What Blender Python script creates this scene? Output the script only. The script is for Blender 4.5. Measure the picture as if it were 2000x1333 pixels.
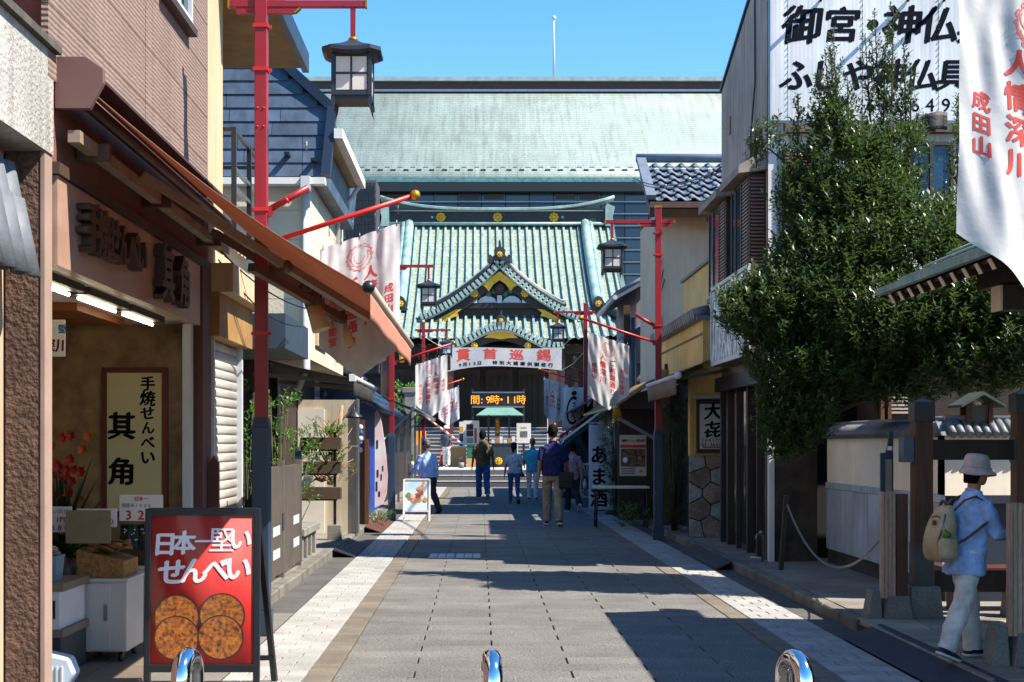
import bpy, bmesh, math, random
from mathutils import Vector, Matrix, noise
random.seed(7)
R = math.radians
scene = bpy.context.scene
for o in list(bpy.data.objects): bpy.data.objects.remove(o)
# ------------------------------------------------------------------ camera, sky, sun, exposure
F = 2778.0; CX = 937.0; HY = 866.0; EYE = 1.55
cam = bpy.data.cameras.new('camera'); camo = bpy.data.objects.new('camera', cam)
scene.collection.objects.link(camo); scene.camera = camo
camo.location = (0, 0, EYE); camo.rotation_euler = (R(90), 0, 0)
cam.sensor_width = 36; cam.sensor_fit = 'HORIZONTAL'; cam.lens = F / 2000 * 36
cam.shift_x = (1000 - CX) / 2000; cam.shift_y = (HY - 666.5) / 2000
cam.clip_start = 0.1; cam.clip_end = 3000
SUN_EL = 50.0
SUN_AZ = 110.0          # clockwise from +Y (the way the camera looks): from the right, a little behind
sd = Vector((math.sin(R(SUN_AZ)) * math.cos(R(SUN_EL)), math.cos(R(SUN_AZ)) * math.cos(R(SUN_EL)), math.sin(R(SUN_EL))))
w = bpy.data.worlds.new('World'); scene.world = w; w.use_nodes = True
wn = w.node_tree.nodes; wl = w.node_tree.links
bg = wn['Background']; sky = wn.new('ShaderNodeTexSky'); sky.sky_type = 'NISHITA'; sky.sun_disc = False
sky.sun_elevation = R(SUN_EL); sky.sun_rotation = R(SUN_AZ)
sky.air_density = 1.0; sky.dust_density = 0.0; sky.ozone_density = 4.0; sky.altitude = 50
hs = wn.new('ShaderNodeHueSaturation'); hs.inputs['Saturation'].default_value = 1.25; hs.inputs['Hue'].default_value = .499
wl.new(sky.outputs[0], hs.inputs['Color']); wl.new(hs.outputs[0], bg.inputs[0]); bg.inputs[1].default_value = 0.112
sun = bpy.data.lights.new('sun', 'SUN'); suno = bpy.data.objects.new('sun', sun); scene.collection.objects.link(suno)
sun.energy = 5.0; sun.angle = R(0.53); sun.color = (1.0, 0.93, 0.82)
suno.rotation_euler = (-sd).to_track_quat('-Z', 'Y').to_euler(); suno.location = (20, -10, 30)
scene.view_settings.view_transform = 'Standard'; scene.view_settings.look = 'None'
scene.view_settings.exposure = 1.34; scene.view_settings.gamma = 1.0
scene.cycles.max_bounces = 8

# ------------------------------------------------------------------ helpers
COL = scene.collection
def V(*a): return Vector(a)
def PX(px, Y): return (px - CX) / F * Y
def PZ(py, Y): return EYE - (py - HY) / F * Y
def PP(px, py, Y): return Vector((PX(px, Y), Y, PZ(py, Y)))

class MB:
    def __init__(s): s.v = []; s.f = []; s.sm = []
    def add(s, vs, fs, smooth=False):
        n = len(s.v); s.v += [Vector(q) for q in vs]
        s.f += [tuple(i + n for i in f) for f in fs]; s.sm += [smooth] * len(fs); return s
    def box(s, x0, x1, y0, y1, z0, z1):
        vs = [(x, y, z) for z in (z0, z1) for y in (y0, y1) for x in (x0, x1)]
        return s.add(vs, [(0, 2, 3, 1), (4, 5, 7, 6), (0, 1, 5, 4), (2, 6, 7, 3), (0, 4, 6, 2), (1, 3, 7, 5)])
    def beam(s, p0, p1, a, b=None, up=(0, 0, 1)):
        p0 = Vector(p0); p1 = Vector(p1); b = a if b is None else b
        d = (p1 - p0).normalized(); u = Vector(up)
        if abs(d.dot(u)) > .98: u = Vector((0, 1, 0))
        r = d.cross(u).normalized(); u = r.cross(d)
        vs = []
        for p in (p0, p1):
            for (i, j) in ((-1, -1), (1, -1), (1, 1), (-1, 1)): vs.append(p + r * (i * a / 2) + u * (j * b / 2))
        return s.add(vs, [(0, 1, 2, 3), (7, 6, 5, 4), (0, 4, 5, 1), (1, 5, 6, 2), (2, 6, 7, 3), (3, 7, 4, 0)])
    def tube(s, pts, r, n=8, caps=True, smooth=True):
        pts = [Vector(p) for p in pts]; k = len(pts)
        rs = r if isinstance(r, (list, tuple)) else [r] * k
        d0 = (pts[1] - pts[0]).normalized()
        u = Vector((0, 0, 1)) if abs(d0.z) < .9 else Vector((0, 1, 0))
        vs = []
        for i, p in enumerate(pts):
            d = (pts[min(i + 1, k - 1)] - pts[max(i - 1, 0)]).normalized()
            a = d.cross(u)
            if a.length < 1e-4: a = d.cross(Vector((1, 0, 0)))
            a.normalize(); b = a.cross(d).normalized(); u = b
            for j in range(n):
                t = 2 * math.pi * j / n
                vs.append(p + a * (math.cos(t) * rs[i]) + b * (math.sin(t) * rs[i]))
        fs = [(i * n + j, i * n + (j + 1) % n, (i + 1) * n + (j + 1) % n, (i + 1) * n + j) for i in range(k - 1) for j in range(n)]
        s.add(vs, fs, smooth)
        if caps:
            m = len(s.v) - len(vs)
            s.f += [tuple(m + j for j in reversed(range(n))), tuple(m + (k - 1) * n + j for j in range(n))]; s.sm += [False, False]
        return s
    def prism(s, poly, vec):
        poly = [Vector(p) for p in poly]; vec = Vector(vec); n = len(poly)
        return s.add(poly + [p + vec for p in poly],
                     [tuple(reversed(range(n))), tuple(n + i for i in range(n))] + [(i, (i + 1) % n, n + (i + 1) % n, n + i) for i in range(n)])
    def sheet(s, fn, nu, nv, thick=0, smooth=True):
        g = [[Vector(fn(i / nu, j / nv)) for j in range(nv + 1)] for i in range(nu + 1)]
        vs = [p for row in g for p in row]; q = nv + 1
        fs = [(i * q + j, (i + 1) * q + j, (i + 1) * q + j + 1, i * q + j + 1) for i in range(nu) for j in range(nv)]
        if thick:
            nm = []
            for i in range(nu + 1):
                for j in range(nv + 1):
                    a = g[min(i + 1, nu)][j] - g[max(i - 1, 0)][j]; b = g[i][min(j + 1, nv)] - g[i][max(j - 1, 0)]
                    nm.append(a.cross(b).normalized())
            m = len(vs); vs = vs + [p - nn * thick for p, nn in zip(vs, nm)]
            fs2 = [tuple(m + k for k in reversed(f)) for f in fs]
            rim = [(i, 0) for i in range(nu + 1)] + [(nu, j) for j in range(1, q)] + [(i, nv) for i in range(nu - 1, -1, -1)] + [(0, j) for j in range(nv - 1, 0, -1)]
            ids = [i * q + j for i, j in rim]; L = len(ids)
            fs = fs + fs2 + [(ids[(k + 1) % L], ids[k], m + ids[k], m + ids[(k + 1) % L]) for k in range(L)]
        return s.add(vs, fs, smooth)
    def lathe(s, prof, c=(0, 0, 0), n=16, smooth=True, sx=1, sy=1, rot=0):
        c = Vector(c); vs = []
        for (r, z) in prof:
            for j in range(n):
                t = 2 * math.pi * j / n + rot; vs.append(c + Vector((math.cos(t) * r * sx, math.sin(t) * r * sy, z)))
        k = len(prof)
        fs = [(i * n + j, i * n + (j + 1) % n, (i + 1) * n + (j + 1) % n, (i + 1) * n + j) for i in range(k - 1) for j in range(n)]
        s.add(vs, fs, smooth); m = len(s.v) - len(vs)
        s.f += [tuple(m + j for j in reversed(range(n))), tuple(m + (k - 1) * n + j for j in range(n))]; s.sm += [False, False]
        return s
    def ball(s, c, r, n=10, sx=1, sy=1, sz=1):
        m = max(5, n // 2 + 1)
        return s.lathe([(max(r * math.sin(math.pi * i / m), 1e-4), -r * sz * math.cos(math.pi * i / m)) for i in range(m + 1)], c, n, True, sx, sy)
    def loft(s, rings, caps=True, smooth=True):
        n = len(rings[0]); vs = [p for r in rings for p in r]; k = len(rings)
        fs = [(i * n + j, i * n + (j + 1) % n, (i + 1) * n + (j + 1) % n, (i + 1) * n + j) for i in range(k - 1) for j in range(n)]
        s.add(vs, fs, smooth)
        if caps:
            m = len(s.v) - len(vs)
            s.f += [tuple(m + j for j in reversed(range(n))), tuple(m + (k - 1) * n + j for j in range(n))]; s.sm += [smooth, smooth]
        return s
    def rot(s, ang, c=(0, 0, 0), axis='Z'):
        m = Matrix.Rotation(ang, 4, axis); c = Vector(c); s.v = [m @ (p - c) + c for p in s.v]; return s
    def mesh(s, name, m, off=(0, 0, 0)):
        me = bpy.data.meshes.new(name); off = Vector(off)
        me.from_pydata([p - off for p in s.v], [], s.f)
        me.polygons.foreach_set('use_smooth', s.sm); me.materials.append(m); me.update(); return me
    def build(s, name, m, parent=None, bev=0, sub=0, rem=0, disp=0):
        if parent is None:
            xs = [p.x for p in s.v]; ys = [p.y for p in s.v]
            off = Vector(((min(xs) + max(xs)) / 2, (min(ys) + max(ys)) / 2, min(p.z for p in s.v)))
        else: off = wloc(parent)
        o = bpy.data.objects.new(name, s.mesh(name, m, off)); COL.objects.link(o)
        if parent is None: o.location = off
        else: o.parent = parent
        if rem:
            b = o.modifiers.new('remesh', 'REMESH'); b.mode = 'VOXEL'; b.voxel_size = rem; b.use_smooth_shade = True
            b = o.modifiers.new('smooth', 'SMOOTH'); b.iterations = 6; b.factor = .5
        if disp:
            tx = bpy.data.textures.get('cloth_folds') or bpy.data.textures.new('cloth_folds', 'CLOUDS'); tx.noise_scale = .11; tx.noise_depth = 2
            b = o.modifiers.new('folds', 'DISPLACE'); b.texture = tx; b.strength = disp; b.mid_level = .5; b.texture_coords = 'LOCAL'
        if bev:
            b = o.modifiers.new('bevel', 'BEVEL'); b.width = bev; b.segments = 2; b.limit_method = 'ANGLE'; b.angle_limit = R(40)
        if sub:
            b = o.modifiers.new('subdivision', 'SUBSURF'); b.levels = sub; b.render_levels = sub
        return o

def wloc(o):
    p = Vector((0, 0, 0))
    while o: p = p + o.location; o = o.parent
    return p
def tag(o, label, cat, group=None):
    o['label'] = label; o['category'] = cat
    if group: o['group'] = group
    return o
def thing(name, label, cat, loc=(0, 0, 0), group=None):
    o = bpy.data.objects.new(name, None); o.empty_display_size = .2; COL.objects.link(o); o.location = loc
    return tag(o, label, cat, group)
def struct(o): o['kind'] = 'structure'; return o
def stuff(o): o['kind'] = 'stuff'; return o
def copy_tree(o, parent=None):
    c = o.copy(); COL.objects.link(c); c.parent = parent
    for ch in list(o.children): copy_tree(ch, c)
    return c
def piece(name, me, parent, loc, rot=(0, 0, 0), scale=(1, 1, 1)):
    """one piece sharing mesh data; loc in world space"""
    o = bpy.data.objects.new(name, me); COL.objects.link(o); o.parent = parent
    o.location = Vector(loc) - wloc(parent); o.rotation_euler = rot; o.scale = scale; return o
def B(*a): return MB().box(*a)

# ------------------------------------------------------------------ materials
def lin(h):
    h = h.lstrip('#'); c = [int(h[i:i + 2], 16) / 255 for i in (0, 2, 4)]
    return [x / 12.92 if x <= .04045 else ((x + .055) / 1.055) ** 2.4 for x in c] + [1]
MATS = {}
def mat(name, hexc, rough=.7, var=.18, scale=3.0, bump=0.0, bscale=80.0, metal=0.0, rnd=0.0, fine=.0, col2=None, stretch=(1, 1, 1), spec=.5, sheen=0, trans=0, detail=5, streak=0, stain=0):
    """principled material: base colour broken up by large soft noise, fine grain, vertical streaks and a per-object shift"""
    if name in MATS: return MATS[name]
    m = bpy.data.materials.new(name); m.use_nodes = True; MATS[name] = m
    n = m.node_tree.nodes; l = m.node_tree.links; b = n['Principled BSDF']
    c = lin(hexc) if isinstance(hexc, str) else list(hexc) + [1]
    b.inputs['Roughness'].default_value = rough; b.inputs['Metallic'].default_value = metal
    b.inputs['Specular IOR Level'].default_value = spec
    if trans: b.inputs['Transmission Weight'].default_value = trans
    tc = n.new('ShaderNodeTexCoord'); mp = n.new('ShaderNodeMapping'); mp.inputs['Scale'].default_value = stretch
    l.new(tc.outputs['Object'], mp.inputs[0])
    src = mp.outputs[0]
    if rnd:
        oi = n.new('ShaderNodeObjectInfo'); ad = n.new('ShaderNodeVectorMath'); ad.operation = 'ADD'
        ml = n.new('ShaderNodeVectorMath'); ml.operation = 'SCALE'; ml.inputs['Scale'].default_value = 37.0
        cb = n.new('ShaderNodeCombineXYZ'); l.new(oi.outputs['Random'], cb.inputs[0]); l.new(oi.outputs['Random'], cb.inputs[1])
        l.new(cb.outputs[0], ml.inputs[0]); l.new(src, ad.inputs[0]); l.new(ml.outputs[0], ad.inputs[1]); src = ad.outputs[0]
    nz = n.new('ShaderNodeTexNoise'); nz.inputs['Scale'].default_value = scale; nz.inputs['Detail'].default_value = detail; nz.inputs['Roughness'].default_value = .6
    l.new(src, nz.inputs['Vector'])
    mx = n.new('ShaderNodeMix'); mx.data_type = 'RGBA'
    c2 = lin(col2) if col2 else [x * (1 - var) for x in c[:3]] + [1]
    c1 = c if col2 else [min(1, x * (1 + var * .6)) for x in c[:3]] + [1]
    mx.inputs[6].default_value = c1; mx.inputs[7].default_value = c2
    rp = n.new('ShaderNodeMapRange'); rp.inputs[1].default_value = .36; rp.inputs[2].default_value = .64
    l.new(nz.outputs[0], rp.inputs[0]); l.new(rp.outputs[0], mx.inputs[0]); out = mx.outputs[2]
    def mul(fac_socket, lo, hi, out):
        r2 = n.new('ShaderNodeMapRange'); r2.inputs[1].default_value = .3; r2.inputs[2].default_value = .7
        r2.inputs[3].default_value = lo; r2.inputs[4].default_value = hi; l.new(fac_socket, r2.inputs[0])
        k = n.new('ShaderNodeVectorMath'); k.operation = 'SCALE'; l.new(out, k.inputs[0]); l.new(r2.outputs[0], k.inputs['Scale']); return k.outputs[0]
    if fine:
        nf = n.new('ShaderNodeTexNoise'); nf.inputs['Scale'].default_value = bscale; nf.inputs['Detail'].default_value = 2
        l.new(src, nf.inputs['Vector']); out = mul(nf.outputs[0], 1 - fine, 1 + fine, out)
    if streak:
        ms = n.new('ShaderNodeMapping'); ms.inputs['Scale'].default_value = (6, 6, .35); l.new(src, ms.inputs[0])
        ns = n.new('ShaderNodeTexNoise'); ns.inputs['Scale'].default_value = 2.2; ns.inputs['Detail'].default_value = 6; l.new(ms.outputs[0], ns.inputs['Vector'])
        out = mul(ns.outputs[0], 1 - streak, 1 + streak * .35, out)
    if stain:   # wear that runs on from piece to piece
        ge = n.new('ShaderNodeNewGeometry'); ng = n.new('ShaderNodeTexNoise'); ng.inputs['Scale'].default_value = .9; ng.inputs['Detail'].default_value = 9; ng.inputs['Roughness'].default_value = .68
        l.new(ge.outputs['Position'], ng.inputs['Vector']); out = mul(ng.outputs[0], 1 - stain, 1 + stain * .6, out)
        vo = n.new('ShaderNodeTexVoronoi'); vo.inputs['Scale'].default_value = 2.3; l.new(ge.outputs['Position'], vo.inputs['Vector'])
        r3 = n.new('ShaderNodeMapRange'); r3.inputs[1].default_value = .045; r3.inputs[2].default_value = .06; r3.inputs[3].default_value = .62; r3.inputs[4].default_value = 1; l.new(vo.outputs['Distance'], r3.inputs[0])
        k = n.new('ShaderNodeVectorMath'); k.operation = 'SCALE'; l.new(out, k.inputs[0]); l.new(r3.outputs[0], k.inputs['Scale']); out = k.outputs[0]
    if rnd:
        sb = n.new('ShaderNodeMapRange'); sb.inputs[3].default_value = 1 - rnd; sb.inputs[4].default_value = 1 + rnd
        l.new(oi.outputs['Random'], sb.inputs[0])
        k = n.new('ShaderNodeVectorMath'); k.operation = 'SCALE'; l.new(out, k.inputs[0]); l.new(sb.outputs[0], k.inputs['Scale']); out = k.outputs[0]
    l.new(out, b.inputs['Base Color'])
    rr = n.new('ShaderNodeMapRange'); rr.inputs[3].default_value = max(0, rough - .08); rr.inputs[4].default_value = min(1, rough + .08)
    l.new(nz.outputs[0], rr.inputs[0]); l.new(rr.outputs[0], b.inputs['Roughness'])
    if bump:
        nb = n.new('ShaderNodeTexNoise'); nb.inputs['Scale'].default_value = bscale; nb.inputs['Detail'].default_value = 4
        l.new(src, nb.inputs['Vector'])
        bp = n.new('ShaderNodeBump'); bp.inputs['Strength'].default_value = min(1, bump); bp.inputs['Distance'].default_value = .02 * max(1, bump)
        l.new(nb.outputs[0], bp.inputs['Height']); l.new(bp.outputs[0], b.inputs['Normal'])
    return m
def emit(name, hexc, strength):
    if name in MATS: return MATS[name]
    m = mat(name, hexc, .5, 0); b = m.node_tree.nodes['Principled BSDF']
    b.inputs['Emission Color'].default_value = lin(hexc); b.inputs['Emission Strength'].default_value = strength; return m
def glass(name, hexc='#20303c', rough=.06):
    if name in MATS: return MATS[name]
    m = mat(name, hexc, rough, .1, 1.5, spec=.8); return m
def leafmat(name, c1, c2, rough=.42, tl=.35):
    if name in MATS: return MATS[name]
    m = mat(name, c1, rough, 0, .9, col2=c2, fine=.3, bscale=9)
    n = m.node_tree.nodes; l = m.node_tree.links; b = n['Principled BSDF']; o = n['Material Output']
    t = n.new('ShaderNodeBsdfTranslucent'); k = n.new('ShaderNodeMixShader'); k.inputs[0].default_value = tl * .5
    t.inputs[0].default_value = [min(1, x * 2.2) for x in lin(c1)[:3]] + [1]
    l.new(b.outputs[0], k.inputs[1]); l.new(t.outputs[0], k.inputs[2]); l.new(k.outputs[0], o.inputs[0]); return m

red = mat('red_paint', '#8c1420', .42, .12, 2, streak=.12)
redrod = mat('scarlet_paint', '#b81d14', .4, .1, 2)
bluegrey = mat('blue_grey_paint', '#26384a', .45, .12, 2, streak=.15)
gold = mat('gold_leaf', '#b98a1e', .38, .2, 6, metal=.75)
goldp = mat('gold_paint', '#c79a14', .45, .2, 5)
blackm = mat('black_metal', '#14171c', .4, .1)
darkwood = mat('dark_wood', '#2b1910', .6, .35, 2, stretch=(8, 8, .7), fine=.2, bscale=30, bump=.15)
brownwood = mat('brown_wood', '#56331f', .6, .3, 2, stretch=(8, 8, .6), fine=.25, bscale=40, bump=.15)
chrome = mat('chrome', '#e8e8ea', .07, .03, metal=1.0)
steel = mat('brushed_steel', '#8d9094', .35, .1, metal=.9)
alu = mat('white_aluminium', '#b9bcbf', .4, .06)
concrete = mat('concrete', '#7d7870', .85, .25, 2.5, bump=.4, bscale=60, fine=.15)
white_paint = mat('white_paint', '#cfccc6', .6, .08, 2)
cream = mat('cream_render', '#c9ae86', .85, .12, 1.5, bump=.15, bscale=120, streak=.18)
ink = mat('black_ink', '#09090b', .8, .1, spec=.15)
navy_ink = mat('navy_sign_paint', '#070d18', .85, .1, spec=.1)
redink = mat('red_ink', '#b93227', .65, .15)
paleink = mat('pale_red_ink', '#cf5a4a', .7, .15)
whiteink = mat('white_print', '#e2dedd', .5, .05)
cloth = mat('white_banner_cloth', '#b9b6b4', .85, .07, 2, bump=.12, bscale=14, fine=.05)
# ------------------------------------------------------------------ glyphs (built-in typeface), gathered once
TEXTS = '喜日本一堅いせんべい手焼其角御宮・神仏ふしじや神仏具TEL0123456789-.:間時人情深川成田山ご利益通り不動堂貫首巡錫月日特別大護摩供御修行大㐂あま酒ういろ八十国産米入円食事メニュー釜飯深川めし弘法大師志道徳鉄砲鍋店主元祖げ%本家名物のし登録商標お知らせ参拝交通安全祈願氷'
GL = {}
def load_glyphs():
    obs = []
    for key, off, ext in (('r', 0.0, 0),):
        for ch in sorted(set(TEXTS)):
            c = bpy.data.curves.new('g', 'FONT'); c.body = ch; c.size = 1; c.offset = off; c.resolution_u = 3; c.align_x = 'CENTER'; c.fill_mode = 'FRONT'
            o = bpy.data.objects.new('g', c); COL.objects.link(o); obs.append((key, ch, o, c))
    dg = bpy.context.evaluated_depsgraph_get(); dg.update()
    for key, ch, o, c in obs:
        me = o.evaluated_get(dg).to_mesh()
        bm = bmesh.new(); bm.from_mesh(me); bmesh.ops.triangulate(bm, faces=bm.faces[:])
        for _ in range(3):
            el = [e for e in bm.edges if e.calc_length() > .16]
            if not el: break
            bmesh.ops.subdivide_edges(bm, edges=el, cuts=1); bmesh.ops.triangulate(bm, faces=bm.faces[:])
        bm.verts.index_update()
        GL[key, ch] = ([Vector((v.co.x, v.co.y - .37, 0)) for v in bm.verts], [tuple(v.index for v in f.verts) for f in bm.faces]); bm.free()
        o.evaluated_get(dg).to_mesh_clear()
    for key, ch, o, c in obs: bpy.data.objects.remove(o); bpy.data.curves.remove(c)
load_glyphs()
STRIKE = {'r': [(0, 0)], 'b': [(0, 0), (.026, 0), (.013, .014)], 'x': [(0, 0), (.04, .008), (-.04, -.008), (.02, .026), (-.02, -.026)]}
def glyphs(mb, s, size, fn, vertical=False, pitch=1.05, w='b', x0=0, y0=0, slant=0, depth=0, widths=1.0, jit=0):
    """lay glyphs in a plane (u right, v up) and map each vertex through fn(u, v) to 3D; heavier weights are several strikes a hair apart"""
    n = len(s); b0 = fn(x0, y0); nn = (fn(x0 + 1e-2, y0) - b0).cross(fn(x0, y0 + 1e-2) - b0).normalized()
    for i, ch in enumerate(s):
        g = GL.get(('r', ch))
        if not g or ch == ' ': continue
        k = (i - (n - 1) / 2) * size * pitch
        ou, ov = (x0, y0 - k) if vertical else (x0 + k * widths, y0)
        a = random.uniform(-jit, jit); ca, sa = math.cos(a), math.sin(a); sz = size * (1 + random.uniform(-jit, jit))
        for q, (du, dv) in enumerate(STRIKE[w]):
            vs = []
            for p in g[0]:
                x, y = p.x * ca - p.y * sa + du, p.x * sa + p.y * ca + dv
                vs.append(fn(ou + (x + slant * y) * sz * widths, ov + y * sz) + nn * (.00012 * q))
            if depth:
                m = len(vs); fs = [tuple(f) for f in g[1]]; ed = {}
                for f in fs:
                    for e in range(len(f)): ed[f[e], f[(e + 1) % len(f)]] = 1
                side = [(b, a_, a_ + m, b + m) for (a_, b) in ed if (b, a_) not in ed]
                mb.add([v + nn * depth for v in vs] + vs, fs + side)
            else: mb.add(vs, g[1])
    return mb
def plane_fn(o, r, u):
    o = Vector(o); r = Vector(r); u = Vector(u)
    return lambda a, b: o + r * a + u * b
def text(name, s, size, m, parent, o, r=(1, 0, 0), u=(0, 0, 1), **k):
    mb = MB(); glyphs(mb, s, size, plane_fn(o, r, u), **k); return mb.build(name, m, parent)
# ------------------------------------------------------------------ ground, road, paving
asphalt = mat('old_asphalt', '#4d4a46', .9, .3, 1.6, bump=.3, bscale=160, fine=.3)
slabm = mat('exposed_aggregate', '#66635e', .86, .16, 1.4, bump=.5, bscale=62, fine=.62, rnd=.09, stain=.3)
tanm = mat('tan_paver', '#6a6154', .85, .2, 3, bump=.2, bscale=80, fine=.3, rnd=.14, stain=.25)
whitem = mat('white_paver', '#96938e', .8, .14, 3, bump=.25, bscale=70, fine=.25, rnd=.1, stain=.22)
jointm = mat('joint_sand', '#2a2622', .95, .2)
earth = mat('earth', '#544c40', .95, .3, .2, fine=.2)
kerbm = mat('kerb_stone', '#6c675e', .85, .35, 2.5, bump=.4, bscale=70, fine=.2, rnd=.15)
pavem = mat('pavement_concrete', '#79726a', .88, .28, 1.8, bump=.3, bscale=90, fine=.2)
graym = mat('step_granite', '#55565a', .8, .15, 2, fine=.4, bscale=140)
graniteL = mat('pale_granite', '#a8a49e', .75, .12, 2, fine=.2, bscale=120)

g = struct(B(-400, 400, -300, 900, -.6, -.30).build('ground', earth)); g['label'] = 'bare ground under and beyond the temple street'
road = struct(B(-2.1, 3.2, -12, 50.5, -.3, -.035).build('road', jointm)); road['label'] = 'grey slab-paved pedestrian street leading to the temple steps'
def slab_mesh(w_, d_, h_, m, b=.004):
    mb = MB(); x, y = w_ / 2, d_ / 2
    vs = [(-x, -y, -h_), (x, -y, -h_), (x, y, -h_), (-x, y, -h_), (-x, -y, -b), (x, -y, -b), (x, y, -b), (-x, y, -b),
          (-x + b, -y + b, 0), (x - b, -y + b, 0), (x - b, y - b, 0), (-x + b, y - b, 0)]
    fs = [(0, 1, 5, 4), (1, 2, 6, 5), (2, 3, 7, 6), (3, 0, 4, 7), (4, 5, 9, 8), (5, 6, 10, 9), (6, 7, 11, 10), (7, 4, 8, 11), (8, 9, 10, 11)]
    mb.add(vs, fs); return mb
def lay(parent, name, rows, y0, dy, m, gx, gy, limit=300, h=.035, z=0):
    """rows(i) -> list of (xa, xb) spans; first `limit` slabs are objects, the rest one stuff mesh"""
    cache = {}; cnt = 0; rest = MB(); i = 0
    while y0 + (i + 1) * dy <= 50.45:
        yc = y0 + (i + .5) * dy
        for xa, xb in rows(i):
            w_ = round(xb - xa - gx, 4); zz = z + random.uniform(-.0015, .0015)
            if cnt < limit:
                if w_ not in cache: cache[w_] = slab_mesh(w_, dy - gy, h, m).mesh(name, m)
                piece(name, cache[w_], parent, ((xa + xb) / 2, yc, zz), rot=(random.uniform(-.002, .002), random.uniform(-.002, .002), 0)); cnt += 1
            else:
                q = slab_mesh(w_, dy - gy, h, m)
                rest.add([p + V((xa + xb) / 2, yc, zz) for p in q.v], q.f)
        i += 1
    if rest.v: stuff(rest.build(name, m, parent))
L0 = -.97
def road_rows(i):
    js = [L0 + .53 * k for k in (0, 2, 4, 6)] if i % 2 == 0 else [L0 + .53 * k for k in (0, 1, 3, 5, 6)]
    return list(zip(js[:-1], js[1:]))
lay(road, 'paving_slab', road_rows, 8.5, .3, slabm, .012, .003, 300)
def strip(name, label, xa, xb, m, dy, wide, parent_m=jointm):
    p = struct(B(xa, xb, -12, 50.5, -.034, -.03).build(name, parent_m)); p['label'] = label
    w_ = xb - xa
    def rows(i):
        if not wide: return [(xa, xb)]
        k = int(round(w_ / wide)); st = w_ / k
        js = [xa + st * q for q in range(k + 1)] if i % 2 == 0 else [xa] + [xa + st * (q + .5) for q in range(k)] + [xb]
        return list(zip(js[:-1], js[1:]))
    lay(p, 'paver', rows, 8.5, dy, m, .011 if wide else .003, .006, 300, .03)
strip('paving_strip', 'narrow tan paver border on the left side of the street slabs', -1.16, -.972, tanm, .3, 0)
strip('paving_strip', 'band of white paver blocks along the left gutter', -1.69, -1.165, whitem, .2, .26)
strip('paving_strip', 'narrow tan paver border on the right side of the street slabs', 2.215, 2.385, tanm, .3, 0)
strip('paving_strip', 'band of white paver blocks along the right gutter', 2.39, 2.87, whitem, .2, .24)
gl = struct(B(-2.0, -1.695, 8, 50.4, -.034, -.004).build('gutter', asphalt)); gl['label'] = 'worn asphalt gutter at the foot of the left kerb'
gr = struct(B(2.875, 3.1, 11.2, 50.4, -.034, -.004).build('gutter', asphalt)); gr['label'] = 'worn asphalt gutter at the foot of the right kerb'
pl = struct(B(-9, -2.13, 13, 50.4, -.3, .1).build('pavement', pavem)); pl['label'] = 'raised concrete pavement strip on the left'
pr = struct(B(3.23, 9, 11.7, 50.4, -.3, .1).build('pavement', pavem)); pr['label'] = 'raised concrete pavement strip on the right in front of the houses'
fl = struct(B(-9, -1.695, -6, 12.98, -.3, -.002).build('pavement', mat('shop_apron', '#6f6a64', .8, .2, 2, fine=.2, bscale=90))); fl['label'] = 'grey apron in front of the rice cracker shop'
km = slab_mesh(.125, .594, .3, kerbm, .012).mesh('kerb_stone', kerbm)
kl = thing('kerb', 'row of grey kerb stones edging the left pavement', 'kerb', (-2.06, 13, -.1)); kl['kind'] = 'structure'; del kl['category']
for i in range(60): piece('kerb_stone', km, kl, (-2.065, 13.3 + i * .6, .1 + random.uniform(-.006, .006)), rot=(0, 0, random.uniform(-.006, .006)))
kr = thing('kerb', 'row of grey kerb stones edging the right pavement', 'kerb', (3.16, 11.2, -.1)); kr['kind'] = 'structure'; del kr['category']
for i in range(60): piece('kerb_stone', km, kr, (3.165, 12.0 + i * .6, .1 + random.uniform(-.006, .006)), rot=(0, 0, random.uniform(-.006, .006)))
# flagstones before the gate on the right
ap = struct(B(3.1, 9, 4, 11.68, -.3, .06).build('gate_apron', jointm)); ap['label'] = 'stone-flagged apron in front of the wooden gate on the right'
flagm = mat('flagstone', '#8a8170', .85, .25, 2, bump=.4, bscale=60, fine=.25, rnd=.2)
y = 7.0
while y < 11.5:
    x = 3.12
    while x < 6.4:
        w_ = random.uniform(.35, .62)
        piece('flagstone', slab_mesh(w_ - .015, .33, .05, flagm, .008).mesh('flagstone', flagm), ap, (x + w_ / 2, y + .17, .1 + random.uniform(-.006, .004)))
        x += w_
    y += .345
# ramp plates over the kerb
plate_purple = mat('purple_steel_plate', '#241c26', .6, .25, 3, bump=.15, bscale=90)
rust = mat('rusty_grating', '#54301f', .75, .35, 4, bump=.3, bscale=60)
def ramp(label, x0, x1, y0, y1, z0, z1, m, nx, ny):
    t = thing('kerb_ramp', label, 'ramp', ((x0 + x1) / 2, (y0 + y1) / 2, 0), 'steel ramps laid against the kerbs')
    mb = MB(); a, b = (V(x0, y0, z0), V(x1, y0, z1)); e = V(0, y1 - y0, 0)
    mb.prism([a, b, b - V(0, 0, .02), a - V(0, 0, .004)], e); mb.build('plate', m, t)
    if nx:
        st = MB(); d = (b - a); nn = V(-d.z, 0, d.x).normalized()
        if nn.z < 0: nn = -nn
        for i in range(nx):
            for j in range(ny):
                c = a + d * ((i + .5) / nx) + V(0, (y1 - y0) * (j + .5) / ny, 0)
                dx = d.normalized() * (abs(x1 - x0) / nx * .3); dy = V(0, (y1 - y0) / ny * .3, 0)
                q = [c - dx - dy, c + dx - dy, c + dx + dy, c - dx + dy]
                if d.x < 0: q = q[::-1]
                st.prism([p - nn * .002 for p in q], nn * .008)
        stuff(st.build('stud', m, t))
    return t
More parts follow.
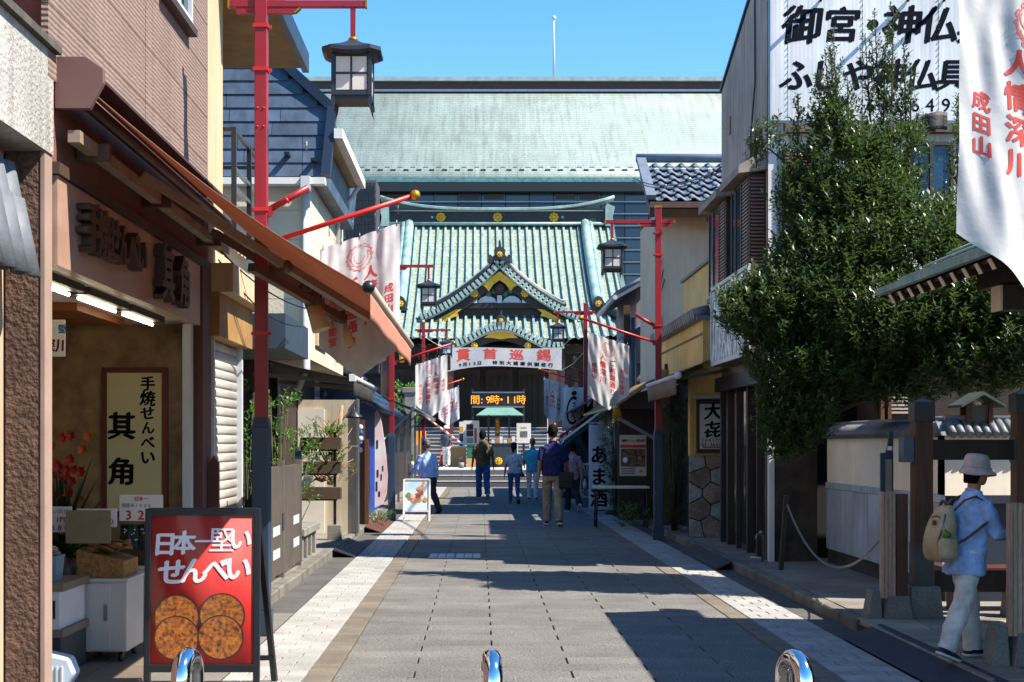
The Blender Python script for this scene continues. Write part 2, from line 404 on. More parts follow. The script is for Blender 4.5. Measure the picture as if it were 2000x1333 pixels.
ramp('large smooth purple-black steel ramp plate in front of the wooden gate', 2.885, 3.2, 6.5, 11.35, .004, .112, plate_purple, 0, 0)
ramp('studded dark purple ramp plate by the concrete bench on the left kerb', -1.70, -1.99, 19.3, 21.6, .004, .11, plate_purple, 7, 20)
ramp('rusty orange studded ramp plate near the second pole on the left', -1.70, -1.99, 24.6, 28.0, .004, .11, rust, 7, 20)
ramp('studded dark ramp plate on the right kerb by the shop posts', 2.89, 3.08, 17.4, 20.4, .004, .11, mat('dark_brown_plate', '#33241f', .65, .3, 3), 6, 22)
# inlaid utility cover in the slabs
uc = thing('utility_cover', 'rectangular inlaid cover with pale plates set flush in the street slabs', 'manhole cover', (-.34, 19.5, .0))
B(-.70, .0, 19.1, 19.95, -.004, .003).build('frame', mat('cover_frame', '#3b3c3f', .5, .2), uc)
cp = slab_mesh(.098, .72, .008, whitem, .002).mesh('plate', mat('cover_plate', '#a9a9a6', .5, .12, 6))
for i in range(6): piece('plate', cp, uc, (-.635 + i * .115 + (.02 if i > 2 else 0), 19.52, .008))
# temple steps and plaza
pz = struct(B(-30, 34, 51.9, 140, -.3, .60).build('plaza', graniteL)); pz['label'] = 'raised pale stone plaza in front of the temple'
for k in range(3):
    s_ = thing('plaza_step', ['lowest', 'middle', 'topmost'][k] + ' granite step up to the temple plaza', 'step', (.6, 50.5 + k * .45, 0), 'steps up to the plaza')
    s_['kind'] = 'structure'; del s_['category']
    y0 = 50.5 + k * .45; z1 = .2 * (k + 1)
    mm = slab_mesh(.894, .47 if k < 2 else .6, .2, graym, .012).mesh('step_stone', graym)
    tt = slab_mesh(.894, .46, .02, graniteL, .006).mesh('tread', graniteL)
    for i in range(12):
        piece('step_stone', mm, s_, (-3.8 + i * .9, y0 + .24, z1 - .018)); piece('tread', tt, s_, (-3.8 + i * .9, y0 + .225, z1 + .0025))
# ------------------------------------------------------------------ temple hall
copper = None
def copper_mat():
    m = mat('verdigris_copper', '#8d9683', .6, .25, .8, col2='#9aa391', streak=.45)
    n = m.node_tree.nodes; l = m.node_tree.links; b = n['Principled BSDF']
    base = b.inputs['Base Color'].links[0].from_socket
    tc = n['Texture Coordinate']; mp = n.new('ShaderNodeMapping'); mp.inputs['Rotation'].default_value = (0, 0, 0)
    sx = n.new('ShaderNodeSeparateXYZ'); cb = n.new('ShaderNodeCombineXYZ')
    l.new(tc.outputs['Object'], sx.inputs[0]); l.new(sx.outputs[0], cb.inputs[0]); l.new(sx.outputs[2], cb.inputs[1]); l.new(cb.outputs[0], mp.inputs[0])
    br = n.new('ShaderNodeTexBrick'); br.inputs['Color1'].default_value = (1, 1, 1, 1); br.inputs['Color2'].default_value = (.86, .86, .86, 1)
    br.inputs['Mortar'].default_value = (.52, .55, .55, 1); br.inputs['Scale'].default_value = 1; br.inputs['Mortar Size'].default_value = .02
    br.inputs['Brick Width'].default_value = .42; br.inputs['Row Height'].default_value = .24
    l.new(mp.outputs[0], br.inputs['Vector'])
    mu = n.new('ShaderNodeMix'); mu.data_type = 'RGBA'; mu.blend_type = 'MULTIPLY'; mu.inputs[0].default_value = .8
    l.new(base, mu.inputs[6]); l.new(br.outputs[0], mu.inputs[7]); l.new(mu.outputs[2], b.inputs['Base Color'])
    bp = n.new('ShaderNodeBump'); bp.inputs['Strength'].default_value = .5; bp.inputs['Distance'].default_value = .03
    l.new(br.outputs[0], bp.inputs['Height']); l.new(bp.outputs[0], b.inputs['Normal']); return m
copper = copper_mat()
ribm = mat('verdigris_rib', '#66807f', .55, .25, 1.5, col2='#88a09c')
ridge_dark = mat('dark_ridge_copper', '#1b2026', .55, .25, 2)
tileface = mat('pale_verdigris_edge', '#869b97', .6, .2, 2)
hallwood = mat('temple_dark_wood', '#1d110c', .6, .3, 2, stretch=(4, 4, 1))
pillarm = mat('temple_pillar_wood', '#4a2415', .5, .25, 1, stretch=(4, 4, .5))
tealdark = mat('teal_carving', '#33524c', .7, .3, 4)
plaster = mat('temple_plaster', '#a9adb5', .8, .1)
stonem = mat('grey_stone', '#77746e', .85, .25, 2, bump=.3, bscale=50, fine=.2)

def crest(parent, c, r, m=goldp):
    """round gold flower crest facing the street"""
    mb = MB(); c = Vector(c); n = 24
    ring = [c + V(math.cos(2 * math.pi * k / n), 0, math.sin(2 * math.pi * k / n)) * (r * (1 + .1 * math.cos(8 * 2 * math.pi * k / n))) for k in range(n)]
    mb.prism(ring[::-1], (0, -.05, 0)); mb.ball(c + V(0, -.06, 0), r * .35, 8, sz=1)
    for k in range(8):
        a = 2 * math.pi * k / 8; mb.ball(c + V(math.cos(a) * r * .66, -.045, math.sin(a) * r * .66), r * .24, 6)
    return mb.build('crest', m, parent)
XC = 1.0
def roofz(y):      # concave slope, ridge at y=82, eave at y=69.3
    t = (82 - y) / 12.7
    return 14.05 - 7.4 * (1.28 * t - .28 * t * t) 
hall = thing('temple_hall', 'traditional temple hall with green copper roof, gold fittings and curved porch gable', 'temple', (XC, 75, .6))
EL = .0
def eavelift(x, y): # corners sweep up
    d = abs(x - XC) / 6.6; t = max(0, (74 - y) / 4.7); return .35 * d ** 4 * t
def rs(u, v):
    x = XC - 6.6 + 13.2 * u; y = 69.3 + 12.7 * v; return V(x, y, roofz(y) + eavelift(x, y))
roof = MB().sheet(rs, 40, 26, -.0).build('roof', copper, hall)
MB().sheet(lambda u, v: rs(u, v) - V(0, 0, .35), 20, 10).build('soffit', hallwood, hall)
MB().sheet(lambda u, v: V(XC - 6.6 + 13.2 * u, 82 + 8 * v, 14.05 - 6.5 * v), 4, 6).build('roof_back', copper, hall)
# round batten ribs running down the slope
nr = 31
for i in range(nr):
    x = XC - 6.35 + 12.7 * i / (nr - 1)
    mb = MB(); rg = []
    for k in range(15):
        y = 69.25 + 12.5 * k / 14; c = V(x, y, roofz(y) + eavelift(x, y)); rg.append([c + V(-.07, 0, -.03), c + V(.07, 0, -.03), c + V(.055, 0, .17), c + V(-.055, 0, .17)])
    mb.loft(rg, smooth=False); mb.build('roof_rib', ribm, roof)
    MB().ball((x, 69.22, roofz(69.25) + eavelift(x, 69.25) + .05), .12, 8).build('rib_cap', tileface, roof)
# verge teeth at the gable ends
for s in (-1, 1):
    for k in range(26):
        y = 73.6 + k * .32
        B(XC + s * 6.6 - .12, XC + s * 6.6 + .12, y, y + .2, roofz(y) + .02, roofz(y) + .26).build('verge_tile', tileface, roof)
    # descending ridge
    mb = MB()
    for (dx, r_) in ((0, .27), (s * .3, .16)):
        mb.tube([V(XC + s * 5.05 + dx, 72.8 + k * .92, roofz(72.8 + k * .92) + .3) for k in range(11)], r_, 8)
    mb.build('descending_ridge', ribm, roof)
    mb = MB(); c = V(XC + s * 5.05, 72.5, roofz(72.6) + .1)
    mb.prism([c + V(x, 0, z) for x, z in ((-.34, 0), (.34, 0), (.4, .12), (.26, .2), (.3, .5), (.16, .72), (0, .8), (-.16, .72), (-.3, .5), (-.26, .2), (-.4, .12))], (0, .3, 0)); od = mb.build('ridge_end_tile', ridge_dark, hall, bev=.02)
    crest(od, c + V(0, -.02, .38), .17)
# main ridge: dark band, moulded rails, swept copper cap
rid = MB()
def ridge_sweep(x): return .62 * abs((x - XC) / 6.4) ** 3.2
rb = MB().box(XC - 6.2, XC + 6.2, 81.7, 82.3, 14.0, 15.0).build('ridge_band', ridge_dark, hall)
for (z, r_) in ((14.15, .1), (14.9, .09)):
    MB().tube([V(XC - 6.2, 81.66, z), V(XC + 6.2, 81.66, z)], r_, 8).build('ridge_rail', steel if z > 14.5 else ribm, rb)
mb = MB()
mb.sheet(lambda u, v: V(XC - 6.7 + 13.4 * u, 81.4 + 1.2 * v, 15.0 + .12 * math.sin(math.pi * v) + ridge_sweep(XC - 6.7 + 13.4 * u)), 30, 4, .14); mb.build('ridge_cap', tileface, rb)
mb = MB()
for dz in (.1, .22): mb.tube([V(XC - 6.5 + 13 * k / 24, 81.45, 14.86 + dz * .6 + ridge_sweep(XC - 6.5 + 13 * k / 24)) for k in range(25)], .055, 6)
mb.build('ridge_moulding', ribm, rb)
for s in (-1, 1):
    mb = MB(); mb.prism([V(XC + s * 6.2, 81.5, z) + V(s * x, 0, 0) for x, z in ((0, 14), (.5, 14.0), (.42, 14.5), (.55, 15.1), (.1, 15.3), (0, 15.1))][::s], (0, .9, 0)); mb.build('ridge_end', ribm, rb)
for px in (861, 972, 1082): crest(rb, (PX(px, 81.6), 81.68, 14.52), .26)
for px in (844, 1099): MB().tube([V(PX(px, 81.6), 81.7, 14.52), V(PX(px, 81.6), 81.64, 14.52)], .07, 10).build('peg', steel, rb)

# --- triangular dormer gable (chidori style) and curved porch gable share one builder
def gable(name, y0, yb, curve, half, zt, n, edge, thick, face_m):
    """curve(t) height for t in -1..1 ; extruded from y0 back to yb, roof follows curve"""
    g_ = MB().sheet(lambda u, v: V(XC + half * (2 * u - 1), y0 + (yb - y0) * v, curve(2 * u - 1) + .0), 48, 2, .1)
    o = g_.build(name, copper, hall)
    # bargeboard under the edge, following the curve
    mb = MB(); k = 48; ring = []
    for i in range(k + 1):
        t = 2 * i / k - 1; ring.append(V(XC + half * t * .985, y0 + .25, curve(t) - .32))
    low = [p - V(0, 0, thick * (1 - .25 * abs((p.x - XC) / half))) for p in ring]
    for i in range(k): mb.prism([ring[i], ring[i + 1], low[i + 1], low[i]][::-1], (0, .25, 0))
    mb.build('bargeboard', hallwood, o)
    mb = MB(); mb.tube([V(XC + half * (2 * i / k - 1), y0 + .05, curve(2 * i / k - 1) - .28) for i in range(k + 1)], .07, 6); mb.build('edge_rail', tileface, o)
    # edge tiles: short round tile ends stepping along the curve
    nt = n
    for i in range(nt):
        t = -1 + (i + .5) * 2 / nt
        x = XC + half * t; z = curve(t); dz = (curve(t + .01) - curve(t - .01)) / (.02 * half); a = math.atan(dz)
        b_ = B(-edge * .36, edge * .36, -.22, .75, -.24, .10); b_.v = [Matrix.Rotation(-a, 3, 'Y') @ p for p in b_.v]
        b_.v = [p + V(x, y0 + .1, z) for p in b_.v]; b_.build('edge_tile', tileface, o)
    return o
def chid(t):
    a = abs(t); return 10.7 - 2.75 * (1.5 * a - .5 * a * a)
HG = 4.05
dg_ = gable('dormer_gable', 71.4, 78, chid, HG, 0, 40, .2, .55, hallwood)
def kara(t):
    a = abs(t); return 6.22 + .9 * (0.5 + .5 * math.cos(math.pi * min(1, a * 1.12))) + .22 * max(0, a - .75) * 2
HK = 2.95
kg = gable('porch_gable', 66.6, 72, kara, HK, 0, 30, .18, .45, hallwood)
# dormer front: triangular panel with beam, struts, carving, gold fittings
mb = MB(); mb.prism([V(XC + HG * t, 71.95, chid(t) - .5) for t in [i / 12 - 1 for i in range(25)]][::-1] , (0, .1, 0)); fp = mb.build('gable_panel', hallwood, dg_)
B(XC - 2.6, XC + 2.6, 71.75, 72.0, 8.35, 8.62).build('tie_beam', hallwood, dg_)
for k in (-1, 0, 1): B(XC + k * 1.25 - .12, XC + k * 1.25 + .12, 71.7, 71.93, 8.62, 9.0).build('strut', plaster, dg_)
for k in (-1, 1):
    mb = MB(); mb.prism([V(XC + k * .62 + x, 71.82, 8.64 + z) for x, z in ((-.5, 0), (.5, 0), (.36, .22), (.12, .34), (-.12, .34), (-.36, .22))], (0, .1, 0)); mb.build('frog_leg_strut', plaster, dg_)
mb = MB()
for k in range(9): mb.ball((XC - 1.1 + k * .275, 71.8, 9.2 + .1 * math.sin(k * 2.2)), .17, 7, sy=.5)
mb.build('carving', tealdark, dg_)
MB().ball((XC, 71.72, 9.35), .3, 10, sy=.6, sz=1.1).build('pendant', hallwood, dg_)
mb = MB(); mb.prism([V(XC + x, 71.6, z) for x, z in ((0, 10.2), (.95, 9.5), (.72, 9.42), (.55, 9.2), (.3, 9.55), (0, 9.75), (-.3, 9.55), (-.55, 9.2), (-.72, 9.42), (-.95, 9.5))][::-1], (0, -.05, 0)); mb.build('gold_apex_fitting', goldp, dg_)
for s in (-1, 1):
    c = V(XC + s * 2.45, 71.6, chid(.66) - .58)
    mb = MB(); mb.prism([c + V(s * x, 0, z) for x, z in ((-.55, .3), (-.2, .26), (.8, -.3), (.3, -.34), (-.1, -.12), (-.4, -.04), (-.32, .12))][::-s], (0, -.05, 0)); mb.build('gold_foot_fitting', goldp, dg_)
    crest(dg_, (XC + s * 1.28, 71.66, 9.1), .2)
# ridge of each gable and its crowned end tile
for (o_, y0, yb, zt, sc) in ((dg_, 71.2, 78.5, 10.8, .72), (kg, 66.5, 72, 7.14, .52)):
    MB().tube([V(XC, y0 + .3, zt + .1), V(XC, yb, zt + .1)], .26 * sc, 8).build('gable_ridge', ridge_dark, o_)
    mb = MB(); c = V(XC, y0, zt - .15)
    prof = ((-.8, -.1), (-.55, -.12), (-.3, .12), (.3, .12), (.55, -.12), (.8, -.1), (.72, .2), (.82, .42), (.62, .5), (.5, .34), (.36, .5), (.4, .8), (.25, .98), (.1, 1.02), (.07, 1.42), (0, 1.5), (-.07, 1.42), (-.1, 1.02), (-.25, .98), (-.4, .8), (-.36, .5), (-.5, .34), (-.62, .5), (-.82, .42), (-.72, .2))
    mb.prism([c + V(x * sc, 0, z * sc) for x, z in prof][::-1], (0, .3, 0)); mb.build('crowned_end_tile', ridge_dark, o_, bev=.015)
    crest(o_, (XC, y0 - .02, zt + .28 * sc), .2 * sc)
for s in (-1, 1):   # sloping side ridges of the dormer with upturned ends
    pts = [V(XC + s * HG * t, 72.4, chid(t) + .28) for t in (.06, .2, .35, .5, .65, .78)] + [V(XC + s * HG * .84, 72.4, chid(.84) + .42)]
    MB().tube(pts, [.2, .2, .2, .2, .19, .17, .12], 8).build('side_ridge', ridge_dark, dg_)
    MB().tube([p + V(0, -.05, .2) for p in pts], [.07] * 6 + [.05], 6).build('side_ridge_rail', tileface, dg_)
mb = MB(); mb.prism([V(XC + x, 66.8, 6.62 + z) for x, z in ((-.8, .14), (-.6, .02), (-.8, -.12), (-.35, -.14), (0, -.2), (.35, -.14), (.8, -.12), (.6, .02), (.8, .14), (.3, .16), (0, .2), (-.3, .16))][::-1], (0, -.05, 0)); mb.build('gold_porch_fitting', goldp, kg)
for s in (-1, 1): crest(kg, (XC + s * 1.25, 66.7, 6.12), .16)
B(XC - 2.7, XC + 2.7, 66.9, 67.3, 5.35, 5.85).build('porch_beam', hallwood, kg)
# lower right hip of the skirt roof
for s in (-1, 1):
    MB().tube([V(XC + s * 5.3, 72.5, roofz(72.5) + .35), V(XC + s * 6.2, 71.0, roofz(71) + .4), V(XC + s * 6.7, 69.5, roofz(69.5) + .8)], [.26, .22, .16], 8).build('hip_ridge', ridge_dark, roof)
# body of the hall
B(XC - 6.0, XC + 6.0, 74.0, 84, .6, 8.8).build('wall', hallwood, hall)
B(XC - 6.4, XC + 6.4, 68.2, 74, .6, 2.3).build('floor', stonem, hall)
for x in (-5.6, -2.9, -1.2 + .0, 2.9, 5.6):
    if x == -1.2: continue
    MB().tube([V(XC + x, 70.4, 2.3), V(XC + x, 70.4, 7.2)], .3, 12).build('pillar', pillarm, hall)
for s in (-1, 1): B(XC + s * 2.45 - .2, XC + s * 2.45 + .2, 67.0, 67.4, 1.4, 6.2).build('porch_pillar', pillarm, hall)
B(XC - 6, XC + 6, 70.2, 70.6, 6.0, 6.6).build('beam', hallwood, hall)
for i in range(7):
    x = XC - 5.1 + i * 1.7
    p_ = B(x - .7, x + .7, 73.86, 73.98, 2.3, 5.4).build('door_panel', mat('door_panel_wood', '#2a1a12', .55, .3, 3), hall)
    for j in range(4): B(x - .55 + j * .3, x - .38 + j * .3, 73.8, 73.86, 2.6, 5.1).build('lattice_bar', hallwood, p_)
for k in range(10):  # stone stair up to the hall
    B(XC - 5.4, XC + 5.4, 64.0 + k * .42, 68.3, .6 + k * .17, .6 + (k + 1) * .17 - .03).build('stair_riser', graym, hall)
    B(XC - 5.42, XC + 5.42, 63.97 + k * .42, 64.42 + k * .42, .6 + (k + 1) * .17 - .03, .6 + (k + 1) * .17).build('stair_tread', graniteL, hall)
for k in range(9): MB().tube([V(XC - 4.8 + k * 1.2, 69.6, 5.9), V(XC - 4.8 + k * 1.2, 69.6, 5.5)], [.16, .12], 8).build('hanging_lamp', goldp if k % 3 == 0 else hallwood, hall)

# ------------------------------------------------------------------ big modern hall behind
big = thing('modern_hall', 'huge modern hall with plain green copper roof behind the temple', 'building', (3, 100, .6))
def big_copper():
    m = mat('fine_copper_roof', '#8d9a94', .6, .12, .3, streak=.32)
    n = m.node_tree.nodes; l = m.node_tree.links; b = n['Principled BSDF']; base = b.inputs['Base Color'].links[0].from_socket
    tc = n['Texture Coordinate']; sx = n.new('ShaderNodeSeparateXYZ'); cb = n.new('ShaderNodeCombineXYZ')
    l.new(tc.outputs['Object'], sx.inputs[0]); l.new(sx.outputs[0], cb.inputs[0]); l.new(sx.outputs[2], cb.inputs[1])
    br = n.new('ShaderNodeTexBrick'); br.inputs['Color1'].default_value = (1, 1, 1, 1); br.inputs['Color2'].default_value = (.9, .92, .92, 1)
    br.inputs['Mortar'].default_value = (.42, .5, .5, 1); br.inputs['Scale'].default_value = 1; br.inputs['Mortar Size'].default_value = .022
    br.inputs['Brick Width'].default_value = 1.1; br.inputs['Row Height'].default_value = .2; l.new(cb.outputs[0], br.inputs['Vector'])
    ms = n.new('ShaderNodeMapping'); ms.inputs['Scale'].default_value = (1.6, .12, .12); l.new(tc.outputs['Object'], ms.inputs[0])
    ns = n.new('ShaderNodeTexNoise'); ns.inputs['Scale'].default_value = 2; ns.inputs['Detail'].default_value = 8; ns.inputs['Roughness'].default_value = .75; l.new(ms.outputs[0], ns.inputs[0])
    cr = n.new('ShaderNodeValToRGB'); cr.color_ramp.elements[0].position = .36; cr.color_ramp.elements[0].color = (.5, .47, .4, 1); cr.color_ramp.elements[1].position = .56; cr.color_ramp.elements[1].color = (1, 1, 1, 1)
    l.new(ns.outputs[0], cr.inputs[0])
    for sock, f in ((br.outputs[0], .75), (cr.outputs[0], .55)):
        mu = n.new('ShaderNodeMix'); mu.data_type = 'RGBA'; mu.blend_type = 'MULTIPLY'; mu.inputs[0].default_value = f
        l.new(base, mu.inputs[6]); l.new(sock, mu.inputs[7]); base = mu.outputs[2]
    l.new(base, b.inputs['Base Color']); return m
bcop = big_copper()
ZR = PZ(178, 104); ZE = PZ(346, 92)
BX0, BX1 = -22, 26
rf = MB().sheet(lambda u, v: V(BX0 + (BX1 - BX0) * u, 92 + 12 * v, ZE + (ZR - ZE) * (.92 * v + .08 * v * v)), 2, 8, .3).build('roof', bcop, big)
MB().sheet(lambda u, v: V(BX0 + (BX1 - BX0) * u, 104 + 12 * v, ZR - 6 * v), 2, 2).build('roof_back', bcop, big)
B(BX0, BX1, 103.7, 104.6, ZR - .2, PZ(162, 104)).build('ridge_band', mat('ridge_brown', '#3a2c2c', .6, .15), rf)
B(BX0 - .1, BX1 + .1, 103.4, 104.9, PZ(162, 104), PZ(154, 104)).build('ridge_cap', tileface, rf)
MB().box(BX0, BX1, 103.55, 103.7, ZR - .15, ZR + .02).build('ridge_flashing', steel, rf)
gm = B(-.16, .16, -.1, .1, 0, .16).mesh('snow_guard', blackm)
for i in range(60): piece('snow_guard', gm, rf, (PX(690, 93) + i * .42 + .1, 92.9 + (.5 if i % 2 else 0), ZE + (.5 if i % 2 else .25) * 1.0 + .25))
B(BX0, BX1, 91.9, 92.2, ZE - .34, ZE - .04).build('gutter', mat('gutter_verdigris', '#4f7f80', .6, .3, 4), rf)
bm_ = mat('facade_glass', '#0d1c2a', .12, .25, .25, spec=.8)
B(BX0 + .5, BX1 - .5, 92.6, 104, .6, ZE - .4).build('wall', mat('facade_dark', '#161b22', .5, .2), big)
gz1 = PZ(371, 92.4)
pm1 = {}
for k in range(28):  # glazing panels
    x = BX0 + 2 + k * 1.55
    if x + 1.5 < PX(660, 92) or x > PX(1300, 92): continue
    p_ = B(x, x + 1.5, 92.38, 92.56, 6, gz1).build('glass_panel', bm_ if k % 3 else mat('facade_glass_pale', '#22384a', .15, .3, .3), big)
    if k % 4 < 2:
        for j in range(7): B(x + .1, x + 1.4, 92.3, 92.36, gz1 - .62 - j * .95, gz1 - .3 - j * .95).build('louvre_frame', blackm, p_)
for j in range(16):
    MB().box(PX(660, 92), PX(1300, 92), 91.9, 92.0, gz1 - .1 - j * .78, gz1 - .05 - j * .78).build('louvre_rail', steel, big)
B(BX0 + 1, BX1 - 1, 91.6, 92.3, ZE - 1.0, ZE - .42).build('eaves_beam', blackm, big)
# latticed annex, left of the louvres
an = B(PX(675, 88), PX(735, 88), 88, 91, 6, PZ(352, 88)).build('annex', mat('annex_grey', '#43464c', .6, .2), big)
for i in range(9): MB().box(PX(675, 88) + i * .22, PX(675, 88) + i * .22 + .05, 87.9, 87.98, 6, PZ(358, 88)).build('lattice_bar', blackm, an)
for i in range(6): MB().box(PX(675, 88), PX(735, 88), 87.88, 87.9, PZ(358, 88) - i * .5 - .05, PZ(358, 88) - i * .5).build('lattice_rail', blackm, an)
lr = thing('lightning_rod', 'thin pale lightning rod standing on the ridge of the modern hall', 'mast', (PX(1082, 104), 104.15, PZ(154, 104)))
MB().tube([V(PX(1082, 104), 104.15, PZ(156, 104)), V(PX(1082, 104), 104.15, PZ(36, 104))], [.1, .05], 6).build('mast', alu, lr)
MB().ball((PX(1082, 104), 104.15, PZ(34, 104)), .17, 8).build('tip', alu, lr)
# ------------------------------------------------------------------ left side of the street
def siding_mat(name, c, rows, amp=.5):
    m = mat(name, c, .8, .14, 1.2, fine=.12, bscale=60, streak=.14)
    n = m.node_tree.nodes; l = m.node_tree.links; b = n['Principled BSDF']; tc = n['Texture Coordinate']
    mp = n.new('ShaderNodeMapping'); mp.inputs['Scale'].default_value = (1, .5, 1); l.new(tc.outputs['Object'], mp.inputs[0])
    wv = n.new('ShaderNodeTexWave'); wv.bands_direction = 'Z'; wv.inputs['Scale'].default_value = rows; wv.inputs['Distortion'].default_value = 2.2; wv.inputs['Detail'].default_value = 3; wv.inputs['Detail Scale'].default_value = 2
    l.new(mp.outputs[0], wv.inputs[0]); bp = n.new('ShaderNodeBump'); bp.inputs['Strength'].default_value = amp; bp.inputs['Distance'].default_value = .02
    l.new(wv.outputs[0], bp.inputs['Height']); l.new(bp.outputs[0], b.inputs['Normal']); return m
stucco = mat('rough_stucco', '#5a4134', .9, .3, 4, bump=1.0, bscale=34, fine=.25)
stucco_w = mat('white_stucco', '#aaa39a', .9, .18, 2, bump=.9, bscale=40, streak=.35)
plinth = mat('sunlit_stucco', '#937a6c', .85, .12, 3)  # sunlight on the stucco pillar's street side, put into a paler pinkish colour
kawara = mat('grey_kawara', '#63666b', .5, .25, 5, rnd=.15, bump=.1, bscale=60)
mauve = siding_mat('mauve_siding', '#7b655a', 9.5, .3)
mauve_flat = mat('mauve_paint', '#6a4a44', .6, .12, 2)
shaded_wall = mat('shaded_mauve_wall', '#74483c', .85, .2, 2, bump=.4, bscale=90)  # the mauve wall's shade below the awning, put into a reddish brown
FX = -2.45
# --- neighbour at the very left
nb = thing('corner_shop', 'stucco corner shop with white balcony parapet at the far left', 'building', (-3.2, 7, 0))
B(-2.66, -2.465, 7.98, 8.1, -.05, 3.19).build('pillar', stucco, nb)
B(-2.463, -2.44, 7.975, 8.115, -.05, 3.2).build('pillar_sunlit_side', plinth, nb)  # sunny face of the pillar, lightened by its colour
B(-2.72, -2.675, 7.9, 8.05, -.05, 3.2).build('door_post', mat('pale_post', '#b59a80', .7, .15, 3, stretch=(5, 5, .6)), nb)
B(-6, -2.9, 3.0, 8.08, -.05, 3.1).build('wall', stucco, nb)
B(-2.75, -2.43, 3.0, 8.11, 3.19, 3.77).build('parapet', stucco_w, nb)
B(-2.79, -2.39, 3.0, 8.14, 3.77, 3.815).build('parapet_coping', mat('coping', '#4c463c', .9, .4, 5, bump=.3), nb)
B(-6, -2.76, 3.0, 8.05, 3.1, 3.19).build('balcony_floor', stucco, nb)
B(-6, -3.0, 3.0, 8.06, 3.3, 6.5).build('upper_wall', stucco_w, nb)
wf = B(-3.0, -2.94, 6.9, 7.98, 3.9, 5.4).build('window', glass('dark_glass'), nb)
om = mat('orange_frame', '#b8400f', .5, .15)
for z in (3.88, 4.5, 5.1): MB().box(-2.955, -2.9, 6.88, 7.99, z, z + .06).build('frame_rail', om, wf)
for y in (6.88, 7.4, 7.93): MB().box(-2.958, -2.903, y, y + .06, 3.88, 5.4).build('frame_stile', om, wf)
B(-2.9, -2.62, 3, 7.86, 3.0, 3.12).build('canopy_ridge', kawara, nb)
tm = MB()
tm.sheet(lambda u, v: V(.055 * math.sin(math.pi * u) , .19 * (u - .5), .42 * (v - .5)) + V(.0 - .12 * (v - .5), 0, 0), 8, 2, -.016)
tme = tm.mesh('roof_tile', kawara); tme2 = MB().sheet(lambda u, v: V(-.03 * math.sin(math.pi * u) - .12 * (v - .5), .12 * (u - .5), .42 * (v - .5)), 5, 2, -.012).mesh('roof_tile', kawara)
for i in range(8):
    for k in range(2):
        yy = 7.8 - i * .2; zz = 2.88 - k * .2; xx = -2.60 + k * .055
        piece('roof_tile', tme, nb, (xx + .02, yy, zz), rot=(0, R(4), 0)); piece('roof_tile', tme2, nb, (xx - .01, yy - .1, zz), rot=(0, R(4), 0))

# --- rice cracker shop
sh = thing('cracker_shop', 'rice cracker shop with mauve siding above an open shop front', 'building', (-4, 10.4, 0))
bd = {}
for col, (ya, yb) in enumerate(((8.0, 10.33), (10.34, 12.67))):
    bm2 = B(-.02, .02, -(yb - ya) / 2 + .004, (yb - ya) / 2 - .004, 0, .409).mesh('siding_board', mauve)
    for k in range(11):
        if 3.62 + k * .413 > 7.9: break
        piece('siding_board', bm2, sh, (FX + .002, (ya + yb) / 2, 3.62 + k * .413))
B(-6, FX - .03, 8.12, 12.79, 3.09, 8.2).build('wall_core', shaded_wall, sh)
B(FX - .03, FX + .002, 8.12, 12.66, 3.16, 3.615).build('wall_band', shaded_wall, sh)  # same wall as the siding, shaded by colour
B(FX - .03, FX + .05, 8.12, 12.7, 3.09, 3.158).build('sign_hood', mat('brown_hood', '#3f2a20', .7, .2), sh)
w1 = B(FX + .0, FX + .04, 10.85, 11.75, 5.05, 6.6).build('window', glass('dark_glass'), sh)
for z in (5.0, 5.8): MB().box(FX + .01, FX + .07, 10.8, 11.8, z, z + .06).build('window_frame', alu, w1)
for yy in (10.8, 11.28, 11.75): MB().box(FX + .012, FX + .072, yy, yy + .05, 5.0, 6.6).build('window_frame', alu, w1)
B(FX + .01, FX + .1, 10.75, 11.85, 4.93, 4.99).build('sill', mat('dark_sill', '#3a2a26', .6), w1)
# sign fascia with raised letters
signm = mat('polished_mauve_stone', '#977868', .35, .2, 1.4, col2='#a88a78', stretch=(1, 1, 3))
for k in range(4):
    ya = 8.15 + k * 1.04
    B(FX - .06, FX + .03, ya + .002, ya + 1.038, 2.57, 3.086).build('sign_panel', signm, sh)
bronze = mat('bronze_letters', '#3b2418', .5, .25, 6)
mb = MB(); fn = plane_fn((FX + .032, 9.28, 2.86), (0, 1, 0), (0, 0, 1))
glyphs(mb, '手焼せんべい', .31, fn, w='x', pitch=.80, depth=.075, x0=.0, y0=.0, jit=.08); mb.build('raised_letters', bronze, sh)
mb = MB(); glyphs(mb, '其角', .42, fn, w='x', pitch=1.45, depth=.075, x0=1.75, y0=-.03, jit=.05); mb.build('raised_letters', bronze, sh)
B(FX - .10, FX + .035, 12.4, 12.79, -.05, 3.09).build('end_column', mat('brown_column', '#5b3a30', .7, .15, 2, bump=.3, bscale=120), sh)
B(FX - .10, FX - .03, 12.2, 12.31, -.05, 2.57).build('door_jamb', alu, sh)
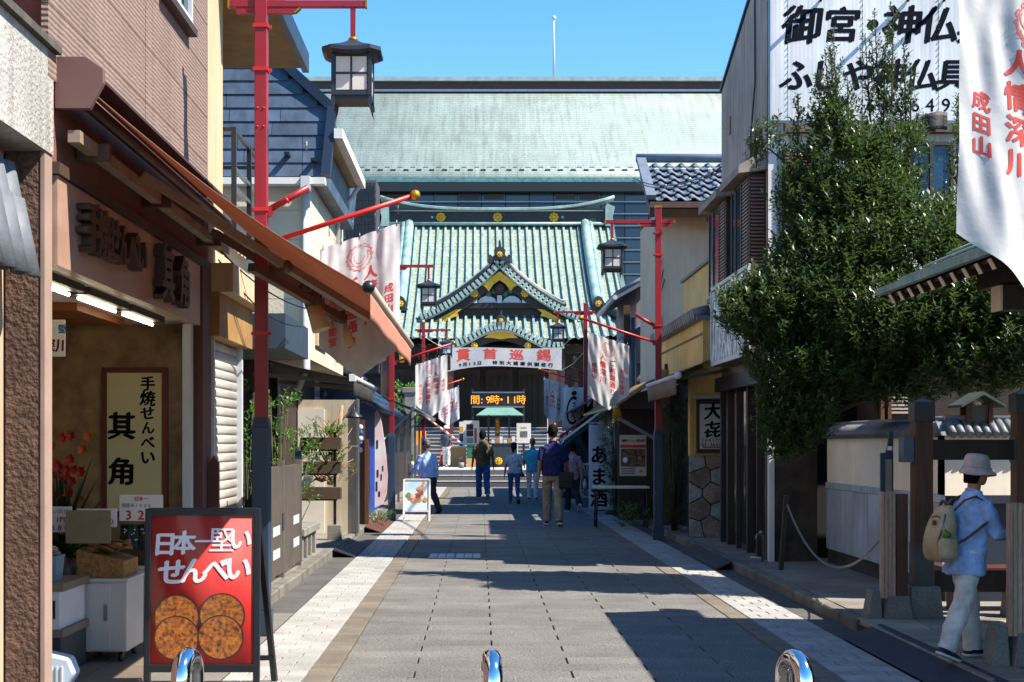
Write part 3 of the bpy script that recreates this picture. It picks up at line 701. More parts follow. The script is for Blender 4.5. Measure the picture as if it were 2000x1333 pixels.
# inside
marble = mat('mottled_brown_marble', '#ab8a5e', .4, .45, 5, col2='#7d6040', detail=8)
B(-6, FX - .101, 12.62, 12.75, -.05, 2.62).build('end_wall', marble, sh)
B(-6, -5.85, 8.12, 12.62, -.05, 2.62).build('back_wall', marble, sh)
B(-6, FX - .36, 8.12, 8.2, -.05, 3.0).build('near_wall', marble, sh)
B(-5.85, FX - .061, 8.2, 12.62, 2.6, 2.66).build('ceiling', mat('ceiling_white', '#c9beb0', .8, .05), sh)
tilem = mat('shop_floor_tile', '#6d6255', .5, .2, 2, rnd=.1)
fm_ = slab_mesh(.392, .392, .02, tilem, .003).mesh('floor_tile', tilem)
for i in range(9):
    for j in range(11): piece('floor_tile', fm_, sh, (-5.6 + i * .4, 8.4 + j * .4, .018))
cf = MB().box(-3.5, -3.0, 10.6, 12.0, 2.54, 2.598).build('ceiling_coffer', mat('orange_wood', '#7c4218', .5, .25, 3), sh)
fp_ = MB().box(-3.34, -2.76, 12.57, 12.618, .9, 2.22).build('panel_frame', mat('panel_frame_wood', '#6a2f14', .5, .2, 4), sh)
B(-3.29, -2.81, 12.555, 12.575, .95, 2.17).build('calligraphy_panel', mat('cream_paper', '#cfc08d', .6, .06, 2), fp_)
for q_, c_ in enumerate('其角'): text('calligraphy', c_, .25, ink, fp_, (-3.16, 12.552, 1.70 - .4 * q_), w='x', jit=.04)
text('calligraphy', '手焼せんべい', .13, ink, fp_, (-2.93, 12.552, 1.78), vertical=True, w='x', pitch=1.0, jit=.1, y0=-.03)
for i, y0 in enumerate((8.35, 9.55, 10.75)):   # lit tubes under the fascia
    t = thing('strip_light', ['nearest', 'middle', 'farthest'][i] + ' lit fluorescent strip under the cracker shop fascia', 'light', (-2.72, y0 + .5, 2.5), 'strip lights under the shop fascia')
    B(-2.8, -2.62, y0, y0 + 1.08, 2.55, 2.6).build('housing', mat('lamp_housing', '#241a14', .5), t)
    MB().tube([V(-2.71, y0 + .06, 2.53), V(-2.71, y0 + 1.02, 2.53)], .012, 8).build('tube', emit('lit_tube', '#fff0cc', 9.0), t)
def card(label, px0, px1, py0, py1, Y, base, lines, tilt=0, name='price_card', cat='sign'):
    x0, x1 = PX(px0, Y), PX(px1, Y); z0, z1 = PZ(py1, Y), PZ(py0, Y)
    t = thing(name, label, cat, ((x0 + x1) / 2, Y, z0))
    B(x0, x1, Y, Y + .012, z0, z1).build('board', base, t, bev=.002)
    for (s, fx, fz, sz, m, wt) in lines:
        mb = MB(); glyphs(mb, s, sz * (z1 - z0), plane_fn((x0 + (x1 - x0) * fx, Y - .002, z0 + (z1 - z0) * fz), (1, 0, 0), (0, 0, 1)), w=wt, pitch=.95, jit=.04)
        if mb.v: mb.build('print', m, t)
    return t
cardm = mat('card_white', '#d8cfc4', .6, .05)
card('price card reading 320 above the green seaweed crackers', 233, 318, 967, 1018, 11.2, cardm, [('日本一', .5, .85, .18, redink, 'x'), ('国産米100%', .4, .60, .17, ink, 'r'), ('320', .5, .24, .5, redink, 'x')])
card('orange and white price card reading 380 behind the brown box', 93, 140, 990, 1040, 10.3, cardm, [('い深川', .5, .82, .2, redink, 'b'), ('こげせ', .5, .5, .25, mat('orange_ink', '#c35a12', .6), 'x'), ('380', .5, .18, .28, ink, 'b')])
card('small price card with red print behind the brown card', 150, 228, 994, 1030, 10.8, cardm, [('元祖手焼', .4, .7, .3, ink, 'r'), ('380', .7, .3, .4, redink, 'b')])
card('blank brown cardboard price stand over the cracker basket', 128, 216, 997, 1062, 10.0, mat('cardboard', '#8a7050', .8, .15, 4), [])
card('hanging paper notice with blue and red characters at the left of the shop', 90, 127, 625, 697, 10.2, cardm, [('鉄火堅', .4, .75, .26, mat('blue_ink', '#1f5f8a', .6), 'x'), ('深川', .5, .3, .4, mat('brown_ink', '#5a1c12', .6), 'x')])
def cabinet(label, x0, x1, y0, y1, z0, z1):
    t = thing('cabinet', label, 'cabinet', ((x0 + x1) / 2, (y0 + y1) / 2, .0), 'white cabinets in the cracker shop')
    wm = mat('cabinet_white', '#b8b1a6', .5, .08, 2)
    B(x0, x1, y0, y1, z0, z1).build('body', wm, t, bev=.006)
    B(x0 - .012, x1 + .012, y0 - .012, y1 + .012, z1, z1 + .022).build('top', wm, t, bev=.004)
    d = B(x0 + .012, x0 + (x1 - x0) * .68, y0 - .012, y0 - .001, z0 + .012, z1 - .012).build('door', wm, t, bev=.003)
    B(x0 + (x1 - x0) * .55, x0 + (x1 - x0) * .62, y0 - .018, y0 - .0125, z0 + (z1 - z0) * .45, z0 + (z1 - z0) * .68).build('handle', steel, d)
    for xx in (x0 + .05, x1 - .05):
        for yy in (y0 + .06, y1 - .06):
            c = MB().tube([V(xx - .015, yy, .045), V(xx + .015, yy, .045)], .04, 10); c.build('caster', blackm, t)
cabinet('white cabinet on casters with a basket of crackers on top', -2.82, -2.47, 9.95, 10.45, .09, .58)
cabinet('white cabinet on casters behind the red signboard', -2.76, -2.40, 11.2, 11.8, .09, .56)
ls = thing('low_counter', 'low grey counter with pale door at the left of the shop', 'counter', (-2.95, 9.4, 0))
B(-3.4, -2.74, 9.3, 9.9, .02, .28).build('plinth', mat('dark_grey', '#34363c', .6), ls); B(-3.42, -2.72, 9.28, 9.9, .28, .33).build('rail', mat('ash_trim', '#7a6a58', .6), ls)
B(-3.4, -2.75, 9.3, 9.9, .33, .58).build('door', white_paint, ls); B(-3.42, -2.72, 9.28, 9.92, .58, .63).build('top', mat('ash_trim', '#7a6a58', .6), ls)
B(-2.79, -2.775, 9.293, 9.3, .4, .52).build('handle', blackm, ls)
bk = thing('tray', 'woven tray heaped with rice crackers on the cabinet', 'tray', (-2.64, 10.15, .61))
wick = mat('wicker', '#9a6a30', .8, .4, 30, bump=.6, bscale=90)
MB().prism([V(-2.83, 9.98, .605), V(-2.5, 9.98, .605), V(-2.5, 9.98, .72), V(-2.83, 9.98, .80)][::1], (0, .42, 0)).build('basket', wick, bk)
senb = mat('rice_cracker', '#8d5a22', .6, .4, 12, col2='#5c3412', bump=.4, bscale=60, rnd=.2)
cm = MB().lathe([(.02, -.006), (.055, -.005), (.058, 0), (.052, .006), (.02, .008)], (0, 0, 0), 12).mesh('cracker', senb)
for i in range(26): piece('cracker', cm, bk, (random.uniform(-2.79, -2.54), random.uniform(10.0, 10.36), .79 + random.uniform(0, .045)), rot=(random.uniform(-.5, .5), random.uniform(-.5, .5), 0))
pk = thing('cracker_box', 'clear box of dark green seaweed crackers on the rear cabinet', 'box', (-2.6, 11.4, .585))
B(-2.86, -2.42, 11.25, 11.7, .585, .70).build('base', mat('brown_box', '#3f2a18', .7), pk)
nori = mat('seaweed_cracker', '#20281a', .35, .5, 20, bump=.6, bscale=50, rnd=.2)
nm_ = B(-.035, .035, -.01, .01, 0, .2).mesh('cracker', nori)
for i in range(11): piece('cracker', nm_, pk, (-2.83 + i * .04, 11.3, .705), rot=(R(-8), 0, random.uniform(-.2, .2)))
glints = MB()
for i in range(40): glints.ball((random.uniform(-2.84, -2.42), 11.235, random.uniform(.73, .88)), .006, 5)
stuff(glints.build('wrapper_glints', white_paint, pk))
fb = thing('plastic_tub', 'translucent blue plastic tub of packets on the low counter', 'tub', (-2.92, 9.5, .63))
MB().lathe([(.15, 0), (.17, .16), (.175, .17)], (-2.92, 9.5, .632), 4, False, 1, .8, R(45)).build('tub', mat('pale_blue_plastic', '#6f8f9a', .3, .1), fb)
mb = MB()
for i in range(14): mb.ball((-2.92 + random.uniform(-.09, .09), 9.5 + random.uniform(-.07, .07), .81 + random.uniform(0, .04)), .045, 7, sz=.5)
mb.build('packets', mat('packet_film', '#8f6a5c', .3, .4, 20), fb)
fan = thing('fan_heater', 'pale blue plastic fan standing on the shop floor', 'fan', (-2.66, 8.9, 0))
mb = MB(); pr_ = [(-.14, 0), (.1, 0), (.16, .1), (.12, .2), (-.14, .26)]
mb.prism([V(-2.68 + x, 8.86, .01 + z) for x, z in pr_], (0, .14, 0)); mb.build('body', mat('pale_plastic', '#b3c0d0', .4, .05), fan, bev=.02)
for i in range(7): MB().box(-2.8 + i * .032, -2.79 + i * .032, 8.85, 8.86, .04, .16).build('grille_bar', alu, fan)
# flower arrangement
fl_ = thing('flower_arrangement', 'red and orange flower arrangement inside the cracker shop', 'flowers', (-3.45, 11.6, .6))
MB().lathe([(.1, 0), (.16, .2), (.12, .34)], (-3.4, 11.6, .3), 12).build('vase', mat('vase_dark', '#2a2018', .4), fl_)
B(-3.9, -3.1, 11.35, 11.9, .0, .3).build('stand', darkwood, fl_)
lv = MB()
pm_ = (mat('red_petal', '#a31a10', .6, .3, 20), mat('orange_petal', '#b8530f', .6, .3, 20))
for i in range(54):
    a = random.uniform(0, 6.28); h = random.uniform(.1, .95); r_ = random.uniform(.04, .34)
    p = V(-3.4 + math.cos(a) * r_, 11.55 + math.sin(a) * r_ * .6, .66 + h); fl1 = MB()
    for k in range(6):   # six pointed petals
        an = k * 1.047 + i; d = V(math.cos(an), -.6, math.sin(an)).normalized(); q = d.cross(V(0, 1, 0)).normalized() * .018; e = p + d * random.uniform(.045, .065)
        fl1.add([p, p + d * .03 + q, e, p + d * .03 - q], [(0, 1, 2, 3)])
    fl1.build('flower', pm_[0 if i % 3 else 1], fl_)
for i in range(60):
    a = random.uniform(0, 6.28); r_ = random.uniform(.1, .42); z = .6 + random.uniform(0, .9)
    p0 = V(-3.4, 11.55, .62); p1 = V(-3.4 + math.cos(a) * r_, 11.55 + math.sin(a) * r_ * .7, z); q = (p1 - p0).cross(V(0, 0, 1)).normalized() * .018
    lv.add([p0 - q * .4, p0 + q * .4, (p0 + p1) / 2 + q + V(0, 0, .05), p1, (p0 + p1) / 2 - q + V(0, 0, .05)], [(0, 1, 2, 3, 4)])
stuff(lv.build('leaves', leafmat('dark_leaf', '#26381a', '#16220f'), fl_))

# --- awning of the cracker shop
aw = thing('awning', 'rust-red retractable awning sloping out over the street from the cracker shop', 'awning', (-1.6, 10.5, 2.6))
AY0, AY1 = 8.22, 13.1
A0 = (-2.26, 3.60); A1 = (-.66, 2.45)
awm = mat('rust_awning_cloth', '#a06c56', .75, .22, 1.2, streak=.2, bump=.1, bscale=6)
n = awm.node_tree.nodes; l = awm.node_tree.links
tr = n.new('ShaderNodeBsdfTranslucent'); tr.inputs[0].default_value = (.42, .2, .12, 1); k = n.new('ShaderNodeMixShader'); k.inputs[0].default_value = .4
l.new(n['Principled BSDF'].outputs[0], k.inputs[1]); l.new(tr.outputs[0], k.inputs[2]); l.new(k.outputs[0], n['Material Output'].inputs[0])
def aw_pt(u, v):
    x = A0[0] + (A1[0] - A0[0]) * u; z = A0[1] + (A1[1] - A0[1]) * u
    return V(x, AY0 + (AY1 - AY0) * v, z - .07 * math.sin(math.pi * u) - .012 * math.sin(math.pi * u) * math.sin(v * 22))
MB().sheet(aw_pt, 14, 40, .006).build('fabric', awm, aw)
vm = mat('faded_valance_cloth', '#a9705a', .8, .15, 1.5, bump=.1, bscale=6)
MB().sheet(lambda u, v: V(A1[0] + .03 + .008 * math.sin(v * 17) * u, AY0 + (AY1 - AY0) * v, A1[1] - .02 - .17 * u), 4, 50, .005).build('valance', vm, aw)
MB().tube([V(A1[0] + .02, AY0 - .03, A1[1]), V(A1[0] + .02, AY1 + .03, A1[1])], .032, 10).build('front_bar', mat('bar_cream', '#b3a48f', .5, .1), aw)
MB().ball((A1[0] + .02, AY0 - .03, A1[1] - .0), .038, 10).build('bar_end', blackm, aw)
MB().tube([V(-2.32, AY0, 3.56), V(-2.32, AY1, 3.56)], .045, 12).build('roller', mat('roller_brown', '#43201a', .45, .15), aw)
brn = mat('awning_arm_beige', '#8d7a68', .6, .2, 3)
MB().beam((-2.34, AY0 - .02, 3.32), (-2.34, AY1, 3.32), .07, .07).build('torsion_bar', brn, aw)
mb = MB(); mb.prism([V(x, AY0 - .06, z) for x, z in ((-2.44, 3.47), (-2.24, 3.47), (-2.16, 3.62), (-2.16, 3.7), (-2.26, 3.77), (-2.44, 3.77))], (0, .05, 0)); mb.build('hood_end_plate', mauve_flat, aw, bev=.004)
mb = MB(); mb.prism([V(x, AY0 - .01, z) for x, z in ((-2.44, 3.775), (-2.32, 3.775), (-2.24, 3.72), (-2.24, 3.70), (-2.325, 3.755), (-2.44, 3.755))], (0, AY1 - AY0, 0)); mb.build('hood', mat('hood_brown', '#3c1f18', .6, .15), aw)
arm = mat('awning_arm_brown', '#5b4034', .55, .2, 3)
for pts in (((-2.28, 9.6, 3.36), (-1.36, 10.0, 2.79), (-.84, 10.8, 2.50)), ((-2.28, 12.2, 3.36), (-1.42, 11.5, 2.80), (-.78, 12.3, 2.45))):
    for a, b in zip(pts[:-1], pts[1:]): MB().beam(a, b, .06, .055).build('folding_arm', brn, aw)
    MB().ball(pts[1], .05, 8).build('elbow', arm, aw)
for yy in (8.6, 10.3, 12.3): B(-2.44, -2.24, yy, yy + .05, 3.26, 3.36).build('wall_bracket', arm, aw)
r0, r1 = V(-1.62, 10.1, 2.80), V(-.80, 12.3, 2.40)
MB().beam(r0, r1, .06, .06).build('lamp_rail', arm, aw)
lampc = mat('lamp_cream', '#b8986a', .5, .15)
for i, q in enumerate((.44, .68, .9)):
    p = r0.lerp(r1, q)
    t = thing('spotlight', ['nearest', 'middle', 'farthest'][i] + ' cream spotlight clamped beneath the rust-red awning', 'lamp', p, 'spotlights under the awning')
    c = p + V(.0, -.05, -.03)
    MB().tube([c + V(-.03, 0, .02), c + V(.035, -.02, -.17)], [.06, .072], 14).build('barrel', lampc, t)
    MB().tube([c + V(-.055, 0, .12), c + V(-.028, 0, .02)], .066, 14).build('back_cap', arm, t)
    MB().box(p.x - .05, p.x + .05, p.y - .05, p.y + .05, p.z - .04, p.z + .05).build('clamp', arm, t)
    MB().tube([c + V(-.04, 0, .12), c + V(-.02, .02, .19), c + V(.02, .04, .17), c + V(.03, .02, .05)], .009, 5).build('cable', blackm, t)

# --- cream building with shutter and balcony
cb_ = thing('shuttered_house', 'cream rendered house with roller shutter and small balcony next to the cracker shop', 'building', (-4, 14, 0))
creamw = mat('pale_cream_render', '#bda583', .85, .1, 1.2, bump=.2, bscale=100, streak=.2)
B(-6, FX, 12.82, 13.56, 3.62, 8).build('upper_wall', creamw, cb_)
B(-6, -2.95, 13.56, 16.2, 3.0, 8).build('recessed_wall', creamw, cb_)
B(-6, FX + .1, 12.85, 14.7, 2.52, 2.92).build('fascia', mat('ochre_fascia', '#9c7440', .7, .25, 2, streak=.3), cb_)
B(-6, FX + .22, 12.85, 14.9, 2.92, 3.18).build('canopy_edge', creamw, cb_); B(-6, FX, 12.82, 14.9, 3.18, 3.62).build('wall_band', creamw, cb_)
B(-6, -2.0, 13.3, 16.2, 5.82, 5.9).build('eave_soffit', mat('ochre_soffit', '#8a6a35', .7, .2), cb_)
B(-2.02, -1.95, 13.3, 16.25, 5.78, 6.0).build('eave_board', blackm, cb_)
win = B(-2.95, -2.9, 13.75, 15.0, 3.75, 5.5).build('window', mat('window_curtain', '#9c8f80', .5, .15, 2), cb_)
for yy in (13.7, 14.35, 14.98): MB().box(-2.92, -2.84, yy, yy + .07, 3.7, 5.55).build('window_frame', blackm, win)
MB().box(-2.92, -2.83, 13.7, 15.05, 5.5, 5.58).build('window_frame', blackm, win)
shut = mat('shutter_slat', '#a8a298', .45, .1, 4, rnd=.05)
sm_ = MB().sheet(lambda u, v: V(.012 * math.sin(math.pi * u), 1.5 * (v - .5), .088 * (u - .5)), 4, 1, -.004).mesh('shutter_slat', shut)
sp = B(FX - .08, FX - .05, 12.85, 14.62, .1, 2.52).build('shutter', mat('shutter_back', '#8f8a80', .5), cb_)
for i in range(27): piece('shutter_slat', sm_, sp, (FX - .045, 13.85, .16 + i * .089), scale=(1, 1, 1))
B(FX - .06, FX + .0, 13.12, 13.17, .1, 2.52).build('shutter_rail', alu, cb_); B(FX - .06, FX + .01, 14.58, 14.66, .1, 2.52).build('shutter_rail', alu, cb_)
B(-6, FX - .09, 12.85, 14.66, -.05, 2.52).build('ground_wall', creamw, cb_)
bal = thing('balcony_railing', 'small dark metal balcony on the cream house', 'balcony', (-2.6, 14.6, 3.55))
for z in (4.0, 4.18, 4.55): MB().beam((-2.35, 13.6, z), (-2.35, 15.5, z), .035).build('rail', steel if z < 4.5 else blackm, bal)
for yy in (13.6, 15.5): MB().beam((-2.9, yy, 4.55), (-2.35, yy, 4.55), .035).build('rail', blackm, bal)
for (x, yy) in ((-2.35, 13.6), (-2.35, 14.5), (-2.35, 15.5), (-2.9, 13.6)): MB().beam((x, yy, 3.55), (x, yy, 4.57), .045).build('post', blackm, bal)
for i in range(9): MB().beam((-2.9, 13.65 + i * .22, 3.56), (-2.33, 13.65 + i * .22, 3.56), .06, .04).build('floor_slat', darkwood, bal)
MB().beam((-2.33, 13.58, 3.56), (-2.33, 15.52, 3.56), .04, .09).build('edge_beam', steel, bal)
can = B(-2.95, -2.05, 15.0, 17.0, 2.55, 2.92).build('door_canopy', mat('blue_canopy', '#2a3846', .5, .1), cb_)
B(-6, -2.95, 14.7, 16.2, -.05, 3.0).build('entrance_wall', darkwood, cb_)
B(-2.95, -2.9, 14.9, 15.9, .1, 2.3).build('entrance_door', glass('dark_glass'), cb_)

# --- house with slate mansard
sl = thing('slate_house', 'cream-sided house with dark blue slate gable roof', 'building', (-5, 27, 0))
slate = mat('blue_slate', '#3d4f64', .55, .35, 3, rnd=.22, streak=.25)
csid = mat('cream_siding', '#c2b49c', .8, .1, 1.2, bump=.25, bscale=26)
HX = -2.45; HY0, HY1 = 20.2, 25.45
B(-10, HX - .02, HY0 + .02, HY1, 2.75, 5.3).build('wall', csid, sl)
B(-9, HX - .02, HY0 + .5, HY1, 5.3, 5.85).build('upper_wall', csid, sl)
for i in range(7): MB().box(HX - .019, HX + .004, HY0 - .01, HY1, 2.76 + i * .44, 2.76 + i * .44 + .434).build('siding_board', csid, sl)
for i in range(6): MB().box(-8, HX + .002, HY0 - .016, HY0 + .019, 2.76 + i * .42, 2.76 + i * .42 + .414).build('siding_board', csid, sl)
# slated face leaning back above the front wall: courses of slates clipped to the gable outline
ol = [V(PX(632, 20.1), 0, PZ(345, 20.1)), V(PX(645, 20.3), 0, PZ(212, 20.3)), V(PX(530, 20.6), 0, PZ(108, 20.6)), V(PX(440, 20.8), 0, PZ(40, 20.8))]
def right_edge(z):
    for a, b in zip(ol[:-1], ol[1:]):
        if a.z <= z <= b.z: return a.x + (b.x - a.x) * (z - a.z) / (b.z - a.z)
    return ol[-1].x
z0 = ol[0].z; zt = ol[-1].z
def fy(z): return 20.12 + (z - z0) * .22
mb = MB(); mb.add([V(-9, fy(z0) + .05, z0)] + [V(p.x - .02, fy(p.z) + .05, p.z) for p in ol] + [V(-9, fy(zt) + .05, zt)], [(0, 1, 2, 3, 4, 5)]); mb.build('roof_face', slate, sl)
CH = .205; k = 0; z = z0
while z < zt - .1:
    xr = min(right_edge(z + .02), right_edge(min(zt, z + CH)) + .05); x = xr - random.uniform(.3, .9)
    xe = xr
    while xe > -5.4:
        zz = z; th = .035
        MB().prism([V(x + .004, fy(zz) - th, zz), V(xe - .004, fy(zz) - th, zz), V(xe - .004, fy(zz + CH) - .004, zz + CH + .03), V(x + .004, fy(zz + CH) - .004, zz + CH + .03)], (0, .03, 0)).build('slate', slate, sl)
        xe = x; x = xe - random.uniform(.45, .95)
    z += CH; k += 1
edge = mat('blue_edge_trim', '#122238', .45, .15)
for a, b in zip(ol[:-1], ol[1:]):
    MB().beam(V(a.x + .03, fy(a.z) - .03, a.z), V(b.x + .03, fy(b.z) - .03, b.z), .13, .16, up=(0, 1, 0)).build('rake_trim', edge, sl)
mb = MB(); mb.prism([V(p.x - .03, fy(p.z) + .1, p.z) for p in ol] + [V(-9, 20.8, zt), V(-9, 20.5, z0)], (0, 4.9, 0)); mb.build('roof_body', slate, sl)
for (px, py) in ((560, 300), (612, 312)): MB().box(PX(px - 5, 20), PX(px + 5, 20), fy(PZ(py, 20)) - .2, fy(PZ(py, 20)), PZ(py + 3, 20), PZ(py - 3, 20)).build('snow_guard', blackm, sl)
MB().box(-8, PX(636, 20), 19.9, 20.08, PZ(362, 20), PZ(349, 20)).build('gutter', white_paint, sl)
MB().box(PX(588, 19.9), PX(606, 19.9), 19.85, 20.05, PZ(372, 19.9), PZ(345, 19.9)).build('rain_head', alu, sl)
MB().tube([V(PX(598, 20.1), 20.12, PZ(366, 20.1)), V(PX(598, 20.1), 20.12, 2.6), V(PX(580, 20), 20.0, 2.3)], .055, 8).build('downpipe', alu, sl)
# street-side eave: sloping soffit and gutter
xx = -2.06; ez = 5.98
mb = MB(); mb.prism([V(HX, HY0 + .1, 5.86), V(xx + .06, HY0 + .1, ez - .10), V(xx + .06, HY0 + .1, ez - .04), V(HX, HY0 + .1, 6.0)], (0, 3.8, 0)); mb.build('eave_soffit', creamw, sl)
B(xx, xx + .12, HY0 - .1, HY0 + 3.9, ez - .12, ez + .02).build('eave_gutter', white_paint, sl)
MB().tube([V(xx + .04, HY0 + 3.7, ez - .1), V(xx - .1, HY0 + 3.75, ez - .3), V(HX + .06, HY0 + 3.8, ez - .5), V(HX + .06, HY0 + 3.8, 2.9)], .04, 8).build('downpipe', alu, sl)
MB().box(HX + .005, HX + .05, 21.1, 22.5, 3.0, 4.15).build('window_hood', creamw, sl)
wz = MB().box(HX + .05, HX + .06, 21.2, 22.4, 3.05, 4.0).build('window', mat('blind_window', '#a08a60', .5, .1), sl); MB().box(HX + .05, HX + .12, 21.05, 22.55, 4.15, 4.2).build('hood_edge', blackm, wz)

# --- low shop with black awning and yard in front
lo = thing('low_shop', 'low dark shop front with signboards under the black awning', 'building', (-4.5, 21, 0))
B(-8, -2.95, 17.2, 25.4, -.05, 2.74).build('wall', darkwood, lo)
B(-8, -2.75, 17.1, 20.1, 2.75, 2.9).build('flat_roof', mat('roof_lip_grey', '#6a7078', .6, .2), lo)
B(-2.95, -2.9, 18.2, 19.6, .1, 2.2).build('door', glass('dark_glass'), lo)
sgn = B(-2.93, -2.87, 20.2, 20.5, .6, 2.5).build('upright_sign', blackm, lo)
text('sign_text', '特別深川大山参拝', .18, whiteink, sgn, (-2.866, 20.35, 1.55), r=(0, 1, 0), u=(0, 0, 1), vertical=True, pitch=1.15)
ba = thing('awning', 'black retractable awning over the low shop on the left', 'awning', (-2.2, 19, 2.2))
blk = mat('black_canvas', '#24221f', .85, .2, 2)
def ba_pt(u, v): return V(-2.9 + 1.34 * u, 17.5 + 3.1 * v, 2.68 - .33 * u - .03 * math.sin(math.pi * u))
MB().sheet(ba_pt, 6, 6, .01).build('fabric', blk, ba)
MB().sheet(lambda u, v: V(-1.55 + .02 * math.sin(v * 20) * u, 17.5 + 3.1 * v, 2.34 - .22 * u), 2, 24, .006).build('valance', blk, ba)
MB().tube([V(-1.56, 17.45, 2.36), V(-1.56, 20.65, 2.36)], .035, 8).build('front_bar', alu, ba)
B(-1.6, -1.52, 17.42, 17.5, 2.31, 2.4).build('bar_end', white_paint, ba)
for yy in (17.9, 20.2): MB().beam((-2.85, yy, 2.42), (-1.6, yy + .1, 2.32), .06, .05).build('arm', mat('arm_grey', '#6b675c', .5), ba)
# pale panel wall across the yard
pw = thing('yard_wall', 'pale plastered wall panel behind the planter shelves', 'wall', (-2.5, 22.9, .1))
B(-2.93, -1.97, 22.95, 23.1, .1, 2.25).build('panel', mat('pale_plaster', '#b7a890', .85, .2, 1.2, streak=.2), pw)
B(-2.93, -2.5, 22.9, 22.948, .1, 2.1).build('white_boards', mat('white_board', '#c9c2b6', .7, .12, 2), pw)
B(-1.99, -1.955, 22.9, 23.12, .1, 2.27).build('edge_post', steel, pw)
# --- small tiled house with blue door beyond
th = thing('tiled_house', 'small house with dark blue glazed tile roof and blue wall', 'building', (-3, 27.5, 0))
B(-2.88, -2.25, 25.6, 33, -.05, 2.3).build('wall', mat('blue_wall', '#123a8a', .5, .15, 2), th)
btile = mat('blue_glazed_tile', '#1d2c42', .25, .25, 3, rnd=.15)
bt = MB().sheet(lambda u, v: V(.36 * (v - .5), .22 * (u - .5), .04 * math.sin(math.pi * u * 2) - .3 * (v - .5)), 8, 1, -.015).mesh('roof_tile', btile)
for i in range(34):
    for k in range(4): piece('roof_tile', bt, th, (-2.62 + .22 * k + .05, 25.7 + i * .215, 2.85 - .185 * k))
MB().prism([V(-2.88, 25.58, 2.3), V(-2.0, 25.58, 2.3), V(-2.88, 25.58, 3.15)], (0, 7.4, 0)).build('roof_base', btile, th)
MB().tube([V(-2.8, 25.55, 3.22), V(-1.95, 25.55, 2.45)], .09, 8).build('verge_ridge', btile, th)
for k in range(5): MB().tube([V(-2.75 + k * .18, 25.5, 3.2 - k * .16), V(-2.62 + k * .18, 25.5, 3.09 - k * .16)], .11, 8).build('verge_tile', btile, th)
mural = thing('mural_board', 'tall pale board painted with pink and dark strokes against the blue wall', 'board', (-2.0, 26.5, .1))
mp_ = mat('mural_paint', '#dcd7d3', .6, .5, 1.1, col2='#cf9c94', detail=2)
mb = MB(); mb.prism([V(PX(x, 26.5), 26.5, PZ(yy, 26.5)) for x, yy in ((732, 805), (738, 800), (746, 830), (753, 880), (757, 930), (755, 965), (748, 985), (732, 992))][::-1], (0, .06, 0)); mb.build('board', mp_, mural)
for q in ((737, 868, 3, 8), (738, 925, 3, 7), (745, 932, 2, 6), (736, 950, 3, 9), (748, 915, 2, 5), (741, 965, 3, 5)):
    B(PX(q[0] - q[2] / 2, 26.5), PX(q[0] + q[2] / 2, 26.5), 26.494, 26.499, PZ(q[1] + q[3], 26.5), PZ(q[1] - q[3], 26.5)).build('painted_stroke', blackm, mural)
dr = thing('lattice_door', 'brown carved lattice door standing by the blue wall', 'door', (-2.15, 25.5, .1))
B(PX(697, 25.5), PX(712, 25.5), 25.5, 25.56, .1, PZ(820, 25.5)).build('panel', brownwood, dr); B(PX(712, 25.4), PX(720, 25.4), 25.42, 25.5, .1, PZ(858, 25.4)).build('post', brownwood, dr)
for i in range(5):
    MB().ball((PX(704, 25.5), 25.49, PZ(835 + i * 11, 25.5)), .05, 8, sx=1.0, sy=.3).build('cutout', mat('cutout_blue', '#2a4c82', .5) if i % 2 else white_paint, dr)
# far-left stalls and awnings running on to the temple
st_ = thing('stall_row', 'dark low stalls with blue awning further along the left side', 'stall', (-2.6, 39, 0))
B(-6, -2.35, 33.2, 49, -.05, 2.5).build('wall', darkwood, st_)
for yy in (35, 38, 41, 44, 47): MB().beam((-2.0, yy, .1), (-2.0, yy, 2.4), .06).build('post', steel, st_)
MB().sheet(lambda u, v: V(-2.5 + .95 * u, 33.2 + 15.5 * v, 2.75 - .38 * u), 3, 8, .02).build('canopy', mat('navy_canvas', '#1c2a44', .7, .2), st_)
MB().tube([V(-1.56, 33.2, 2.36), V(-1.56, 48.8, 2.36)], .05, 8).build('front_bar', steel, st_)
for yy in (33.4, 36.5, 40): MB().beam((-2.3, yy, 1.6), (-1.6, yy + .2, 2.3), .04).build('brace', alu, st_)
# ------------------------------------------------------------------ right side of the street
shaded_sidewall = mat('weathered_shaded_render', '#a59b90', .9, .2, 1.0, bump=.25, bscale=90, streak=.35)  # weather streaks; the side wall's shade is put into the grey base colour
whitewall = mat('dirty_white_render', '#c4c2be', .85, .15, 1.2, streak=.3)
brnm = mat('brown_aluminium', '#2e1f16', .5, .15, 2)
wb = thing('sign_building', 'tall white building with painted shop signboard behind the tree', 'building', (5.3, 19.3, 0))
WX, WY0, WY1 = 3.57, 17.6, 21.0
mb = MB(); mb.prism([V(WX, WY0, 2.5), V(WX, WY1, 2.5), V(WX, WY1, 6.72), V(WX, WY0, 7.75)], (.1, 0, 0)); mb.build('side_wall', shaded_sidewall, wb)
B(WX + .1, 9, WY0 + .05, WY1, 2.5, 6.7).build('core', shaded_sidewall, wb)
B(WX, 9, WY0, WY0 + .049, 2.4, 7.8).build('front_wall', whitewall, wb)
mb = MB(); mb.prism([V(WX - .03, WY1, 6.74), V(WX - .03, WY0 - .03, 7.78), V(WX - .03, WY0 - .03, 7.82), V(WX - .03, WY1, 6.78)], (.2, 0, 0)); mb.build('parapet_cap', mat('blue_cap', '#2a3c50', .5), wb)
B(WX - .003, WX + .1, WY0 - .012, WY0, 2.4, 5.5).build('corner_trim', white_paint, wb)
B(WX - .015, WX - .002, 20.2, 20.32, 5.95, 6.2).build('vent', mat('rust_vent', '#7a5a30', .7), wb)
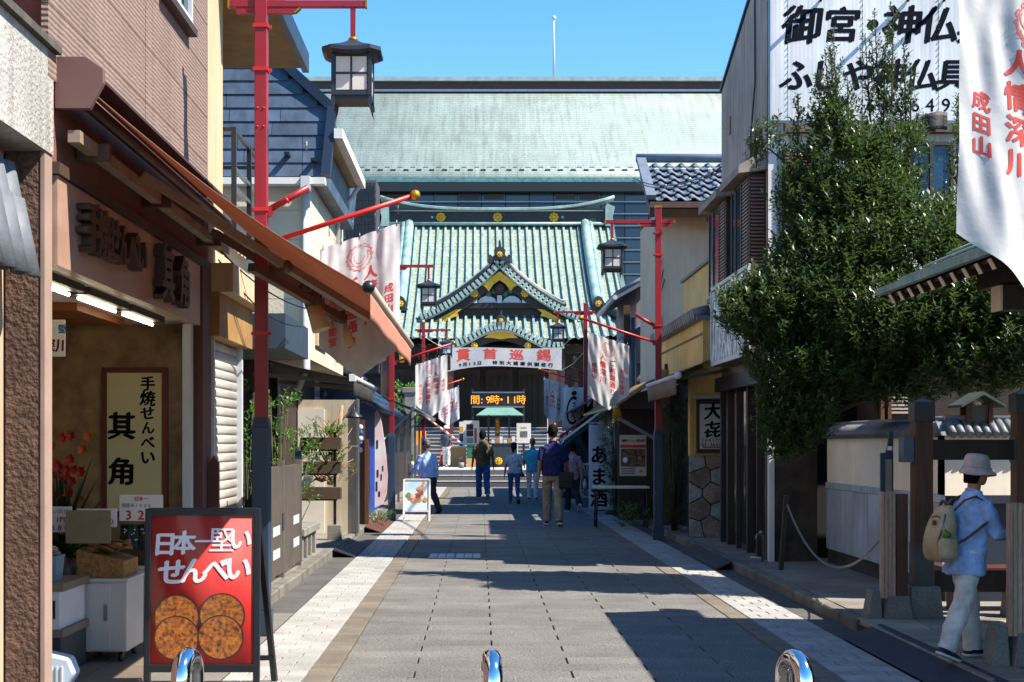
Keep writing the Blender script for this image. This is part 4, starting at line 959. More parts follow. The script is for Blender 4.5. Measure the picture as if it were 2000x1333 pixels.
# corrugated painted signboard made of sheets
def corr(u, v, x0, x1): 
    x = x0 + (x1 - x0) * u; return V(x, WY0 - .06 - .0005 * math.sin(x * 2 * math.pi / .05), 5.53 + 2.3 * v)
sb_ = B(WX, 7.4, WY0 - .045, WY0 - .002, 5.5, 7.83).build('signboard_backing', steel, wb)
shm = mat('painted_sheet', '#cfd2d6', .55, .1, 1.0, streak=.22)
xs = [PX(1502, WY0), PX(1536, WY0), PX(1682, WY0), PX(1830, WY0), PX(1975, WY0), 7.35]
for a, b in zip(xs[:-1], xs[1:]):
    MB().sheet(lambda u, v: corr(u, v, a + .003, b - .003), int((b - a) / .0125), 1).build('sign_sheet', shm, sb_)
for x in xs[1:5]:
    mb = MB()
    for k in range(30): mb.ball((x, WY0 - .068, 5.6 + k * .075), .008, 5)
    mb.build('rivets', mat('rivet_rust', '#4d4038', .7), sb_)
fn = plane_fn((0, WY0 - .0622, 0), (1, 0, 0), (0, 0, 1))
for ch, px, py, sz in (('御', 1565, 52, .5), ('宮', 1642, 52, .46), ('・', 1702, 52, .5), ('神', 1760, 52, .5), ('仏', 1832, 52, .48), ('具', 1905, 52, .48),
                       ('ふ', 1554, 150, .42), ('し', 1612, 150, .42), ('や', 1674, 150, .42), ('神', 1736, 150, .42), ('仏', 1798, 150, .42), ('具', 1858, 150, .42)):
    mb = MB(); glyphs(mb, ch, sz, fn, w='x', x0=PX(px, WY0), y0=PZ(py, WY0), slant=.12); mb.build('sign_character', navy_ink, sb_)
for ch, px in (('T', 1618), ('E', 1638), ('L', 1656), ('6', 1697), ('4', 1724), ('1', 1750), ('6', 1784), ('4', 1813), ('9', 1844), ('3', 1873)):
    mb = MB(); glyphs(mb, ch, .23, fn, w='b', x0=PX(px, WY0), y0=PZ(207, WY0)); mb.build('sign_digit', navy_ink, sb_)
for px in (1600, 1770, 1840): MB().beam((PX(px, WY0), WY0 - .07, 7.0), (PX(px, WY0) - .05, WY0 - .4, 7.25), .03).build('lamp_bracket', blackm, sb_)
MB().sheet(lambda u, v: V(PX(1785 + 62 * u, 17.5), 17.42 + .03 * math.sin(u * 9), PZ(224 + 34 * v + 3 * math.sin(u * 6), 17.5)), 8, 4, .02).build('torn_flashing', mat('tar_paper', '#2b2626', .7, .5, 8, bump=.5, bscale=30), wb)
B(PX(1530, 17.6), PX(1900, 17.6), WY0 - .12, WY0 - .002, PZ(262, 17.6), PZ(245, 17.6)).build('lintel', mat('stained_lintel', '#6a5d50', .85, .4, 3), wb)
# windows behind the tree
w_ = B(PX(1770, 17.6), PX(1855, 17.6), WY0 - .06, WY0 - .003, PZ(385, 17.6), PZ(285, 17.6)).build('window', mat('blue_reflecting_glass', '#1d3a55', .1, .3, .8), wb)
for px in (1770, 1812, 1852): B(PX(px, 17.6), PX(px + 6, 17.6), WY0 - .09, WY0 - .04, PZ(388, 17.6), PZ(282, 17.6)).build('frame', brnm, w_)
B(PX(1765, 17.6), PX(1860, 17.6), WY0 - .095, WY0 - .035, PZ(287, 17.6), PZ(280, 17.6)).build('frame', brnm, w_)
lo_ = B(PX(1527, 17.6), PX(1592, 17.6), WY0 - .05, WY0 - .003, PZ(465, 17.6), PZ(300, 17.6)).build('shutter', brnm, wb)
lvm = mat('louvre_brown', '#7a5844', .5, .15)
for i in range(27): B(PX(1531, 17.6), PX(1588, 17.6), WY0 - .07, WY0 - .045, PZ(462, 17.6) + i * .038, PZ(462, 17.6) + i * .038 + .016).build('louvre', lvm, lo_)
# two bay shutter-box windows on the street side
for k, (ya, yb) in enumerate(((17.75, 18.95), (19.45, 20.8))):
    bw = B(WX - .2, WX - .002, ya, yb, 3.65, 4.92).build('bay_window', brnm, wb)
    for i in range(26): B(WX - .222, WX - .2, ya + .03, ya + .42, 3.72 + i * .045, 3.72 + i * .045 + .02).build('louvre', lvm, bw)
    for i in range(26): B(WX - .19, WX - .02, ya - .02, ya - .001, 3.72 + i * .045, 3.72 + i * .045 + .02).build('louvre', lvm, bw) if k == 0 else None
    B(WX - .215, WX - .2, ya + .5, yb - .05, 3.75, 4.85).build('pane', glass('dark_glass'), bw)
    for yy in (ya + .45, (ya + .5 + yb) / 2, yb - .06): B(WX - .228, WX - .216, yy, yy + .04, 3.7, 4.88).build('frame', brnm, bw)
    mb = MB(); mb.prism([V(WX - .001, ya - .12, 5.2), V(WX - .001, ya - .12, 4.95), V(WX - .36, ya - .12, 4.9), V(WX - .36, ya - .12, 5.0)], (0, yb - ya + .2, 0)); mb.build('hood', mat('hood_beige', '#8d8072', .8, .2), bw)
    B(WX - .25, WX - .001, ya - .04, yb + .03, 3.58, 3.65).build('sill', brnm, bw)
MB().tube([V(WX - .03, 18.3, 7.3), V(WX - .02, 18.35, 6.2), V(WX - .05, 18.5, 5.5), V(WX - .02, 18.6, 5.2)], .012, 5).build('cable', blackm, wb)
# projecting lightbox sign with weathered print
lbx = thing('lightbox_sign', 'weathered projecting lightbox sign with peeling print below the brown bay windows', 'sign', (3.4, 18.6, 2.6))
B(3.27, 3.565, 17.2, 20.0, 2.62, 3.72).build('box', mat('box_brown', '#6e5f52', .55, .3, 1.5, streak=.3), lbx)
peel = mat('peeling_print', '#e6ecea', .5, .3, 1.9, col2='#1c2430', stretch=(1, 1.3, .8), detail=5)
n = peel.node_tree.nodes; nz = [q for q in n if q.type == 'TEX_NOISE'][0]; nz.inputs['Distortion'].default_value = 5.0
B(3.262, 3.268, 17.24, 19.96, 2.68, 3.66).build('face', peel, lbx)
for (a, b) in (((3.258, 17.2, 2.65), (3.258, 20, 2.65)), ((3.258, 17.2, 3.7), (3.258, 20, 3.7)), ((3.258, 17.22, 2.62), (3.258, 17.22, 3.72)), ((3.258, 19.98, 2.62), (3.258, 19.98, 3.72))): MB().beam(a, b, .03, .05).build('frame', alu, lbx)
for z in (3.45, 2.95): MB().tube([V(3.42, 17.19, z), V(3.42, 17.16, z - .03)], .03, 8).build('bolt', white_paint, lbx)
# ground-floor shop front: posts and dark glass
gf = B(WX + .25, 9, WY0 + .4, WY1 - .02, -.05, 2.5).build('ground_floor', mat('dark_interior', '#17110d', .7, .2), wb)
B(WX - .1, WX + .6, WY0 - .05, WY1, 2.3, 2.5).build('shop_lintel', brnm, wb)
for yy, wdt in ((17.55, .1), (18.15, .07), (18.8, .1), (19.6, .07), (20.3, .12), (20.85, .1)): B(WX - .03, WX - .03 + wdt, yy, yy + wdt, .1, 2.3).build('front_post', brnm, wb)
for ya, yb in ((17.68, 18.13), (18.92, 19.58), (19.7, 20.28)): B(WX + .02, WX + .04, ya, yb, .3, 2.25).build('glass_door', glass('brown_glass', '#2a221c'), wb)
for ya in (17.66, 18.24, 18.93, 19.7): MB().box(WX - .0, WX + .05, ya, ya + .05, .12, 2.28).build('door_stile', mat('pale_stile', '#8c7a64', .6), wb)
B(PX(1513, 17.4), PX(1597, 17.4), 17.42, 17.58, .1, 2.4).build('flank_wall', mat('mottled_concrete', '#4c4136', .9, .5, 2.2, col2='#1f1a16', detail=8), wb)
B(PX(1502, 17.4), PX(1512, 17.4), 17.38, 17.5, .1, 2.5).build('drain_pipe', white_paint, wb)
tp = thing('water_tap', 'small steel water tap beside the shop front', 'tap', (3.45, 17.35, .1))
MB().tube([V(3.45, 17.35, .1), V(3.45, 17.35, .42), V(3.38, 17.33, .44), V(3.36, 17.32, .38)], .014, 6).build('pipe', steel, tp); MB().ball((3.43, 17.35, .46), .025, 6).build('handle', steel, tp)

# --- yellow restaurant
yel = mat('yellow_render', '#dcb46c', .85, .12, 1.3, bump=.2, bscale=90, streak=.22)
yb_ = thing('yellow_restaurant', 'yellow rendered restaurant with stone base and tiled coping', 'building', (4.2, 24, 0))
B(3.23, 6, 21.9, 22.05, 1.36, 3.0).build('front_wall', yel, yb_)
B(3.2, 3.34, 20.4, 25.4, 2.62, 3.32).build('fascia', yel, yb_); B(3.34, 6, 22.06, 25.4, 2.62, 3.3).build('flat_roof', yel, yb_)
B(3.195, 3.199, 20.4, 25.4, 3.1, 3.14).build('fascia_groove', mat('groove', '#6d5124', .8), yb_)
cop = MB().box(3.1, 3.4, 20.3, 25.5, 3.32, 3.38).build('coping', kawara, yb_)
for i in range(25): MB().tube([V(3.06, 20.45 + i * .205, 3.40), V(3.3, 20.45 + i * .205, 3.46)], .085, 8).build('coping_tile', kawara, cop)
B(3.9, 7, 22.9, 27.2, 3.4, 4.62).build('upper_wall', yel, yb_); B(3.85, 7, 22.85, 27.3, 4.62, 4.67).build('parapet_cap', brnm, yb_)
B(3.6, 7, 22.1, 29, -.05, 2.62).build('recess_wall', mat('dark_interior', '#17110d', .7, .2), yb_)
B(3.23, 3.36, 25.2, 25.4, .1, 2.62).build('corner_post', mat('wood_post', '#5a4022', .7, .2), yb_)
# crazy-paved stone base: voronoi cells clipped to the panel
stonec = [mat('base_stone_' + c, c, .8, .3, 6, bump=.7, bscale=28, fine=.2) for c in ('#97928c', '#937c6e', '#ab9e90', '#85705e', '#a19b94', '#8a6040')]
x0, x1, z0, z1 = 3.23, 4.0, .1, 1.36
B(x0, 6, 21.93, 22.05, z0, z1).build('base_mortar', mat('mortar', '#3d3834', .9), yb_)
seeds = [(x0 + .17 + random.uniform(-.05, .05) + i * .3 + (.13 if j % 2 else 0) - .1, z0 + .12 + j * .27 + random.uniform(-.06, .06)) for j in range(5) for i in range(3)]
for si, s in enumerate(seeds):
    poly = [(x0, z0), (x1, z0), (x1, z1), (x0, z1)]
    for t_ in seeds:
        if t_ is s or not poly: continue
        mx_, mz = (s[0] + t_[0]) / 2, (s[1] + t_[1]) / 2; dx, dz = t_[0] - s[0], t_[1] - s[1]; L_ = math.hypot(dx, dz); off = .008
        f_ = lambda p: ((p[0] - mx_) * dx + (p[1] - mz) * dz) / L_ + off
        np_ = []
        for a, b in zip(poly, poly[1:] + poly[:1]):
            fa, fb_ = f_(a), f_(b)
            if fa <= 0: np_.append(a)
            if (fa < 0) != (fb_ < 0): q = fa / (fa - fb_); np_.append((a[0] + (b[0] - a[0]) * q, a[1] + (b[1] - a[1]) * q))
        poly = np_
    if len(poly) > 2:
        dpt = random.uniform(.02, .045)
        MB().prism([V(p[0], 21.932, p[1]) for p in poly], (0, -dpt, 0)).build('stone', stonec[si % 6], yb_, bev=.012)
rs_ = thing('restaurant_sign', 'white framed restaurant sign with brushed characters on the yellow wall', 'sign', (3.7, 21.8, 1.4))
B(3.33, 3.80, 21.79, 21.898, 1.4, 2.22).build('box', brnm, rs_); B(3.37, 3.76, 21.775, 21.789, 1.46, 2.15).build('face', mat('sign_white', '#c6c3bd', .4, .05), rs_)
B(3.29, 3.84, 21.7, 21.9, 2.23, 2.27).build('hood', alu, rs_)
ka = '㐂' if GL.get(('r', '㐂')) and len(GL['r', '㐂'][0]) > 20 else '喜'
text('brush_name', '大' + ka, .27, ink, rs_, (3.57, 21.772, 1.90), vertical=True, w='x', pitch=1.05, jit=.05, slant=.1)
for q_, c_ in enumerate('3641八十'): text('digit', c_, .075, ink, rs_, (3.41 + q_ * .055, 21.772, 1.60), w='b')
for q_, c_ in enumerate('03-3641-0'): text('digit', c_, .085, ink, rs_, (3.41 + q_ * .043, 21.772, 1.53), w='b')
B(3.41, 3.72, 21.77, 21.774, 1.475, 1.495).build('red_bar', redink, rs_)
wl_ = thing('wall_lamp', 'small boxy wall lamp on the yellow fascia', 'lamp', (3.15, 24.2, 2.6)); B(3.05, 3.195, 24.1, 24.4, 2.62, 2.8).build('shade', mat('lamp_ochre', '#8f7a4e', .5), wl_, bev=.03); B(3.15, 3.19, 24.2, 24.3, 2.8, 2.9).build('bracket', brnm, wl_)
ra = thing('awning', 'dark brown awning reaching out from the yellow restaurant', 'awning', (3.1, 21.8, 2.3))
MB().sheet(lambda u, v: V(3.6 - .83 * u, 20.0 + 3.5 * v, 2.86 - .35 * u), 4, 6, .012).build('fabric', mat('brown_canvas', '#3a2c22', .85, .2), ra)
MB().sheet(lambda u, v: V(2.77 - .03 * math.sin(v * 18) * u, 20.0 + 3.5 * v, 2.49 - .26 * u), 2, 24, .006).build('valance', mat('brown_valance', '#6a5644', .85, .15), ra)
MB().tube([V(2.78, 19.96, 2.5), V(2.78, 23.55, 2.5)], .035, 8).build('front_bar', alu, ra); MB().ball((2.78, 19.95, 2.5), .055, 10).build('bar_end', white_paint, ra)
for yy in (20.4, 23.0): MB().beam((3.55, yy, 2.6), (2.82, yy + .1, 2.46), .05, .05).build('arm', blackm, ra)

# --- beige house with blue-grey pantiles
bh = thing('beige_house', 'beige rendered house with blue-grey pantile roof', 'building', (5, 31.5, 0))
bei = mat('beige_render', '#c6aa90', .85, .1, 1, streak=.1)
B(3.84, 8, 30, 34, -.05, 6.6).build('wall', bei, bh)
pt = mat('blue_grey_pantile', '#5d6878', .75, .2, 3, rnd=.12)
pme = MB().sheet(lambda u, v: V(.3 * (u - .5), .36 * (v - .5), .04 * math.sin(2 * math.pi * u) + .13 * (v - .5)), 8, 1, .03).mesh('roof_tile', pt)
for i in range(14):
    for k in range(6): piece('roof_tile', pme, bh, (3.62 + .29 * i, 29.5 + .3 * k, 6.66 + k * .185 - (k % 2) * .0))
MB().prism([V(3.5, 29.2, 6.36), V(3.5, 31.1, 7.54), V(3.5, 31.1, 7.4), V(3.5, 29.3, 6.2)], (4.2, 0, 0)).build('roof_deck', mat('eave_wood', '#5b3b26', .7, .2), bh)
MB().beam((3.52, 29.2, 6.6), (3.52, 31.1, 7.78), .2, .1).build('verge', pt, bh); MB().tube([V(3.42, 31.1, 7.78), V(7.7, 31.1, 7.78)], .1, 8).build('ridge', pt, bh)
B(3.5, 8, 29.15, 29.3, 6.38, 6.5).build('gutter', mat('copper_gutter', '#4f3527', .5, .2), bh)
MB().tube([V(4.7, 29.3, 6.45), V(4.75, 29.5, 6.2), V(5.0, 29.9, 6.05), V(5.0, 29.9, 3)], .06, 8).build('downpipe', mat('copper_gutter', '#4f3527', .5, .2), bh)
for i in range(5): MB().ball((3.9 + i * .55, 29.9 + (i % 2) * .3, 6.95 + (i % 2) * .2), .05, 6).build('snow_guard', steel, bh)
MB().tube([V(3.78, 29.95, 5.2), V(3.8, 29.95, 2.2)], .03, 6).build('conduit', alu, bh)
for k in range(4): MB().tube([V(3.8 + k * .03, 29.93, 5.6 - k * .2), V(3.72 + k * .02, 29.9, 4.6), V(3.8 + k * .03, 29.93, 3.8 - k * .1)], .012, 5).build('cable', blackm, bh)
sh2 = thing('old_house', 'old grey house with small tiled eaves, meter box and pipes beyond the beige house', 'building', (4.5, 36.5, 0))
B(3.85, 8, 35, 40, -.05, 5.4).build('wall', mat('grey_mauve_render', '#7c7277', .85, .15, 1, streak=.2), sh2)
for (z, x) in ((5.4, 3.35), (4.3, 3.5)):
    MB().prism([V(x, 34.6, z - .25), V(4.4, 34.6, z + .35), V(4.4, 34.6, z + .25), V(x, 34.6, z - .33)], (0, 5, 0)).build('eave', pt, sh2)
    MB().tube([V(x - .05, 34.6, z - .3), V(x - .05, 39.6, z - .3)], .06, 8).build('gutter', alu, sh2)
    for i in range(18): MB().tube([V(x - .02, 34.7 + i * .27, z - .2), V(4.3, 34.7 + i * .27, z + .36)], .06, 6).build('roof_roll', pt, sh2)
B(3.5, 3.66, 34.55, 34.7, .1, 4.9).build('corner_post', mat('brown_post', '#4a2f1c', .7, .25), sh2)
MB().tube([V(3.72, 34.5, 4.6), V(3.72, 34.5, 1.2)], .05, 8).build('downpipe', bluegrey, sh2)
B(3.8, 4.15, 34.7, 34.99, 3.5, 4.3).build('meter_box', mat('meter_lilac', '#9a8f9f', .5), sh2)
B(3.85, 4.3, 34.5, 34.95, 1.9, 2.2).build('condenser', white_paint, sh2)

# --- stalls on the right under tarpaulins
rsx = thing('market_stall', 'dark timber stall front on the right hung with posters', 'stall', (3.5, 31, 0))
B(3.3, 6, 25.6, 49, -.05, 2.6).build('wall', darkwood, rsx)
MB().sheet(lambda u, v: V(3.3 - .75 * u, 25.8 + 8 * v, 2.75 - .5 * u), 3, 4, .02).build('canopy', mat('ochre_canvas', '#6d5020', .8, .3, 3), rsx)
MB().beam((2.5, 25.8, 2.22), (2.5, 34, 2.22), .05).build('front_bar', mat('yellow_bar', '#a07818', .5), rsx)
B(2.62, 3.3, 26.9, 27.0, .1, 2.2).build('side_panel', darkwood, rsx)
MB().beam((2.55, 26, 2.0), (3.3, 26.6, 1.62), .05).build('brace', alu, rsx)
for yy in (36, 40, 44, 48): MB().beam((2.95, yy, 0), (2.95, yy, 2.4), .08).build('post', darkwood, rsx)
MB().sheet(lambda u, v: V(3.3 - 1.0 * u, 34.2 + 14 * v, 2.9 - .55 * u), 3, 4, .02).build('canopy', mat('navy_canvas', '#1c2a44', .7, .2), rsx)
tf = MB()
for i in range(40):
    p = V(2.5 + random.uniform(-.05, .05), 26.0 + random.uniform(-.1, .1), 2.2); q = p + V(random.uniform(-.06, .06), random.uniform(-.06, .06), -random.uniform(.15, .24)); tf.tube([p, q], [.012, .006], 4)
stuff(tf.build('tassel', mat('yellow_tassel', '#b8860f', .8), rsx))
po = thing('menu_poster', 'food menu poster with red header and dish photo on the dark stall', 'poster', (2.9, 26.85, 1.0))
B(PX(1210, 26.9), PX(1262, 26.9), 26.87, 26.895, PZ(930, 26.9), PZ(850, 26.9)).build('sheet', mat('poster_white', '#b9b4ac', .5, .06), po)
text('print', '食事メニュー深川めし', .055, ink, po, (PX(1238, 26.9), 26.866, PZ(861, 26.9)), w='x', pitch=.85)
B(PX(1211, 26.9), PX(1261, 26.9), 26.863, 26.868, PZ(875, 26.9), PZ(869, 26.9)).build('red_header', redink, po)
B(PX(1212, 26.9), PX(1260, 26.9), 26.863, 26.868, PZ(912, 26.9), PZ(877, 26.9)).build('dish_photo', mat('dish_print', '#7a5a3a', .5, .6, 9, col2='#15110e', detail=3), po)
for px, py, r_, mm in ((1222, 899, .055, whiteink), (1238, 885, .05, mat('soup_print', '#8a3a18', .5)), (1250, 895, .045, mat('orange_print', '#b5701c', .5)), (1228, 888, .03, mat('green_print', '#3c5a20', .5)), (1252, 921, .03, mat('beer_print', '#b88a3c', .5))):
    q_ = MB().lathe([(r_ * .6, -.001), (r_, 0), (r_ * .6, .002)], (0, 0, 0), 14).rot(R(90), axis='X'); q_.v = [p + V(PX(px, 26.85), 26.86, PZ(py, 26.85)) for p in q_.v]; q_.build('dish', mm, po)
for k in range(4): B(PX(1214, 26.9), PX(1240, 26.9), 26.864, 26.868, PZ(916 + k * 3.2, 26.9), PZ(915 + k * 3.2, 26.9)).build('print_line', ink, po)
ta = thing('folding_table', 'white-topped folding table with metal legs at the right edge of the street', 'table', (2.6, 26.2, 0))
B(2.1, 3.1, 25.95, 26.5, .72, .76).build('top', mat('table_top', '#d0cabc', .5, .1, 3), ta, bev=.006)
for x in (2.14, 3.06):
    for yy in (26.0, 26.45): MB().tube([V(x, yy, 0), V(x, yy, .72)], .016, 6).build('leg', blackm, ta)
    MB().tube([V(x, 26.0, .15), V(x, 26.45, .15)], .012, 6).build('crossbar', blackm, ta)
MB().tube([V(2.14, 26.45, .3), V(3.06, 26.45, .3)], .012, 6).build('crossbar', blackm, ta)
def upright(label, px0, px1, py0, py1, Y, txt, m, size, name='banner', lean=0, cat='banner', pole=True):
    x0, x1 = PX(px0, Y), PX(px1, Y); z0, z1 = max(.03, PZ(py1, Y)), PZ(py0, Y)
    t = thing(name, label, cat, ((x0 + x1) / 2, Y, 0))
    fn_ = lambda u, v: V(x0 + (x1 - x0) * u + lean * (1 - v), Y + .03 * math.sin(u * 5 + v * 4), z0 + (z1 - z0) * v)
    MB().sheet(fn_, 10, 16, -.006).build('cloth', m, t)
    if pole:
        MB().tube([V(x1 + .03, Y + .03, 0), V(x1 + .03, Y + .03, z1 + .12)], .014, 6).build('pole', white_paint, t); MB().tube([V(x0, Y + .02, z1 + .04), V(x1 + .03, Y + .03, z1 + .04)], .01, 6).build('cross_rod', white_paint, t)
        MB().lathe([(.2, 0), (.2, .05), (.05, .1)], (x1 + .03, Y + .03, 0), 12).build('base', blackm, t)
    mb = MB(); glyphs(mb, txt, size, lambda a, b: fn_(.42 + a / (x1 - x0), .5 + b / (z1 - z0)) + V(0, -.01, 0), vertical=True, w='x', pitch=1.12, y0=-.18, widths=.9)
    mb.build('lettering', ink, t); return t
upright('tall white vertical banner with three black characters あま酒', 1150, 1197, 830, 1000, 31, 'あま酒', mat('pale_blue_cloth', '#9fb2c0', .8, .1, 2), .42)
ss = thing('display_sign', 'narrow upright sign with two bottles and black rays', 'sign', (2.5, 33, 0))
sx0, sx1, sz1 = PX(1131, 33), PX(1165, 33), PZ(905, 33)
B(sx0, sx1, 33, 33.05, .05, sz1).build('board', mat('sign_pale', '#a9b2b4', .5, .06), ss); B(sx0, sx1, 32.99, 33.0, .05, .28).build('foot_panel', mat('teal_panel', '#3a6a72', .5), ss)
mb = MB(); cxs, czs = (sx0 + sx1) / 2, .62
for c_z, dirn, n_ in ((.72, 1, 9), (.5, -1, 9)):
    for k in range(n_):
        a = R(-60 + 120 * k / (n_ - 1)); a2 = a + R(6)
        p = lambda r_, an: V(min(sx1 - .01, max(sx0 + .01, cxs + math.sin(an) * r_)), 32.985, c_z + dirn * math.cos(an) * r_)
        mb.add([p(.06, a), p(.06, a2), p(.33 if dirn > 0 else .18, a2), p(.33 if dirn > 0 else .18, a)], [(0, 1, 2, 3)])
mb.build('rays', ink, ss)
B(sx0 + .05, sx1 - .05, 32.975, 32.983, .48, .78).build('picture', mat('teal_dark', '#1d3a40', .5), ss)
for dx in (-.07, .07): MB().lathe([(.04, 0), (.045, .12), (.02, .17), (.018, .22)], (cxs + dx, 32.96, .5), 10).build('bottle', whiteink, ss)
lf = thing('stall_flag', 'white flag with a black ring emblem on the right', 'flag', (PX(1120, 38), 38, 0))
f0, f1, g0, g1 = PX(1103, 38), PX(1141, 38), PZ(842, 38), PZ(757, 38)
ff = lambda u, v: V(f0 + (f1 - f0) * u - .08 * (1 - v), 38 + .03 * math.sin(u * 6 + v * 3), g0 + (g1 - g0) * v)
MB().sheet(ff, 10, 10, -.006).build('cloth', cloth, lf); MB().tube([V(f1 + .02, 38, 0), V(f1 + .02, 38, g1 + .1)], .016, 6).build('pole', blackm, lf)
mb = MB()
for k in range(26):
    a, a2 = R(60 + 250 * k / 26), R(60 + 250 * (k + 1) / 26); e = lambda an, r_: ff(.5 + .33 * r_ * math.cos(an), .47 + .33 * r_ * math.sin(an)) + V(0, -.012, 0)
    mb.add([e(a, .78), e(a2, .78), e(a2, 1), e(a, 1)], [(0, 1, 2, 3)])
mb.build('ring_emblem', ink, lf)
mb = MB(); glyphs(mb, 'ういろ', .16, lambda a, b: ff(.52 + a / (f1 - f0), .46 + b / (g1 - g0)) + V(0, -.012, 0), vertical=True, w='x'); glyphs(mb, '・', .5, lambda a, b: ff(.5 + a / (f1 - f0), .86 + b / (g1 - g0)) + V(0, -.012, 0), w='x'); mb.build('lettering', ink, lf)
tarp = thing('tarpaulin', 'dark navy tarpaulin draped beside the right-hand stalls', 'tarpaulin', (2.75, 36, 0))
MB().sheet(lambda u, v: V(2.05 + .95 * u + .15 * math.sin(v * 5), 36 + .12 * math.sin(u * 14 + v * 3), .15 + (1.1 + 1.4 * u) * v), 18, 10, .01).build('cloth', mat('navy_tarp', '#122430', .6, .25, 2), tarp)
for (a, b, m_) in (((1.98, 35, 1.7), (3.1, 33.6, 2.62), red), ((2.05, 34.9, 1.62), (3.15, 33.5, 2.5), white_paint), ((2.1, 35.1, 1.5), (3.2, 33.4, 2.45), mat('green_bar', '#0f4a38', .5))): MB().beam(a, b, .05).build('frame_bar', m_, tarp)

# --- garden wall, gate screens, copper-roofed gate
gw = thing('garden_wall', 'white plastered garden wall with tile coping and slate-blue lower boards', 'wall', (4.35, 15, .1))
gpl = mat('garden_plaster', '#f0e3cf', .85, .1, 1.5, streak=.06)
B(4.25, 4.45, 13.0, 17.4, 1.07, 1.62).build('plaster', gpl, gw); B(4.25, 7, 12.99, 13.2, 1.07, 1.62).build('plaster', gpl, gw)
B(4.26, 4.44, 13.02, 17.4, .1, .26).build('footing', mat('mossy_footing', '#3d382c', .9, .4, 3), gw); B(4.27, 4.43, 13.05, 17.4, .26, 1.07).build('core', blackm, gw); B(4.46, 7, 13.03, 13.19, .1, 1.07).build('core', mat('dark_blue_board', '#1a2434', .6), gw)
gbd = mat('slate_blue_board', '#a9b2ba', .6, .2, 2, streak=.25, rnd=.06)
for i in range(7): B(4.235, 4.262, 13.02 + i * .625, 13.02 + i * .625 + .618, .27, 1.0).build('board', gbd, gw)
for i in range(7): B(4.225, 4.262, 13.02 + i * .625, 13.02 + i * .625 + .618, 1.005, 1.075).build('board_rail', gbd, gw)
B(4.5, 7, 12.96, 13.02, 1.0, 1.075).build('board_rail', mat('dark_blue_board', '#1a2434', .6), gw)
mb = MB(); mb.prism([V(4.18, 13.0, 1.62), V(4.52, 13.0, 1.62), V(4.35, 13.0, 1.75)], (0, 4.4, 0)); mb.build('coping', kawara, gw)
mb = MB(); mb.prism([V(4.2, 12.92, 1.62), V(4.2, 13.27, 1.62), V(4.2, 13.1, 1.75)][::-1], (2.8, 0, 0)); mb.build('coping', kawara, gw)
ctm = MB().tube([V(-.19, 0, -.1), V(-.1, 0, -.03), V(0, 0, .03)], .036, 8).mesh('coping_tile', kawara); ctm2 = MB().tube([V(0, -.2, -.1), V(0, -.1, -.03), V(0, 0, .03)], .036, 8).mesh('coping_tile', kawara)
for i in range(56): piece('coping_tile', ctm, gw, (4.35, 13.05 + i * .078, 1.725))
for i in range(34): piece('coping_tile', ctm2, gw, (4.3 + i * .078, 13.1, 1.725))
MB().tube([V(4.35, 13.1, 1.77), V(4.35, 17.4, 1.77)], .035, 8).build('coping_ridge', kawara, gw); MB().tube([V(4.3, 13.1, 1.77), V(7, 13.1, 1.77)], .035, 8).build('coping_ridge', kawara, gw)
hut = thing('garden_shed', 'dark timber shed with pale louvred window behind the garden wall', 'shed', (6, 17, 0))
B(4.6, 9, 16.6, 17.35, -.05, 2.65).build('wall', darkwood, hut)
for i in range(8): B(PX(1742, 16.5), PX(1798, 16.5), 16.55, 16.59, PZ(808, 16.5) + i * .043, PZ(808, 16.5) + i * .043 + .024).build('louvre', mat('pale_louvre', '#a39a8c', .6, .2), hut)
for px in (1722, 1736, 1800): B(PX(px, 16.5), PX(px + 7, 16.5), 16.53, 16.6, 1.7, PZ(750, 16.5)).build('window_post', brownwood, hut)
# slatted screens either side of the opening
slat = mat('weathered_slat', '#b3937a', .65, .25, 2, stretch=(6, 6, .5), fine=.2, bscale=40, rnd=.1, bump=.2)
def screen(label, x, y, z0, z1, n_, dx, dy):
    t = thing('slatted_screen', label, 'screen', (x, y, .1), 'slatted wooden screens at the gate')
    for i in range(n_): MB().box(x + dx * i, x + dx * i + .028, y + dy * i, y + dy * i + .05, z0, z1 + random.uniform(-.004, .004)).build('slat', slat, t, bev=.003)
    B(x + dx * n_ + .005, x + dx * n_ + .10, y + dy * n_, y + dy * n_ + .11, z0, z1 - .02).build('end_board', brownwood, t, bev=.004)
    mb = MB(); mb.prism([V(x + .03, y - .02, .1), V(x + .26, y - .02, .1), V(x + .23, y - .02, z0 + .02), V(x + .06, y - .02, z0 + .02)], (0, .2, 0)); mb.build('stone_foot', stonem, t, bev=.006)
    mb = MB(); mb.prism([V(x - .1, y + .02, .1), V(x + .02, y + .02, .1), V(x + .0, y + .02, z0 + .06), V(x - .06, y + .02, z0 + .06)], (0, .2, 0)); mb.build('stone_foot', stonem, t, bev=.006)
screen('slatted timber screen with dark red-brown end board left of the gate opening', PX(1722, 11.7), 11.72, .27, 1.15, 4, .031, .0)
screen('slatted timber screen at the right edge of the picture beside the walking woman', PX(1976, 9.15), 9.2, .3, 1.16, 4, .031, .0)
gp = thing('gate_post', 'thick dark wooden gate post with metal cap and stone foot', 'post', (PX(1800, 11.9), 11.9, .1))
pxx = PX(1800, 11.9)
